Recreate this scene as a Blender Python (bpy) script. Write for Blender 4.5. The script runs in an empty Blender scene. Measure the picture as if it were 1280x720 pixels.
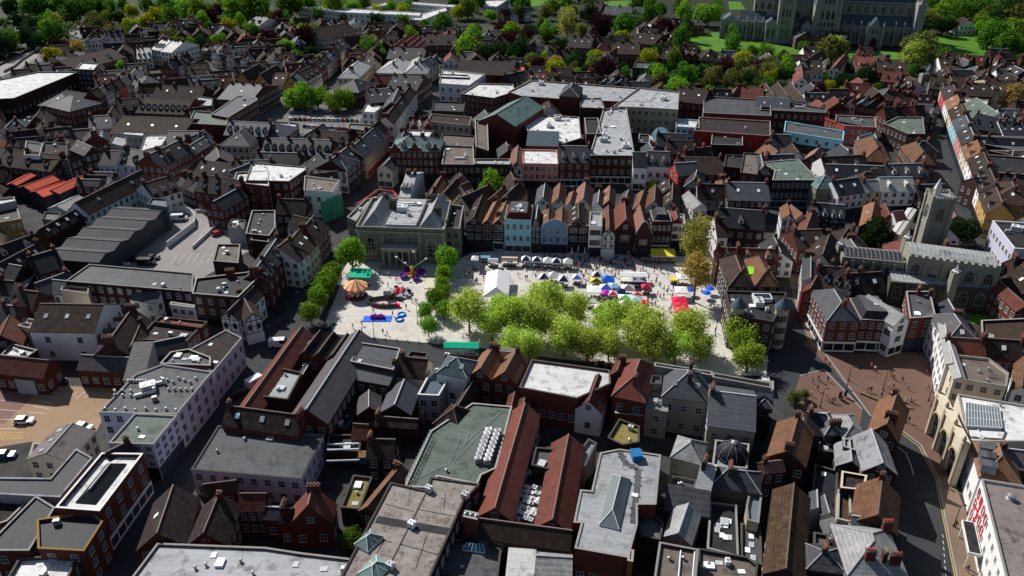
import bpy,math,random
from mathutils import Vector,Matrix
from mathutils.bvhtree import BVHTree
R_=math.radians
PI=math.pi
rnd=random.Random(7)
sc=bpy.context.scene
COL=sc.collection
CH,CF,CT=115.0,1006.0,R_(28.7)
cT,sT=math.cos(CT),math.sin(CT)
def G(px,py,z=0.0):
 u=(px-640)/CF;v=(py-360)/CF
 t=(CH-z)/(sT+v*cT)
 return Vector((u*t,(cT-v*sT)*t,z))
def mpp(px,py,z=0.0):
 return(CH-z)/(sT+(py-360)/CF*cT)/CF
TX={'1':0,'2':310,'3':630,'4':950};TY={'a':0,'b':170,'c':350,'d':530}
TILE=[0,0,330/1251.0]
def T(name,x0=None,y0=None,s=None):
 if x0 is None:TILE[:]=[TX[name[1]],TY[name[0]],330/1251.0]
 else:TILE[:]=[x0,y0,s]
def px(cx,cy):return(TILE[0]+cx*TILE[2],TILE[1]+cy*TILE[2])
def W(cx,cy,z=0.0):return G(*px(cx,cy),z)
M={}
def nt(name):
 m=bpy.data.materials.new(name);m.use_nodes=True
 n=m.node_tree.nodes;n.clear();return m,n,m.node_tree.links
def mat(name,col,rough=.85,var=.22,scale=.35,fine=6.0,rnd_amt=.25,courses=0.0,stain=None,stain_at=.62,metal=0.0,spec=.15,bump=0.0,vert=False,brick=False):
 m,n,l=nt(name)
 out=n.new('ShaderNodeOutputMaterial');b=n.new('ShaderNodeBsdfPrincipled')
 b.inputs['Roughness'].default_value=rough;b.inputs['Metallic'].default_value=metal
 b.inputs['Specular IOR Level'].default_value=spec
 l.new(b.outputs[0],out.inputs[0])
 tc=n.new('ShaderNodeTexCoord');oi=n.new('ShaderNodeObjectInfo')
 off=n.new('ShaderNodeVectorMath');off.operation='MULTIPLY_ADD'
 l.new(oi.outputs['Random'],off.inputs[0]);off.inputs[1].default_value=(91,57,33)
 l.new(tc.outputs['Object'],off.inputs[2])
 n1=n.new('ShaderNodeTexNoise');n1.inputs['Scale'].default_value=scale;n1.inputs['Detail'].default_value=5;n1.inputs['Roughness'].default_value=.65
 n2=n.new('ShaderNodeTexNoise');n2.inputs['Scale'].default_value=fine;n2.inputs['Detail'].default_value=3
 if vert:
  mp=n.new('ShaderNodeMapping');mp.inputs['Scale'].default_value=(1,1,.18);l.new(off.outputs[0],mp.inputs[0]);src=mp.outputs[0]
 else:src=off.outputs[0]
 l.new(src,n1.inputs[0]);l.new(src,n2.inputs[0])
 def math_(op,a,bb):
  k=n.new('ShaderNodeMath');k.operation=op
  for i,v in enumerate((a,bb)):
   if isinstance(v,(int,float)):k.inputs[i].default_value=v
   else:l.new(v,k.inputs[i])
  return k.outputs[0]
 f=math_('ADD',math_('MULTIPLY',math_('SUBTRACT',n1.outputs[0],.5),3.2*var),math_('MULTIPLY',math_('SUBTRACT',n2.outputs[0],.5),2.2*var))
 if courses:
  sp=n.new('ShaderNodeSeparateXYZ');l.new(tc.outputs['Object'],sp.inputs[0])
  w=math_('FRACT',math_('MULTIPLY',sp.outputs[2],1/courses),0)
  f=math_('ADD',f,math_('MULTIPLY',math_('SUBTRACT',w,.5),.38))
 if brick:
  bt=n.new('ShaderNodeTexBrick');bt.inputs['Scale'].default_value=1.0;bw,bh,bk=brick;bt.inputs['Brick Width'].default_value=bw;bt.inputs['Row Height'].default_value=bh
  bt.inputs['Mortar Size'].default_value=.035;bt.inputs['Color1'].default_value=(.5,.5,.5,1);bt.inputs['Color2'].default_value=(.64,.64,.64,1);bt.inputs['Mortar'].default_value=(.2,.2,.2,1)
  l.new(tc.outputs['Object'],bt.inputs[0])
  f=math_('ADD',f,math_('MULTIPLY',math_('SUBTRACT',bt.outputs['Color'],.5),bk))
 f=math_('ADD',f,math_('MULTIPLY',math_('SUBTRACT',oi.outputs['Random'],.5),2*rnd_amt))
 f=math_('MAXIMUM',math_('ADD',f,1.0),.25)
 mul=n.new('ShaderNodeVectorMath');mul.operation='SCALE';mul.inputs[0].default_value=col;l.new(f,mul.inputs['Scale'])
 last=mul.outputs[0]
 if stain:
  n3=n.new('ShaderNodeTexNoise');n3.inputs['Scale'].default_value=scale*2.3;n3.inputs['Detail'].default_value=6;n3.inputs['Roughness'].default_value=.7
  l.new(off.outputs[0],n3.inputs[0])
  rp=n.new('ShaderNodeValToRGB');rp.color_ramp.elements[0].position=stain_at-.06;rp.color_ramp.elements[1].position=stain_at+.08
  l.new(n3.outputs[0],rp.inputs[0])
  mx=n.new('ShaderNodeMix');mx.data_type='RGBA';l.new(rp.outputs[0],mx.inputs[0]);l.new(last,mx.inputs[6]);mx.inputs[7].default_value=(*stain,1)
  last=mx.outputs[2]
 l.new(last,b.inputs['Base Color'])
 if bump:
  bp=n.new('ShaderNodeBump');bp.inputs['Strength'].default_value=bump;bp.inputs['Distance'].default_value=.05;l.new(f,bp.inputs['Height']);l.new(bp.outputs[0],b.inputs['Normal'])
 M[name]=m;return m
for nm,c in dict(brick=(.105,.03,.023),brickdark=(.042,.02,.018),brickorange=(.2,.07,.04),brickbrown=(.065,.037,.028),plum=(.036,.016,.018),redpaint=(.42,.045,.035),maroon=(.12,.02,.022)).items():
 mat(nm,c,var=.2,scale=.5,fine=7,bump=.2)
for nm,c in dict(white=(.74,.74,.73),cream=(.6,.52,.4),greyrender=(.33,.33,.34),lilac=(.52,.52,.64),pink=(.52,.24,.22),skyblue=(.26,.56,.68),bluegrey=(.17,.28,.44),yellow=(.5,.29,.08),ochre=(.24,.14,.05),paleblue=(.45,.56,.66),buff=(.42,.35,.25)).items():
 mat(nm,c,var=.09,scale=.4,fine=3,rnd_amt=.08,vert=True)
mat('stone',(.27,.26,.22),var=.2,scale=.3,fine=4,rnd_amt=.12,stain=(.07,.065,.05),stain_at=.66,vert=True)
mat('stonegreen',(.195,.2,.155),var=.2,scale=.3,fine=4,rnd_amt=.1,stain=(.06,.06,.045),stain_at=.66,vert=True)
mat('stonecath',(.26,.265,.245),var=.2,scale=.2,fine=3,rnd_amt=.05,stain=(.1,.1,.085),stain_at=.62,vert=True)
mat('stonedark',(.09,.085,.07),var=.25,scale=.25,fine=3,rnd_amt=.1,vert=True)
mat('black',(.02,.02,.022),rough=.5)
mat('darkpaint',(.03,.035,.045),rough=.5)
mat('navy',(.018,.018,.075),rough=.7,var=.08)
for nm,c in dict(tbrown=(.034,.021,.017),tred=(.125,.038,.029),torange=(.17,.08,.045),tpink=(.2,.1,.078),trust=(.075,.04,.023),tplum=(.028,.018,.02)).items():
 mat(nm,c,var=.42,scale=.4,fine=4,rnd_amt=.34,courses=.42,stain=tuple(v*.5+.05*w for v,w in zip(c,(.9,.9,.55))),stain_at=.58,bump=.4)
for nm,c in dict(slate=(.056,.06,.07),slatedark=(.019,.021,.027),slatemauve=(.08,.071,.076),slateblue=(.05,.075,.095),slatelight=(.29,.29,.29)).items():
 mat(nm,c,rough=.6,var=.36,scale=.4,fine=4,rnd_amt=.34,courses=.42,stain=tuple(v*1.7+.01 for v in c),stain_at=.64,bump=.2)
for nm,c in dict(felt=(.028,.028,.031),feltgrey=(.08,.083,.088),greywhite=(.31,.32,.33),membrane=(.55,.55,.545),lead=(.26,.27,.275),zinc=(.22,.22,.235),greenfelt=(.105,.135,.115),brownflat=(.13,.105,.092),copper=(.1,.155,.15),purpleflat=(.17,.145,.14)).items():
 mat(nm,c,rough=.7,var=.19,scale=.16,fine=2.2,rnd_amt=.12,stain=tuple(v*.48 for v in c),stain_at=.57,brick=(9,1.25,.8))
mat('concrete',(.26,.23,.21),var=.38,scale=.35,fine=3,rnd_amt=.05,stain=(.12,.1,.09),stain_at=.56)
mat('moss',(.17,.14,.03),var=.4,scale=.6,fine=5,stain=(.2,.19,.15),stain_at=.55)
mat('redsheet',(.55,.085,.05),var=.1)
mat('metaldark',(.085,.087,.095),rough=.85,var=.2,scale=.3,stain=(.1,.075,.06),stain_at=.62)
mat('rustsheet',(.15,.085,.065),var=.3)
mat('ridge',(.2,.15,.13),var=.2);mat('leadridge',(.42,.43,.44),var=.1);mat('coping',(.27,.26,.245),var=.2);mat('copingdark',(.07,.065,.06));mat('copingwhite',(.66,.65,.62),var=.1)
mat('pot',(.4,.13,.06),var=.15);mat('potyellow',(.55,.36,.1));mat('potred',(.5,.04,.03))
mat('frame',(.52,.52,.52),var=.05,rnd_amt=.08);mat('framered',(.55,.03,.05),var=.05)
mat('steel',(.35,.36,.37),rough=.4,metal=.6);mat('whitemetal',(.68,.69,.7),rough=.4,var=.08);mat('timber',(.03,.024,.02));mat('wood',(.2,.12,.06))
mat('bluetarp',(.02,.2,.5),rough=.5);mat('bluedark',(.02,.1,.16));mat('limegreen',(.25,.8,.02))
def glass(name,col,rough=.12):
 m,n,l=nt(name);o=n.new('ShaderNodeOutputMaterial');b=n.new('ShaderNodeBsdfPrincipled');oi=n.new('ShaderNodeObjectInfo')
 rp=n.new('ShaderNodeValToRGB');e=rp.color_ramp.elements;e[0].color=(*[c*.5 for c in col],1);e[1].color=(*[c*2.6 for c in col],1);e[1].position=1
 e2=rp.color_ramp.elements.new(.7);e2.color=(*col,1)
 l.new(oi.outputs['Random'],rp.inputs[0]);l.new(rp.outputs[0],b.inputs['Base Color'])
 b.inputs['Roughness'].default_value=rough;b.inputs['Specular IOR Level'].default_value=.6;l.new(b.outputs[0],o.inputs[0]);M[name]=m
glass('glass',(.02,.024,.03));glass('skyglass',(.2,.24,.25),.25);glass('greenglass',(.2,.3,.27),.2);glass('rooflight',(.5,.54,.56),.3)
class MB:
 def __init__(s):s.v=[];s.f=[];s.m=[]
 def face(s,pts,mi=0):
  i=len(s.v);s.v+=[tuple(p)for p in pts];s.f.append(tuple(range(i,i+len(pts))));s.m.append(mi)
 def box(s,x0,x1,y0,y1,z0,z1,mi=0,bottom=False):
  a=[(x0,y0),(x1,y0),(x1,y1),(x0,y1)]
  s.prism(a,z0,z1,mi,bottom)
 def prism(s,poly,z0,z1,mi=0,bottom=False,top=True):
  n=len(poly);i=len(s.v)
  s.v+=[(p[0],p[1],z0)for p in poly]+[(p[0],p[1],z1)for p in poly]
  for k in range(n):
   j=(k+1)%n;s.f.append((i+k,i+j,i+n+j,i+n+k));s.m.append(mi)
  if top:s.f.append(tuple(i+n+k for k in range(n)));s.m.append(mi)
  if bottom:s.f.append(tuple(i+n-1-k for k in range(n)));s.m.append(mi)
 def slab(s,pts,t,mi=0):
  n=len(pts);i=len(s.v)
  s.v+=[tuple(p)for p in pts]+[(p[0],p[1],p[2]-t)for p in pts]
  s.f.append(tuple(i+k for k in range(n)));s.m.append(mi)
  s.f.append(tuple(i+n+n-1-k for k in range(n)));s.m.append(mi)
  for k in range(n):
   j=(k+1)%n;s.f.append((i+n+k,i+n+j,i+j,i+k));s.m.append(mi)
 def bar(s,a,b,w,mi=0,sides=4,w2=None):
  a=Vector(a);b=Vector(b);d=(b-a)
  if d.length<1e-6:return
  q=d.to_track_quat('Z','Y');i=len(s.v);w2=w if w2 is None else w2
  for p,r in((a,w),(b,w2)):
   for k in range(sides):
    an=2*PI*(k+.5)/sides;s.v.append(tuple(p+q@Vector((math.cos(an)*r,math.sin(an)*r,0))))
  for k in range(sides):
   j=(k+1)%sides;s.f.append((i+k,i+j,i+sides+j,i+sides+k));s.m.append(mi)
  s.f.append(tuple(i+sides-1-k for k in range(sides)));s.m.append(mi)
  s.f.append(tuple(i+sides+k for k in range(sides)));s.m.append(mi)
 def lathe(s,prof,n=12,mi=0,c=(0,0),cap=True,mis=None):
  i=len(s.v)
  for r,z in prof:
   for k in range(n):
    a=2*PI*k/n;s.v.append((c[0]+r*math.cos(a),c[1]+r*math.sin(a),z))
  for q in range(len(prof)-1):
   for k in range(n):
    j=(k+1)%n;s.f.append((i+q*n+k,i+q*n+j,i+(q+1)*n+j,i+(q+1)*n+k));s.m.append(mis[k%len(mis)]if mis else mi)
  if cap:s.f.append(tuple(i+(len(prof)-1)*n+k for k in range(n)));s.m.append(mi)
 def mesh(s,name,mats):
  me=bpy.data.meshes.new(name);me.from_pydata(s.v,[],s.f)
  for m in mats:me.materials.append(M[m]if isinstance(m,str)else m)
  me.polygons.foreach_set('material_index',s.m);me.update();return me
 def build(s,name,mats,parent=None):
  return put(name,s.mesh(name,mats),parent)
def put(name,me,parent=None,loc=None,rz=0,scale=None):
 o=bpy.data.objects.new(name,me);COL.objects.link(o)
 if parent:o.parent=parent
 if loc is not None:o.location=loc
 if rz:o.rotation_euler=(0,0,rz)
 if scale is not None:o.scale=scale
 return o
USED={}
def tag(o,label,cat,group=None):
 if label in USED and not(group and group==USED[label]):print('DUPLABEL',label)
 n=len(label.split())
 if n<4 or n>16:print('LABELWORDS',n,label)
 USED[label]=group
 o['label']=label;o['category']=cat
 if group:o['group']=group
def empty(name,loc,rz=0):
 o=bpy.data.objects.new(name,None);COL.objects.link(o);o.location=loc;o.rotation_euler=(0,0,rz);o.empty_display_size=.5;return o
def struct(name,mb,mats,kind='structure'):
 o=mb.build(name,mats);o['kind']=kind;return o
ORD='first second third fourth fifth sixth seventh eighth ninth tenth eleventh twelfth thirteenth fourteenth fifteenth sixteenth seventeenth eighteenth nineteenth twentieth'.split()
ORD+=['twenty-'+o for o in ORD[:9]]+['thirtieth']+['thirty-'+o for o in ORD[:9]]+['fortieth']+['forty-'+o for o in ORD[:9]]
LM=[];PENDING=[]
def landmark(name,p):LM.append((name,Vector((p[0],p[1]))))
def later(o,base,cat,group,pos,lm=None):PENDING.append((o,base,cat,group,Vector((pos[0],pos[1])),lm))
def settle():
 d={}
 for o,base,cat,grp,p,lm in PENDING:
  lm=min((l for l in LM if lm is None or l[0]==lm),key=lambda l:(l[1]-p).length)if LM else None
  d.setdefault((base,lm[0]),[]).append(((lm[1]-p).length,o,cat,grp))
 for(base,lm),lst in d.items():
  lst.sort(key=lambda t:t[0])
  for i,(_,o,cat,grp)in enumerate(lst):
   lab=base+(' near ' if len(lst)==1 else ', nearest to ' if i==0 else ', %s nearest to '%ORD[i])+lm
   tag(o,lab,cat,grp)
CACHE={}
def win_mesh(w,h,st):
 w=round(w*5)/5;h=round(h*5)/5;k=('win',w,h,st)
 if k in CACHE:return CACHE[k]
 mb=MB();f=.07;a=w/2
 mb.face([(-a,-.015,0),(a,-.015,0),(a,-.015,h),(-a,-.015,h)],1)
 mb.box(-a-f,-a,-.08,0,0,h);mb.box(a,a+f,-.08,0,0,h)
 mb.box(-a-f,a+f,-.08,0,h,h+f);mb.box(-a-f-.05,a+f+.05,-.14,0,-.1,0,bottom=True)
 mb.box(-.03,.03,-.06,0,0,h)
 mb.box(-a,a,-.06,0,h*.48,h*.48+.06)
 CACHE[k]=mb.mesh('window',[{'white':'frame','dark':'darkpaint','red':'framered','stone':'stone'}[st],'glass']);return CACHE[k]
def chim_mesh(v,wall,pot):
 k=('chim',v,wall,pot)
 if k in CACHE:return CACHE[k]
 mb=MB();w,d,n=[(.5,.35,2),(.8,.4,3),(.45,.45,2),(1.2,.4,4)][v]
 mb.box(-w,w,-d,d,-1.6,1.25);mb.box(-w-.07,w+.07,-d-.07,d+.07,1.25,1.43,2,True)
 for i in range(n):
  x=-w+(2*w)*(i+.5)/n
  mb.lathe([(.16,1.43),(.13,1.85),(.17,1.95)],7,1,(x,0))
 CACHE[k]=mb.mesh('chimney',[wall,pot,'copingdark']);return CACHE[k]
def fit_mesh(kind):
 k=('fit',kind)
 if k in CACHE:return CACHE[k]
 mb=MB();mats=['whitemetal','steel','rooflight']
 if kind=='skylight':
  mb.box(-.45,.45,-.6,.6,-.05,.14,0);mb.face([(-.38,-.53,.145),(.38,-.53,.145),(.38,.53,.145),(-.38,.53,.145)],2)
 elif kind=='vent':
  mb.lathe([(.2,0),(.2,.45),(.34,.47),(.34,.6),(.1,.72)],9,1)
 elif kind=='aircon_unit':
  mb.box(-.55,.55,-.4,.4,.1,1.05,0);mb.box(-.5,-.4,-.35,.35,0,.1,1);mb.box(.4,.5,-.35,.35,0,.1,1)
  mb.lathe([(.33,1.05),(.33,1.1),(.12,1.11)],10,1);mb.box(-.5,.5,-.42,-.4,.25,.9,1)
 elif kind=='duct':
  mb.box(-2.2,2.2,-.3,.3,.25,.8,0);mb.box(1.6,2.2,-.3,.3,.8,1.5,0);mb.box(-2.1,-1.9,-.25,.25,0,.25,1);mb.box(1.2,1.4,-.25,.25,0,.25,1);mb.box(-.1,.1,-.32,.32,.23,.82,1)
 elif kind=='roof_hatch':
  mb.box(-.7,.7,-.9,.9,0,.45,0);mb.face([(-.6,-.8,.455),(.6,-.8,.455),(.6,.8,.455),(-.6,.8,.455)],2)
 elif kind=='plant_box':
  mb.box(-1.6,1.6,-1.1,1.1,.15,1.7,0);mb.box(-1.4,1.4,-.9,.9,0,.15,1)
  for i in range(5):mb.box(-1.35+i*.56,-1.0+i*.56,-1.13,-1.1,.4,1.5,1)
  mb.lathe([(.5,1.7),(.5,1.85),(.2,1.87)],10,1,(-.8,0));mb.lathe([(.5,1.7),(.5,1.85),(.2,1.87)],10,1,(.8,0))
 CACHE[k]=mb.mesh(kind,mats);return CACHE[k]
def dorm_mesh(wall,roof):
 k=('dorm',wall,roof)
 if k in CACHE:return CACHE[k]
 mb=MB();w=.75;h=1.25;d=2.6
 mb.prism([(-w,0),(w,0),(w,d),(-w,d)],-.8,h,0,top=False)
 mb.face([(-w,0,h),(w,0,h),(0,0,h+.7)],0)
 mb.slab([(-w-.12,-.15,h-.1),(0,-.15,h+.75),(0,d,h+.75),(-w-.12,d,h-.1)],.1,1)
 mb.slab([(0,-.15,h+.75),(w+.12,-.15,h-.1),(w+.12,d,h-.1),(0,d,h+.75)],.1,1)
 mb.face([(-.45,-.02,.1),(.45,-.02,.1),(.45,-.02,h-.1),(-.45,-.02,h-.1)],2)
 mb.box(-.03,.03,-.05,-.01,.1,h-.1,3);mb.box(-.52,-.45,-.05,0,.05,h-.05,3);mb.box(.45,.52,-.05,0,.05,h-.05,3)
 CACHE[k]=mb.mesh('dormer',[wall,roof,'glass','frame']);return CACHE[k]
SHELLS=[]
FOOT=[]
WINQ=[]
ROOFNAME=dict(tbrown='brown tiled',tred='red tiled',torange='orange tiled',tpink='pink tiled',trust='rust tiled',tplum='dark tiled',slate='grey slate',slatedark='black slate',slatemauve='mauve slate',slateblue='blue slate',slatelight='pale slate',felt='black flat',feltgrey='grey flat',greywhite='pale grey flat',membrane='white flat',lead='lead',zinc='zinc',greenfelt='green flat',brownflat='brown flat',copper='green copper',concrete='concrete',moss='mossy',metaldark='dark metal',purpleflat='purplish flat')
WALLNAME=dict(brick='red brick',brickdark='dark brick',brickorange='orange brick',brickbrown='brown brick',plum='plum brick',white='white',cream='cream',greyrender='grey',lilac='lilac white',pink='pink',skyblue='sky blue',bluegrey='blue',yellow='yellow',ochre='ochre',paleblue='pale blue',buff='buff',stone='stone',stonegreen='stone',stonedark='dark stone',redpaint='red',maroon='maroon',black='black')
def ccw(p):
 a=sum(p[i].x*p[(i+1)%len(p)].y-p[(i+1)%len(p)].x*p[i].y for i in range(len(p)))
 return p if a>0 else p[::-1]
def inset(p,d):
 n=len(p);out=[]
 for i in range(n):
  a,b,c=p[i-1],p[i],p[(i+1)%n]
  e1=(b-a).normalized();e2=(c-b).normalized()
  n1=Vector((-e1.y,e1.x));n2=Vector((-e2.y,e2.x));k=n1+n2
  k=k/max(.3,k.dot(n1))if k.length>.05 else n1
  out.append(b+k*d)
 return out
class Bld:pass
def wallwin(b,p0,p1,h,cols=None,rows=None,st='white',shop=None,z0=0.0,ww=None,wh=None,force=False):
 p0=Vector(p0);p1=Vector(p1);L=(p1-p0).length
 if L<1.8:return
 d=(p1-p0)/L;nr=Vector((d.y,-d.x))
 mid=b.mx@Vector(((p0.x+p1.x)/2,(p0.y+p1.y)/2,h/2));wn=(b.mx.to_3x3()@Vector((nr.x,nr.y,0)))
 if wn.dot(Vector((0,0,CH))-mid)<1.0:return
 sz=0
 if shop and h>4:
  sz=3.1;mb=MB();ang=math.atan2(d.y,d.x)
  n=max(1,round(L/2.6));a=L/2-.12
  mb.box(-a,a,-.22,-.003,2.55,3.1,0,True);mb.box(-a,a,-.1,-.003,0,.45,0)
  mb.face([(-a,-.04,.45),(a,-.04,.45),(a,-.04,2.55),(-a,-.04,2.55)],1)
  for i in range(n+1):
   x=-a+2*a*i/n;w=.14 if i in(0,n)else .09
   mb.box(max(-a,x-w),min(a,x+w),-.13,-.003,0,2.55,0)
  o=mb.build('shopfront',[shop,'glass'],b.root);o.location=((p0.x+p1.x)/2,(p0.y+p1.y)/2,z0);o.rotation_euler=(0,0,ang)
 hh=h-sz-z0
 if rows is None:rows=max(1,int(hh/2.85+.15))
 if cols is None:cols=max(1,min(14,round(L/b.wsp)))
 if not rows or not cols:return
 fh=hh/rows;wh_=wh or min(1.7,fh*.52);ww_=ww or min(1.15,L/cols*.5)
 ang=math.atan2(d.y,d.x)
 for r in range(rows):
  for c in range(cols):
   q=p0+d*(L*(c+.5)/cols);z=z0+sz+fh*r+fh*.28
   WINQ.append((b,Vector((q.x+nr.x*.004,q.y+nr.y*.004,z)),ang,win_mesh(ww_,wh_,st),Vector((nr.x,nr.y,0)),wh_,force))
SEED=[0]
def building(corner,W_,D,rz,t,h,wall,roof,label,cat='building',nm='house',pitch=None,n=2,ch=None,sk=0,dm=0,win=None,wst='white',shop=None,shopw=(0,),nowin=(),ht=0,cl=None,par=.55,cop=None,grp=None,pot='pot',ridge=None,poly=None,ins=None,pend=None,wsp=2.7,rise=None,chw=None,ww=None,wh=None,dmw='white',nop=False,z0=0.0,chy=0.0):
 """corner: world centre of the footprint; W_ x D metres, turned by rz; poly: footprint (local) of a flat building"""
 cop=cop or('copingdark' if nm in('outbuilding','outhouse','shed','plant_room','plant_deck','block')else 'coping')
 SEED[0]+=1;rg=random.Random(SEED[0]*77+5)
 if t in 'gGhm' and W_*D>90 and nm not in('garage','workshop','shed','hall','brick_tower','bank_wing')and pitch is None:
  if ch is None or(ch and t=='g'):ch=max(ch or 0,min(4,int(max(W_,D)/6.5)))
  if not sk and not dm:sk,dm=rg.choice(((2,0),(1,0),(3,0),(0,2),(0,3),(2,0),(0,0)))if t=='g' else(rg.choice((0,1,2)),0)
 b=Bld();b.root=empty(nm,(corner[0],corner[1],z0),rz);b.mx=Matrix.Translation((corner[0],corner[1],z0))@Matrix.Rotation(rz,4,'Z');b.wsp=wsp
 root=b.root
 if pend:later(root,pend,cat,grp,corner)
 else:tag(root,label,cat,grp)
 x,y=W_/2,D/2
 rect=[Vector((-x,-y)),Vector((x,-y)),Vector((x,y)),Vector((-x,y))]
 fp=poly or rect
 mb=MB();rf=MB();ov=.22;th=.16
 tile=roof[0]=='t'
 cap_h=9 if pitch is not None else 3.9
 rmat=ridge or('ridge' if tile else 'leadridge')
 chp=[]
 def cap(a,c,w=.16):rf.bar((a[0],a[1],a[2]+.02),(c[0],c[1],c[2]+.02),w,1)
 slopes=[]
 if t in('f','p','v'):
  top=h+par if t!='v' else h+.3
  inn=inset(fp,.28)
  k=len(fp)
  for i in range(k):
   j=(i+1)%k;a,c,d,e=fp[i],fp[j],inn[j],inn[i]
   mb.face([(a.x,a.y,0),(c.x,c.y,0),(c.x,c.y,top),(a.x,a.y,top)])
   mb.face([(d.x,d.y,h-.4),(e.x,e.y,h-.4),(e.x,e.y,top),(d.x,d.y,top)])
  ou=inset(fp,-.06);ii=inset(fp,.34)
  for i in range(k):
   j=(i+1)%k
   a,c,d,e=ou[i],ou[j],ii[j],ii[i]
   for z,fl in((top+.09,0),(top,1)):
    q=[(a.x,a.y,z),(c.x,c.y,z),(d.x,d.y,z),(e.x,e.y,z)];mb.face(q[::-1]if fl else q,1)
   mb.face([(a.x,a.y,top),(c.x,c.y,top),(c.x,c.y,top+.09),(a.x,a.y,top+.09)],1)
   mb.face([(d.x,d.y,top),(e.x,e.y,top),(e.x,e.y,top+.09),(d.x,d.y,top+.09)],1)
  if t=='v':
   lo=inset(fp,.34);hi=inset(fp,1.5);rh=rise or 2.6
   for i in range(k):
    j=(i+1)%k;rf.face([(lo[i].x,lo[i].y,h+.05),(lo[j].x,lo[j].y,h+.05),(hi[j].x,hi[j].y,h+rh),(hi[i].x,hi[i].y,h+rh)],0)
   rf.face([(q.x,q.y,h+rh)for q in hi],2);zr=h+rh;flat=hi
  else:
   rf.face([(q.x,q.y,h)for q in inset(fp,.27)]);zr=h;flat=inn
   if ins:
    f_,rh,rm=ins;lo=inset(fp,f_);c=sum(lo,Vector((0,0)))/len(lo)
    if len(lo)==4:
     e=[(lo[1]-lo[0]).length,(lo[2]-lo[1]).length]
     if e[0]<e[1]:m0=(lo[0]+lo[1])/2;m1=(lo[2]+lo[3])/2;s_=min(.45,e[0]/2/e[1]);R0=m0.lerp(m1,s_);R1=m1.lerp(m0,s_);F=[(lo[0],lo[1],R0),(lo[1],lo[2],R1,R0),(lo[2],lo[3],R1),(lo[3],lo[0],R0,R1)]
     else:m0=(lo[3]+lo[0])/2;m1=(lo[1]+lo[2])/2;s_=min(.45,e[1]/2/e[0]);R0=m0.lerp(m1,s_);R1=m1.lerp(m0,s_);F=[(lo[0],lo[1],R1,R0),(lo[1],lo[2],R1),(lo[2],lo[3],R0,R1),(lo[3],lo[0],R0)]
     for q in F:rf.face([(p.x,p.y,h+.15+(rh if p in(R0,R1)else 0))for p in q],2)
     cap((R0.x,R0.y,h+.15+rh),(R1.x,R1.y,h+.15+rh))
  area=abs(sum(flat[i].x*flat[(i+1)%k].y-flat[(i+1)%k].x*flat[i].y for i in range(k)))/2
  bx0=min(q.x for q in flat);bx1=max(q.x for q in flat);by0=min(q.y for q in flat);by1=max(q.y for q in flat)
  def inside(p,m=1.3):
   r=False
   for i in range(k):
    a,c=flat[i],flat[(i+1)%k]
    if(a.y>p.y)!=(c.y>p.y)and p.x<(c.x-a.x)*(p.y-a.y)/(c.y-a.y)+a.x:r=not r
    e=c-a;u=max(0,min(1,(p-a).dot(e)/e.length_squared))
    if(a+e*u-p).length<m:return False
   return r
  b.flat=(flat,zr,inside,(bx0,bx1,by0,by1))
  nc=cl if cl is not None else min(11,int(area/28))if not ins else 0
  kinds=['vent','vent','vent','skylight','roof_hatch','aircon_unit','skylight','aircon_unit','plant_box','duct']
  for i in range(nc):
   for _ in range(12):
    p=Vector((rg.uniform(bx0,bx1),rg.uniform(by0,by1)))
    kd=rg.choice(kinds if area>150 else kinds[:6])
    if inside(p,2.4 if kd in('plant_box','duct')else 1.0):
     put(kd,fit_mesh(kd),root,(p.x,p.y,zr+.004),rg.choice((0,PI/2))+rg.uniform(-.05,.05));break
  for i in range(sk if t!='v' else sk):
   for _ in range(20):
    p=Vector((rg.uniform(bx0,bx1),rg.uniform(by0,by1)))
    if inside(p,.9):put('skylight',fit_mesh('skylight'),root,(p.x,p.y,zr+.06));break
  if ch:
   for i in range(ch):
    a,c=fp[(i+1)%k],fp[(i+2)%k];q=(a+c)/2 if i%2 else a.lerp(c,.85);q=q+(Vector((0,0))-q).normalized()*.7
    chp.append((q.x,q.y,h+.9,rg.choice((0,PI/2))))
 else:
  for i in range(4):
   a,c=rect[i],rect[(i+1)%4]
   mb.face([(a.x,a.y,0),(c.x,c.y,0),(c.x,c.y,h),(a.x,a.y,h)])
  pt=math.tan(R_(pitch if pitch is not None else(42 if tile else 36)))
  if t=='g':
   rh=min(y*pt,cap_h);pt=rh/y;e=ov*pt
   for s in(-1,1):
    mb.face([(s*x,-s*y,h),(s*x,s*y,h),(s*x,0,h+rh)])
    q=[(-x-ov*.6,s*(y+ov),h-e+th),(x+ov*.6,s*(y+ov),h-e+th),(x+ov*.6,0,h+rh+th),(-x-ov*.6,0,h+rh+th)]
    rf.slab(q if s<0 else q[::-1],th);slopes.append((Vector((-x,s*y,h)),Vector((x,s*y,h)),Vector((0,-s*y,rh)),s))
   cap((-x-ov*.6,0,h+rh+th),(x+ov*.6,0,h+rh+th))
   for i in range(ch if ch is not None else rg.choice((1,1,2))):chp.append(((-1 if i%2==0 else 1)*(x-.55)*(1 if i<2 else .33),chy,h+rh,PI/2))
  elif t in('G','m'):
   k=1 if t=='G' else n;w=2*x/k;rh=min(w/2*pt,cap_h*1.15);pt=rh/(w/2);e=ov*pt
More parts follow.
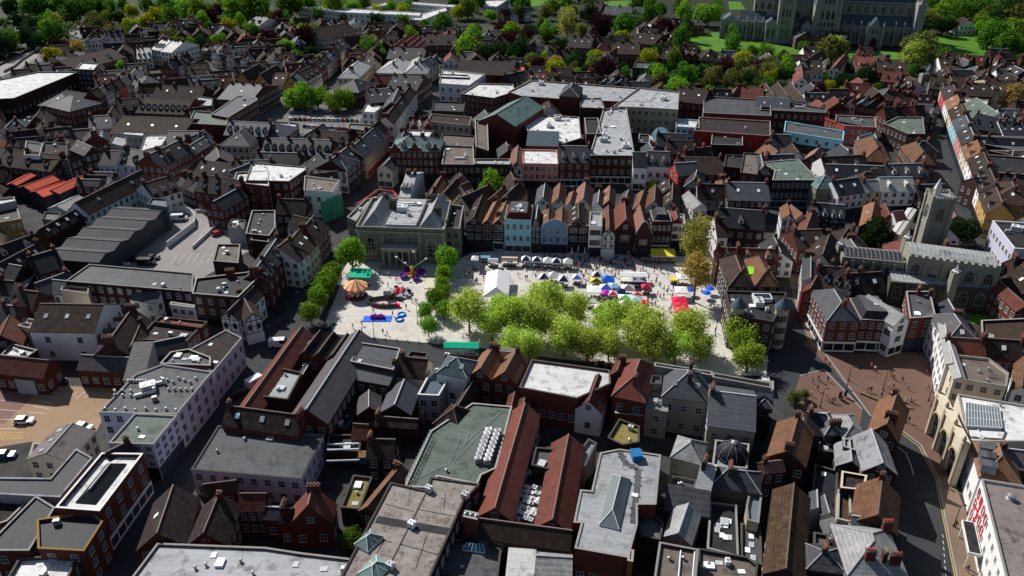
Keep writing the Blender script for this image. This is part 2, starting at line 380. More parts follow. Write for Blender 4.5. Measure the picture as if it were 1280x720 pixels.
   for g in range(k):
    cx=-x+w*(g+.5)
    for s in(-1,1):
     q=[(cx-w/2,s*y,h),(cx+w/2,s*y,h),(cx,s*y,h+rh)];mb.face(q if s<0 else q[::-1])
     o_=ov if(k==1 or(s<0 and g==0)or(s>0 and g==k-1))else 0
     q=[(cx+s*(w/2+o_),-y-ov*.6,h-o_*pt+th),(cx+s*(w/2+o_),y+ov*.6,h-o_*pt+th),(cx,y+ov*.6,h+rh+th),(cx,-y-ov*.6,h+rh+th)]
     rf.slab(q if s>0 else q[::-1],th);slopes.append((Vector((cx+s*w/2,-y,h)),Vector((cx+s*w/2,y,h)),Vector((-s*w/2,0,rh)),s))
    cap((cx,-y-ov*.6,h+rh+th),(cx,y+ov*.6,h+rh+th))
   for i in range(ch if ch is not None else rg.choice((0,1,1))):
    cx=-x+w*(i%k+.5);chp.append((cx+rg.choice((-.4,.4)),(y-.8)*(1 if i%2==0 else-.6),h+rh-.3,0))
   b.gab=(w,rh)
  elif t=='h':
   m_=min(x,y);rh=min(m_*pt,cap_h);pt=rh/m_;e=ov*pt;e=ov*pt
   if x>=y:R0,R1=Vector((-x+y,0)),Vector((x-y,0))
   else:R0,R1=Vector((0,-y+x)),Vector((0,y-x))
   o=[Vector((-x-ov,-y-ov)),Vector((x+ov,-y-ov)),Vector((x+ov,y+ov)),Vector((-x-ov,y+ov))]
   zz=h-e+th;zr=h+rh+th
   v3=lambda p,z:(p.x,p.y,z)
   if x>=y:F=[(o[0],o[1],R1,R0),(o[1],o[2],R1),(o[2],o[3],R0,R1),(o[3],o[0],R0)]
   else:F=[(o[0],o[1],R0),(o[1],o[2],R1,R0),(o[2],o[3],R1),(o[3],o[0],R0,R1)]
   for q in F:
    pts=[v3(p,zr if p in(R0,R1)and p not in o else zz)for p in q]
    if(Vector(pts[-1])-Vector(pts[-2])).length<.02:pts.pop()
    rf.slab(pts,th)
   cap((R0.x,R0.y,zr),(R1.x,R1.y,zr))
   near={0:R0,1:R1 if x>=y else R0,2:R1,3:R0 if x>=y else R1}
   for i in range(4):cap((o[i].x,o[i].y,zz),(near[i].x,near[i].y,zr),.12)
   slopes.append((Vector((-x,-y,h)),Vector((x,-y,h)),Vector((0,min(x,y),rh)),-1))
   for i in range(ch if ch is not None else rg.choice((0,1,2))):
    q=R0 if i%2==0 else R1;chp.append((q.x*.8+(.6 if q.x==0 else 0),q.y*.8+(x*.35*(1 if i%2 else-1)if x<y else 0),h+rh-.3,rg.choice((0,PI/2))))
  elif t=='s':
   rh=rise or D*.35
   for s in(-1,1):q=[(s*x,-y,h),(s*x,y,h),(s*x,y,h+rh)];mb.face(q if s>0 else q[::-1])
   mb.face([(x,y,h),(-x,y,h),(-x,y,h+rh),(x,y,h+rh)])
   rf.slab([(-x-.1,-y-ov,h+th-ov*rh/D),(x+.1,-y-ov,h+th-ov*rh/D),(x+.1,y,h+rh+th),(-x-.1,y,h+rh+th)],th)
   slopes.append((Vector((-x,-y,h)),Vector((x,-y,h)),Vector((0,2*y,rh)),-1))
   for i in range(ch or 0):chp.append(((-1)**i*(x-.6),y-.5,h+rh,0))
 o=mb.build('wall',[wall,cop],root)
 ro=rf.build('roof',[roof,rmat,(ins[2]if ins else roof if t!='v' else 'feltgrey')],root)
 SHELLS.append((b.mx,mb.v,mb.f));SHELLS.append((b.mx,rf.v,rf.f))
 FOOT.append([b.mx@Vector((p.x,p.y,0))for p in fp])
 for i,(cx,cy,cz,a)in enumerate(chp):
  c=put('chimney',chim_mesh(rg.choice((0,1,2,3))if not nop else 2,chw or('brick' if wall in('brick','plum','brickdark','brickorange')else 'brickbrown'),pot),ro,(cx,cy,cz),a)
 if sk and slopes and t not in('f','p','v'):
  sl=[s for s in slopes if s[3]<0]or slopes
  for i in range(sk):
   a,c,up,s=sl[i%len(sl)]if t=='m' else sl[0]
   f1=(i+.5)/sk if t!='m' else .5;p=a.lerp(c,f1)+up*.55
   q=put('skylight',fit_mesh('skylight'),root,p+Vector((0,0,th+.02)))
   nrm=(c-a).cross(up);nrm=nrm if nrm.z>0 else-nrm
   q.rotation_euler=nrm.to_track_quat('Z','Y').to_euler()
 if dm and slopes:
  sl=[s for s in slopes if s[3]<0][0]
  a,c,up,s=sl
  for i in range(dm):
   p=a.lerp(c,(i+.5)/dm)+up*.3
   q=put('dormer',dorm_mesh(dmw,roof),ro,p-Vector((up.x,up.y,0)).normalized()*.3)
   dd=Vector((up.x,up.y)).normalized();q.rotation_euler=(0,0,math.atan2(dd.y,dd.x)-PI/2)
 k=len(fp)
 if win!=0:
  for i in range(k):
   if i in nowin:continue
   cw=win if(win and i==0)else(None,win[1]if win and len(win)>1 else None)
   if i==0 and ht:continue
   wallwin(b,fp[i],fp[(i+1)%k],h,cw[0],cw[1],wst,shop if(shop and i in shopw)else None,ww=ww,wh=wh)
 if t=='G' and win!=0 and b.gab[1]>2.2:wallwin(b,(-1.2,-y),(1.2,-y),h+1.9,1,1,wst,z0=h-.2,wh=1.1)
 if ht:
  tb=MB();nb=max(3,int(2*x/1.1));zz0=3.2
  for i in range(nb+1):
   xx=-x+.1+(2*x-.2)*i/nb;tb.box(xx-.09,xx+.09,-y-.07,-y-.003,zz0,h)
  for z in(zz0,(zz0+h)/2,h-.15):tb.box(-x,x,-y-.1,-y-.073,z-.1,z+.1)
  if t=='G':
   rh=b.gab[1]
   for i in range(1,nb):
    xx=-x+2*x*i/nb;zt=h+rh*(1-abs(xx)/x)-.25
    if zt>h+.2:tb.box(xx-.08,xx+.08,-y-.07,-y-.003,h,zt)
   for s in(-1,1):tb.bar((s*x,-y-.09,h),(0,-y-.09,h+rh-.1),.13)
  tb.build('timber_framing',['timber'],root)
  if shop:wallwin(b,fp[0],fp[1],3.9,0,0,wst,shop)
  wallwin(b,fp[0],fp[1],h,max(1,round(2*x/2.6)),2 if h>7.5 else 1,wst,z0=3.1)
 return b
def B(t,pts,h,wall,roof,label,**k):
 k.setdefault('cat','house' if k.get('nm','house')=='house' else k.get('nm').replace('_',' '))
 if k.get('nm','house')=='house' and h>=8.4:k['nm']=k['cat']='town_house';k['cat']='town house'
 P_=[W(pts[i],pts[i+1],h)for i in range(0,len(pts),2)];P_=[Vector((p.x,p.y))for p in P_]
 if t=='p':
  P_=ccw(P_);c=sum(P_,Vector((0,0)))/len(P_)
  e=max(range(len(P_)),key=lambda i:(P_[(i+1)%len(P_)]-P_[i]).length);d=P_[(e+1)%len(P_)]-P_[e];a=math.atan2(d.y,d.x)
  a=(a+PI/4)%(PI/2)-PI/4
  rot=Matrix.Rotation(-a,2)
  return building(c,0,0,a,'p',h,wall,roof,label,poly=[rot@(p-c)for p in P_],**k)
 A,Bp,C=P_
 ex=(Bp-A).normalized();ey=Vector((-ex.y,ex.x))
 if(C-A).dot(ey)<0:A,Bp=Bp,A;ex=-ex;ey=-ey
 W_=(Bp-A).length;D=max(2.5,(C-A).dot(ey))
 c=A+ex*W_/2+ey*D/2
 return building(c,W_,D,math.atan2(ex.y,ex.x),t,h,wall,roof,label,**k)
def Row(t,a,n,dep,h,walls,roofs,desc,grp=None,hv=.5,jit=.3,kind='house',base=False,**k):
 """a terrace of n attached houses along the line a (eaves, left to right in the photo)"""
 A=W(a[0],a[1],0 if base else h);E=W(a[2],a[3],0 if base else h);A=Vector((A.x,A.y));E=Vector((E.x,E.y))
 ex=(E-A).normalized();ey=Vector((-ex.y,ex.x));L=(E-A).length;w=L/n;rg=random.Random(int(a[0]*7+a[1]*13+n))
 for i in range(n):
  hh=h+rg.uniform(-hv,hv);d=dep+rg.uniform(-jit,jit)*2
  c=A+ex*(w*(i+.5))+ey*(d/2+rg.uniform(0,jit))
  wl=walls[i%len(walls)];rf=roofs[i%len(roofs)]
  lab='%s %s from the left in %s'%(ORD[i],kind,desc)
  kk=dict(k)
  building(c,w-.012,d,math.atan2(ex.y,ex.x),t if isinstance(t,str)and len(t)==1 else t[i%len(t)],hh,wl,rf,lab,cat=kk.pop('cat','terraced house'),nm=kk.pop('nm','terraced_house'),grp=grp or 'houses in '+desc,**kk)
for nm_,q in(('the guildhall',(510,300)),('the car park trees',(400,120)),('the bright white hall roof',(60,105)),('the cathedral porch',(1088,50)),('the church tower',(1166,290)),('the yellow gabled houses',(310,100)),('the orange sheet roofs',(55,235)),('the white market marquee',(628,352)),('the turreted pub',(935,370)),('the flat shopping centre roof',(700,112)),('the copper green gabled roof',(625,145)),('the sawtooth garage roof',(130,290)),('the arcaded cream facade',(1190,520)),('the white school block',(480,15)),('the sky blue frontage',(1015,170)),('the long white street building',(230,500)),('the concrete slab roof',(520,660)),('the lead dome',(913,570)),('the glazed skylight ridge',(768,630)),('the red brick corner block',(1070,400)),('the ring road',(20,65)),('the purple copper beeches',(355,47)),('the pollarded close lawn',(900,62)),('the playing field',(1205,55)),('the high street',(1185,190)),('the courtyard brick range',(350,480)),('the walled parking yard',(60,510)),('the carousel',(446,357))):
 landmark(nm_,G(*q))
T('b2')
bg=B('p',[512,441,932,455,962,318,590,303],11,'stonegreen','lead','grand stone guildhall with columned portico and grey lead roofs beside the market',nm='guildhall',cat='town hall',win=0,cl=0,par=.9,cop='stone')
gr=bg.root
fp_=bg.flat[0]
pA,pB,pC=[bg.mx.inverted()@W(*p,11)for p in((512,441),(932,455),(962,318))]
gx0,gx1,gy=pA.x,pB.x,(pA.y+pB.y)/2;gd=pC.y-gy;gw=gx1-gx0
gang=math.atan2(pB.y-pA.y,gw)
rm=MB()
def hipped(mb,x0,x1,y0,y1,z,rh,mi=0):
 c=[(x0,y0,z),(x1,y0,z),(x1,y1,z),(x0,y1,z)];w=(x1-x0)/2
 R0=((x0+x1)/2,y0+w,z+rh);R1=((x0+x1)/2,y1-w*.4,z+rh)
 mb.face([c[0],c[1],R0],mi);mb.face([c[1],c[2],R1,R0],mi);mb.face([c[2],c[3],R1],mi);mb.face([c[3],c[0],R0,R1],mi)
 for a in c:mb.bar(a,R0 if a[1]<(y0+y1)/2 else R1,.14,1)
 mb.bar(R0,R1,.16,1)
hipped(rm,gx0+1.2,gx0+gw*.31,gy+1.3,gy+gd-1.2,11.02,4.2)
hipped(rm,gx0+gw*.69,gx1-1.2,gy+1.3,gy+gd-1.2,11.02,4.2)
rm.build('hipped_roof',['slatelight','leadridge'],gr)
rm=MB();rm.box(gx0+gw*.33,gx0+gw*.67,gy+.8,gy+gd-1.5,11.01,12.6)
for k in range(5):rm.box(gx0+gw*.33,gx0+gw*.67,gy+2+k*4.5,gy+2.2+k*4.5,12.6,12.68,1)
rm.build('central_roof',['greywhite','lead'],gr)
for i,(fx,fy,kd)in enumerate(((.45,.5,'plant_box'),(.55,.35,'aircon_unit'),(.5,.72,'duct'),(.4,.25,'vent'),(.6,.75,'roof_hatch'),(.37,.6,'vent'),(.63,.55,'skylight'))):
 put(kd,fit_mesh(kd),gr,(gx0+gw*fx,gy+gd*fy,12.69),.1*i)
for fx,fy in((.2,.78),(.33,.55),(.78,.8),(.88,.35)):
 put('chimney',chim_mesh(3,'stonedark','copingdark'),gr,(gx0+gw*fx,gy+gd*fy,14.2),0)
def arch_window(root,x,y,z,w,h,dep=.3,ring=.55):
 mb=MB();n=10;r=w/2
 def prof(k,rr):
  return[(x-rr,z),*[(x-rr*math.cos(PI*i/n),z+h-r+rr*math.sin(PI*i/n))for i in range(n+1)],(x+rr,z)]
 o=prof(0,r+ring);q=prof(0,r)
 for i in range(len(o)-1):
  mb.face([(o[i][0],y-dep,o[i][1]),(o[i+1][0],y-dep,o[i+1][1]),(q[i+1][0],y-dep,q[i+1][1]),(q[i][0],y-dep,q[i][1])])
  mb.face([(o[i][0],y,o[i][1]),(o[i+1][0],y,o[i+1][1]),(o[i+1][0],y-dep,o[i+1][1]),(o[i][0],y-dep,o[i][1])])
  mb.face([(q[i][0],y,q[i][1]),(q[i+1][0],y,q[i+1][1]),(q[i+1][0],y-dep,q[i+1][1]),(q[i][0],y-dep,q[i][1])])
 mb.face([(a,y-.02,b)for a,b in q],1)
 for k in(-.33,0,.33):mb.box(x+k*w-.05,x+k*w+.05,y-.09,y-.03,z,z+h-r*.6,2)
 for k in(.25,.5,.7):mb.box(x-r,x+r,y-.1,y-.06,z+h*k,z+h*k+.09,2)
 return mb.build('arched_window',['stone','glass','frame'],root)
def on_front(o):
 o.location=(pA.x-gx0*math.cos(gang)+gy*math.sin(gang),pA.y-gx0*math.sin(gang)-gy*math.cos(gang),0);o.rotation_euler=(0,0,gang);return o
for f in(.155,.85):on_front(arch_window(gr,gx0+gw*f,gy-.003,2.2,3.0,6.0))
for f in(.39,.495,.6):on_front(arch_window(gr,gx0+gw*f,gy-.003,6.9,1.7,2.8,.2,.35))
for f in(.02,.29,.71,.98):
 mb=MB();mb.box(gx0+gw*f-.5,gx0+gw*f+.5,gy-.25,gy-.004,0,10.9);on_front(mb.build('pilaster',['stone'],gr))
mb=MB();mb.box(gx0-.2,gx1+.2,gy-.55,gy-.26,10.2,10.8,0,True);mb.box(gx0-.1,gx0+gw*.3,gy-.35,gy-.26,1.0,1.4);on_front(mb.build('cornice',['stone'],gr))
mb=MB();mb.box(gx0+gw*.30,gx0+gw*.70,gy-4.2,gy-.27,5.6,6.5,0,True);mb.box(gx0+gw*.295,gx0+gw*.705,gy-4.4,gy-.27,6.5,6.75,0,True);on_front(mb.build('portico_roof',['stone'],gr))
for k in range(6):
 mb=MB();x=gx0+gw*(.315+.37*k/5);mb.lathe([(.42,0),(.42,.2),(.34,.35),(.29,5.2),(.42,5.4),(.42,5.6)],10,0,(x,gy-3.8));on_front(mb.build('column',['stone'],gr))
mb=MB();mb.box(gx0+gw*.28,gx0+gw*.72,gy-5.2,gy-.02,0,.3);mb.box(gx0+gw*.27,gx0+gw*.73,gy-5.8,gy-5.2,0,.15);on_front(mb.build('steps',['stone'],gr))
mb=MB();mb.box(gx0+gw*.47,gx0+gw*.53,gy-.06,gy-.005,.3,4);on_front(mb.build('door',['timber'],gr))
B('p',[936,448,1003,452,1022,345,964,338],9.5,'stonegreen','felt','lower stone side wing with dark flat roof attached right of the columned guildhall',nm='side_wing',cat='annex',par=1,cop='stone',wst='stone')
B('p',[470,392,512,412,590,303,560,305],9.5,'stonegreen','lead','low stone rear wing with grey lead roof at the guildhall left end',nm='side_wing',cat='annex',par=.6,cop='stone',wst='stone')
B('p',[520,330,620,262,690,270,715,300,700,325],7,'pink','felt','low pink rendered building with red parapet behind the guildhall',nm='shop_building',cop='redpaint',par=.9,cl=3)
B('g',[716,290,768,292,790,172],9,'paleblue','slatelight','pale blue house with shiny slate roof rising behind the guildhall',ch=1,dm=0)
B('G',[838,300,893,303,905,205],7,'brick','trust','rusty tiled house squeezed between pale blue house and fish row gables',ch=2)
T('x',470,170,200/1274.0)
B('G',[478,505,605,518,640,392],8,'cream','tbrown','cream gabled house with brown tiles just right of the guildhall roof',ch=0,grp='gabled houses of the back row')
B('G',[618,540,745,582,783,420],8,'cream','tbrown','cream gabled house with darker steep roof, second from guildhall in back row',ch=1,grp='gabled houses of the back row')
B('G',[640,420,705,440,720,395],8.5,'white','torange','small white gable with orange tiles behind the cream gabled houses',ch=0,grp='gabled houses of the back row')
B('G',[850,545,940,560,990,440],8,'brick','torange','narrow orange tiled gable beside the bright green street tree',ch=1,grp='gabled houses of the back row')
B('G',[945,545,1075,565,1110,420],8,'brick','tbrown','steep brown gable with orange left slope right of the bright green tree',ch=1,grp='gabled houses of the back row')
T('x',570,220,200/1274.0)
for a,w_,r_,l_ in(([630,232,752,236,765,110],'cream','slate','grey slated gable above cream wall, behind the sky blue shop'),([762,222,862,226,850,100],'cream','torange','cream gable with twin white windows and orange roof behind blue gabled shop'),([868,245,940,250,935,140],'cream','tpink','small cream gable with pink tiles between two larger back row gables'),([942,245,1078,252,1050,105],'cream','tpink','broad cream gable with long pink tiled slope in back row'),([1082,255,1168,260,1140,140],'white','slate','narrow white gable with grey slates beside the broad pink tiled one'),([1166,240,1262,245,1260,120],'brickbrown','torange','brown fronted gable whose orange roof holds a big rooflight frame')):
 B('G',a,8,w_,r_,l_,ch=1,grp='gabled houses of the back row',pitch=47,sk=2 if 'rooflight' in l_ else 0)
T('x',720,210,200/1274.0)
for a,w_,r_,l_,c_ in(([328,320,428,330,395,205],'white','slate','white gable with mottled grey roof right of the rooflight house',1),([448,335,542,345,500,200],'white','torange','white gable with warm orange brown roof, middle of the back row',1),([543,330,692,340,650,205],'white','trust','wide white gable with rust brown slope near the right of back row',0),([690,318,822,328,800,185],'buff','tbrown','brown tiled gable carrying three small pale rooflights in a row',0)):
 B('G',a,8,w_,r_,l_,ch=c_,grp='gabled houses of the back row',pitch=46,sk=3 if 'three' in l_ else 0)
B('g',[930,335,835,230,960,240],7,'white','slatelight','white side walled house with silvery slates at the right end of back row',ch=0,grp='gabled houses of the back row')
B('G',[645,240,830,250,800,150],7,'plum','tplum','dark steep roofed house behind the three rooflight gable',ch=1)
B('g',[970,250,1215,255,1200,180],6.5,'greyrender','tbrown','grey fronted low shop with two big windows right of white slated house',shop='greyrender',ch=1)
B('h',[860,150,995,165,985,45],8.5,'plum','slatedark','black roofed house with satellite dish beside the red gable',ch=1)
B('p',[985,120,1070,120,1060,60,985,60],6,'skyblue','greenfelt','tiny light blue hut with bright green roof among back alleys',nm='hut',cat='hut',cl=0)
T('x',570,220,200/1274.0)
FR=dict(grp='shops facing the market square')
B('G',[78,382,204,388,200,205],9,'plum','tbrown','plum gabled shop with two white window pairs, first right of guildhall',ch=0,win=(2,2),shop='darkpaint',wh=1.7,ww=1.7,nm='shop',**FR)
B('G',[206,384,287,390,280,215],9,'plum','torange','narrow plum gabled shop with orange roof, second from guildhall',ch=1,win=(1,2),shop='darkpaint',ww=2.6,wh=1.9,nm='shop',**FR)
B('G',[291,386,380,392,375,220],9,'plum','torange','plum gabled shop over a white shopfront beside the sky blue building',ch=2,win=(1,2),shop='frame',ww=2.8,wh=1.9,nm='shop',**FR)
B('v',[386,352,600,358,605,240],11.3,'skyblue','maroon','tall sky blue shop with maroon mansard and flat grey top',sk=5,win=(4,2),shop='frame',rise=2.2,nm='shop',ridge='feltgrey',**FR)
B('G',[604,398,666,400,664,290],9.5,'darkpaint','slatedark','very narrow black timbered shop between sky blue and blue gabled shops',ch=0,win=(2,3),shop='darkpaint',pitch=62,nm='shop',**FR)
B('m',[676,408,893,414,890,290],9,'bluegrey','torange','blue gabled shop with wide pediment front and twin tiled roofs',n=2,ch=1,win=(4,2),shop='darkpaint',nm='shop',**FR)
FRONT_BLUE=(W(676,408,9),W(893,414,9))
B('G',[897,402,1053,406,1050,275],9,'brickdark','tbrown','dark shop with curved parapet and four rooflights left of modern white shop',ch=0,win=(2,2),shop='darkpaint',sk=3,ww=2.2,nm='shop',**FR)
FRONT_DARK=(W(897,402,9),W(1053,406,9))
B('p',[1058,412,1163,414,1160,300,1068,298],10,'white','greywhite','narrow modern white shop with flat roof and black strip windows',win=(1,2),ww=3.2,wh=1.6,shop='darkpaint',cl=1,wst='dark',nm='shop',**FR)
T('x',720,210,200/1274.0)
B('G',[207,532,314,536,300,350],8,'white','torange','black and white half-timbered gable shop right of modern white shop',ht=1,shop='darkpaint',ch=0,nm='shop',pitch=48,**FR)
B('G',[317,490,468,495,455,335],8.6,'brickdark','tred','dark brick gabled shop with white bay window and red roof',win=(1,1),ww=2.6,wh=2,shop='darkpaint',ch=1,pitch=50,nm='shop',**FR)
B('G',[472,528,608,530,590,375],8,'brickdark','tpink','dark shop with white curved gable line and pink tiled roof',win=(1,1),ww=2.2,shop='darkpaint',ch=0,pitch=52,nm='shop',**FR)
FRONT_CURVE=(W(472,528,8),W(608,530,8))
B('v',[612,430,764,432,755,345],11,'brickdark','slatedark','tall dark fronted shop with pale flat top behind the yellow awning',win=(4,2),shop='frame',ch=0,rise=2.0,nm='shop',**FR)
B('p',[768,455,872,458,860,380,770,375],8.5,'white','greywhite','white fronted shop with dark windows, last before the tall plane tree',win=(2,2),wst='dark',ww=1.6,cl=1,shop='darkpaint',nm='shop',**FR)
B('G',[770,430,838,432,830,350],9.5,'brick','tred','small red tiled gable rising behind the last white market shop',ch=1)
B('g',[1130,470,1500,500,1490,370],8,'plum','slatedark','long black roofed range behind the turreted pub with tiny orange dormer',ch=2,dm=1,nm='range',cat='building')
T('b3')
B('g',[1010,480,1060,480,1050,405],8,'white','tbrown','narrow white ended house beside the tall plane tree',ch=1)
def parapet(e,shape,wall,lab=None):
 a,b=e;a=Vector((a.x,a.y));b=Vector((b.x,b.y));d=(b-a).normalized();L=(b-a).length
 root=min((o for o in COL.objects if o.type=='EMPTY' and 'market square' in o.get('group','')),key=lambda o:(Vector((o.location.x,o.location.y))-(a+b)/2).length)
 mb=MB();n=24;z=e[0].z
 pts=[(L*i/n,z+shape(i/n))for i in range(n+1)]
 poly=[(L,z-.3),*pts[::-1],(0,z-.3)]
 mb.face([(x,-.26,zz)for x,zz in poly]);mb.face([(x,-.03,zz)for x,zz in poly[::-1]])
 for i in range(n):mb.box(pts[i][0],pts[i+1][0],-.34,.05,(pts[i][1]+pts[i+1][1])/2,(pts[i][1]+pts[i+1][1])/2+.16,1)
 o=mb.build('parapet',[wall,'coping'],root)
 M_=root.matrix_basis.inverted()@(Matrix.Translation((a.x,a.y,0))@Matrix.Rotation(math.atan2(d.y,d.x),4,'Z'))
 o.matrix_local=M_
parapet(FRONT_BLUE,lambda t:2.6*(1-abs(2*t-1)**1.6)+.3,'bluegrey')
parapet(FRONT_DARK,lambda t:.5+(1.6*math.sin(PI*(t-.3)/.4)if .3<t<.7 else 0),'brickdark')
parapet(FRONT_CURVE,lambda t:.3+4.2*math.cos(PI*(t-.5))**1.3,'brickdark')
T('b3')
B('G',[26,152,88,153,85,70],9.5,'white','tpink','narrow half-timbered gable left of the pink fronted terrace',ht=1,shop='darkpaint',ch=0)
B('p',[90,136,257,140,250,72,85,70],9.5,'pink','membrane','long pink fronted shop with white roof terrace across the back street',win=(6,2),shop='darkpaint',cl=2,nm='shop',cop='pink')
B('g',[258,128,410,130,408,62],9.5,'brick','slatedark','red brick shop with four white windows across and black slate roof',win=(4,2),shop='skyblue',ch=1,nm='shop')
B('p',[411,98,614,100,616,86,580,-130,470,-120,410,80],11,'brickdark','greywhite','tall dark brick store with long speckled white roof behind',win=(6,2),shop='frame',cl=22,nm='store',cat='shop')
B('g',[613,150,678,151,676,100],9,'white','slatedark','narrow white fronted shop beside the tall dark brick store',win=(2,1),shop='white',ch=0,nm='shop')
B('g',[679,142,786,146,780,100],9,'white','slate','white fronted shop with two arched dormers left of the red gable',win=(3,1),shop='white',dm=2,ch=0,nm='shop')
B('G',[786,150,826,190,860,120],9.5,'redpaint','slate','bright red gable wall with white windows facing the back street',ch=0,win=(2,3))
B('g',[826,180,1040,185,1040,120],8.5,'brick','tbrown','dark brown roofed range right of the bright red gable',ch=2,nm='range',cat='house')
B('p',[1040,150,1180,165,1200,100,1050,95],8,'brickdark','felt','flat dark block with pair of arched dormers before the red chimney block',nm='block',cat='building',cl=2)
B('p',[1118,180,1135,85,1215,90,1200,190],10,'brick','brownflat','red and white banded brick block standing on the alley corner',nm='block',cat='building',cl=1)
B('G',[1000,270,1060,275,1100,225],6.5,'brick','tpink','low pink tiled house left of the long dark brick shop',ch=1)
B('G',[1070,280,1130,275,1120,215],6.5,'brick','torange','weathered orange roofed cottage left of the long dark brick shop',ch=1)
B('g',[1065,305,1262,310,1250,240],8.5,'brickdark','slate','long dark brick shop with cornice, left of the half-timbered terrace',win=(6,2),shop='darkpaint',ch=1,nm='shop')
B('h',[1190,180,1262,185,1255,105],9,'brick','slatedark','red brick house with black roof at the narrow alley bend',ch=3)
T('b2')
B('h',[672,70,905,75,905,22],12.5,'brick','copper','big red brick building with green slate roof and three gables',nm='department_store',cat='shop',win=(9,3),ch=2,dm=2,shop='darkpaint')
def big_gable(x0,x1,z):
 a,b=W(x0,72,12.5),W(x1,73,12.5);mb=MB();L=(b-a).length
 mb.face([(0,-.12,-.6),(L,-.12,-.6),(L,-.12,1.2),(L*.75,-.12,1.5),(L*.5,-.12,z),(L*.25,-.12,1.5),(0,-.12,1.2)]);mb.face([(0,.3,-.6),(0,.3,1.2),(L*.25,.3,1.5),(L*.5,.3,z),(L*.75,.3,1.5),(L,.3,1.2),(L,.3,-.6)])
 q=[(0,1.2),(L*.25,1.5),(L*.5,z),(L*.75,1.5),(L,1.2)]
 for i in range(4):mb.bar((q[i][0],.09,q[i][1]),(q[i+1][0],.09,q[i+1][1]),.22,1)
 root=[o for o in COL.objects if o.name.startswith('department_store')][0]
 o=mb.build('gable',['brick','frame'],root);o.matrix_local=root.matrix_basis.inverted()@(Matrix.Translation(a)@Matrix.Rotation(math.atan2((b-a).y,(b-a).x),4,'Z'))
big_gable(672,722,3.2);big_gable(760,822,3.8);big_gable(868,908,3.2)
B('G',[612,160,682,165,660,95],7,'cream','slate','small cream house with pale grey roof on the street corner by big red brick',shop='cream',ch=0,win=(2,1))
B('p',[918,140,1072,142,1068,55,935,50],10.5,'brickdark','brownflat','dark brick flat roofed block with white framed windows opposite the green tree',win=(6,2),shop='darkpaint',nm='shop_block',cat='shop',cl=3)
B('p',[1074,138,1243,142,1240,115,1074,115],11,'brickdark','greywhite','flat dark brick shop right of the white framed window block',win=(6,2),shop='darkpaint',nm='shop_block',cat='shop',cl=2)
T('a2')
B('G',[1090,575,1265,600,1240,490],12,'brick','copper','large brick hall with copper green gabled roof behind the back street',nm='hall',cat='hall',ch=0,win=0,pitch=26,ridge='copper')
B('p',[1075,570,1135,580,1140,720,1080,700],11,'brick','brownflat','square brick stair tower at the green roofed hall corner',nm='stair_tower',cat='tower',win=0,cl=1)
T('a3')
B('p',[20,440,130,385,740,430,690,490,350,480,80,460],11,'brick','greywhite','huge pale flat shopping centre roof crossing behind the market streets',nm='shopping_centre',cat='shopping centre',win=0,cl=8)
B('p',[515,510,640,420,830,440,825,525,660,515],11.5,'buff','greywhite','pale grey fronted arcade block with white roof plant, right of shopping centre',nm='shopping_arcade',cat='shopping centre',win=(5,3),cl=6)
B('h',[262,455,352,460,340,415],14,'brick','slatedark','square brick tower with grey hipped cap amid the pale flat roofs',nm='brick_tower',cat='tower',ch=0,win=0)
B('p',[75,560,90,545,355,560,365,660,270,690,120,640],9,'brickdark','membrane','white roof crowded with machinery between the green hall and speckled roof',nm='plant_roof_block',cat='building',cl=16,win=0)
B('p',[360,515,480,520,460,470,360,470],11.5,'brickdark','greywhite','boxy plant room with pale roof above the speckled white roof',nm='plant_room',cat='building',cl=3,win=0)
B('p',[390,640,460,640,445,565,380,565],11.5,'brickbrown','felt','dark stair block standing at the edge of the speckled roof',nm='stair_block',cat='building',cl=0,win=0)
B('s',[105,690,255,695,250,660],9.5,'brick','slateblue','blue grey lean-to roof below the machinery crowded white roof',win=0)
B('p',[945,540,1265,555,1262,480,945,460],8,'brick','feltgrey','long brick market hall with brown flat roof beyond the sky blue frontage',nm='long_store',cat='shop',cl=0)
B('p',[815,605,925,612,925,575,815,565],6.5,'skyblue','membrane','low light blue shop below the pale grey arcade block',nm='shop',cl=1)
B('p',[900,625,1262,650,1262,580,925,560],6.5,'redpaint','tplum','long low red fronted shop row with blue window panels',nm='shop_row',cat='shop',cl=3,win=(6,1))
B('p',[980,690,1130,695,1130,650,985,640],5.5,'brickdark','felt','flat dark kiosk block in front of the red fronted shops',nm='shop',cl=2,win=0)
B('p',[635,680,690,685,690,645,640,640],6,'brickdark','felt','small dark service block beside the arched blue glass entrance',nm='service_block',cat='building',cl=1,win=0)
g0=W(755,720,0);ga=empty('glass_entrance',g0);tag(ga,'arched blue glass entrance porch between shop roofs','porch')
mb=MB();prof=[(4*math.cos(PI*i/10),4+4*math.sin(PI*i/10))for i in range(11)]
for i in range(10):mb.face([(prof[i][0],0,prof[i][1]),(prof[i+1][0],0,prof[i+1][1]),(prof[i+1][0],9,prof[i+1][1]),(prof[i][0],9,prof[i][1])])
mb.face([(-4,0,0),(4,0,0),*[(a,0,z)for a,z in prof]]);mb.build('glazed_vault',['bluedark'],ga)
mb=MB()
for i in range(10):mb.bar((prof[i][0],-.1,prof[i][1]),(prof[i+1][0],-.1,prof[i+1][1]),.3)
for x in(-4,-1.4,1.4,4):mb.box(x-.15,x+.15,-.2,0,0,4)
for k in range(1,5):
 for i in range(10):mb.bar((prof[i][0],k*2.2,prof[i][1]),(prof[i+1][0],k*2.2,prof[i+1][1]),.16)
mb.build('white_ribs',['paleblue'],ga)
for s in(-1,1):
 mb=MB();mb.box(s*5.2-1,s*5.2+1,-.3,8,0,4.6);mb.build('brick_pier',['buff'],ga)
T('a4')
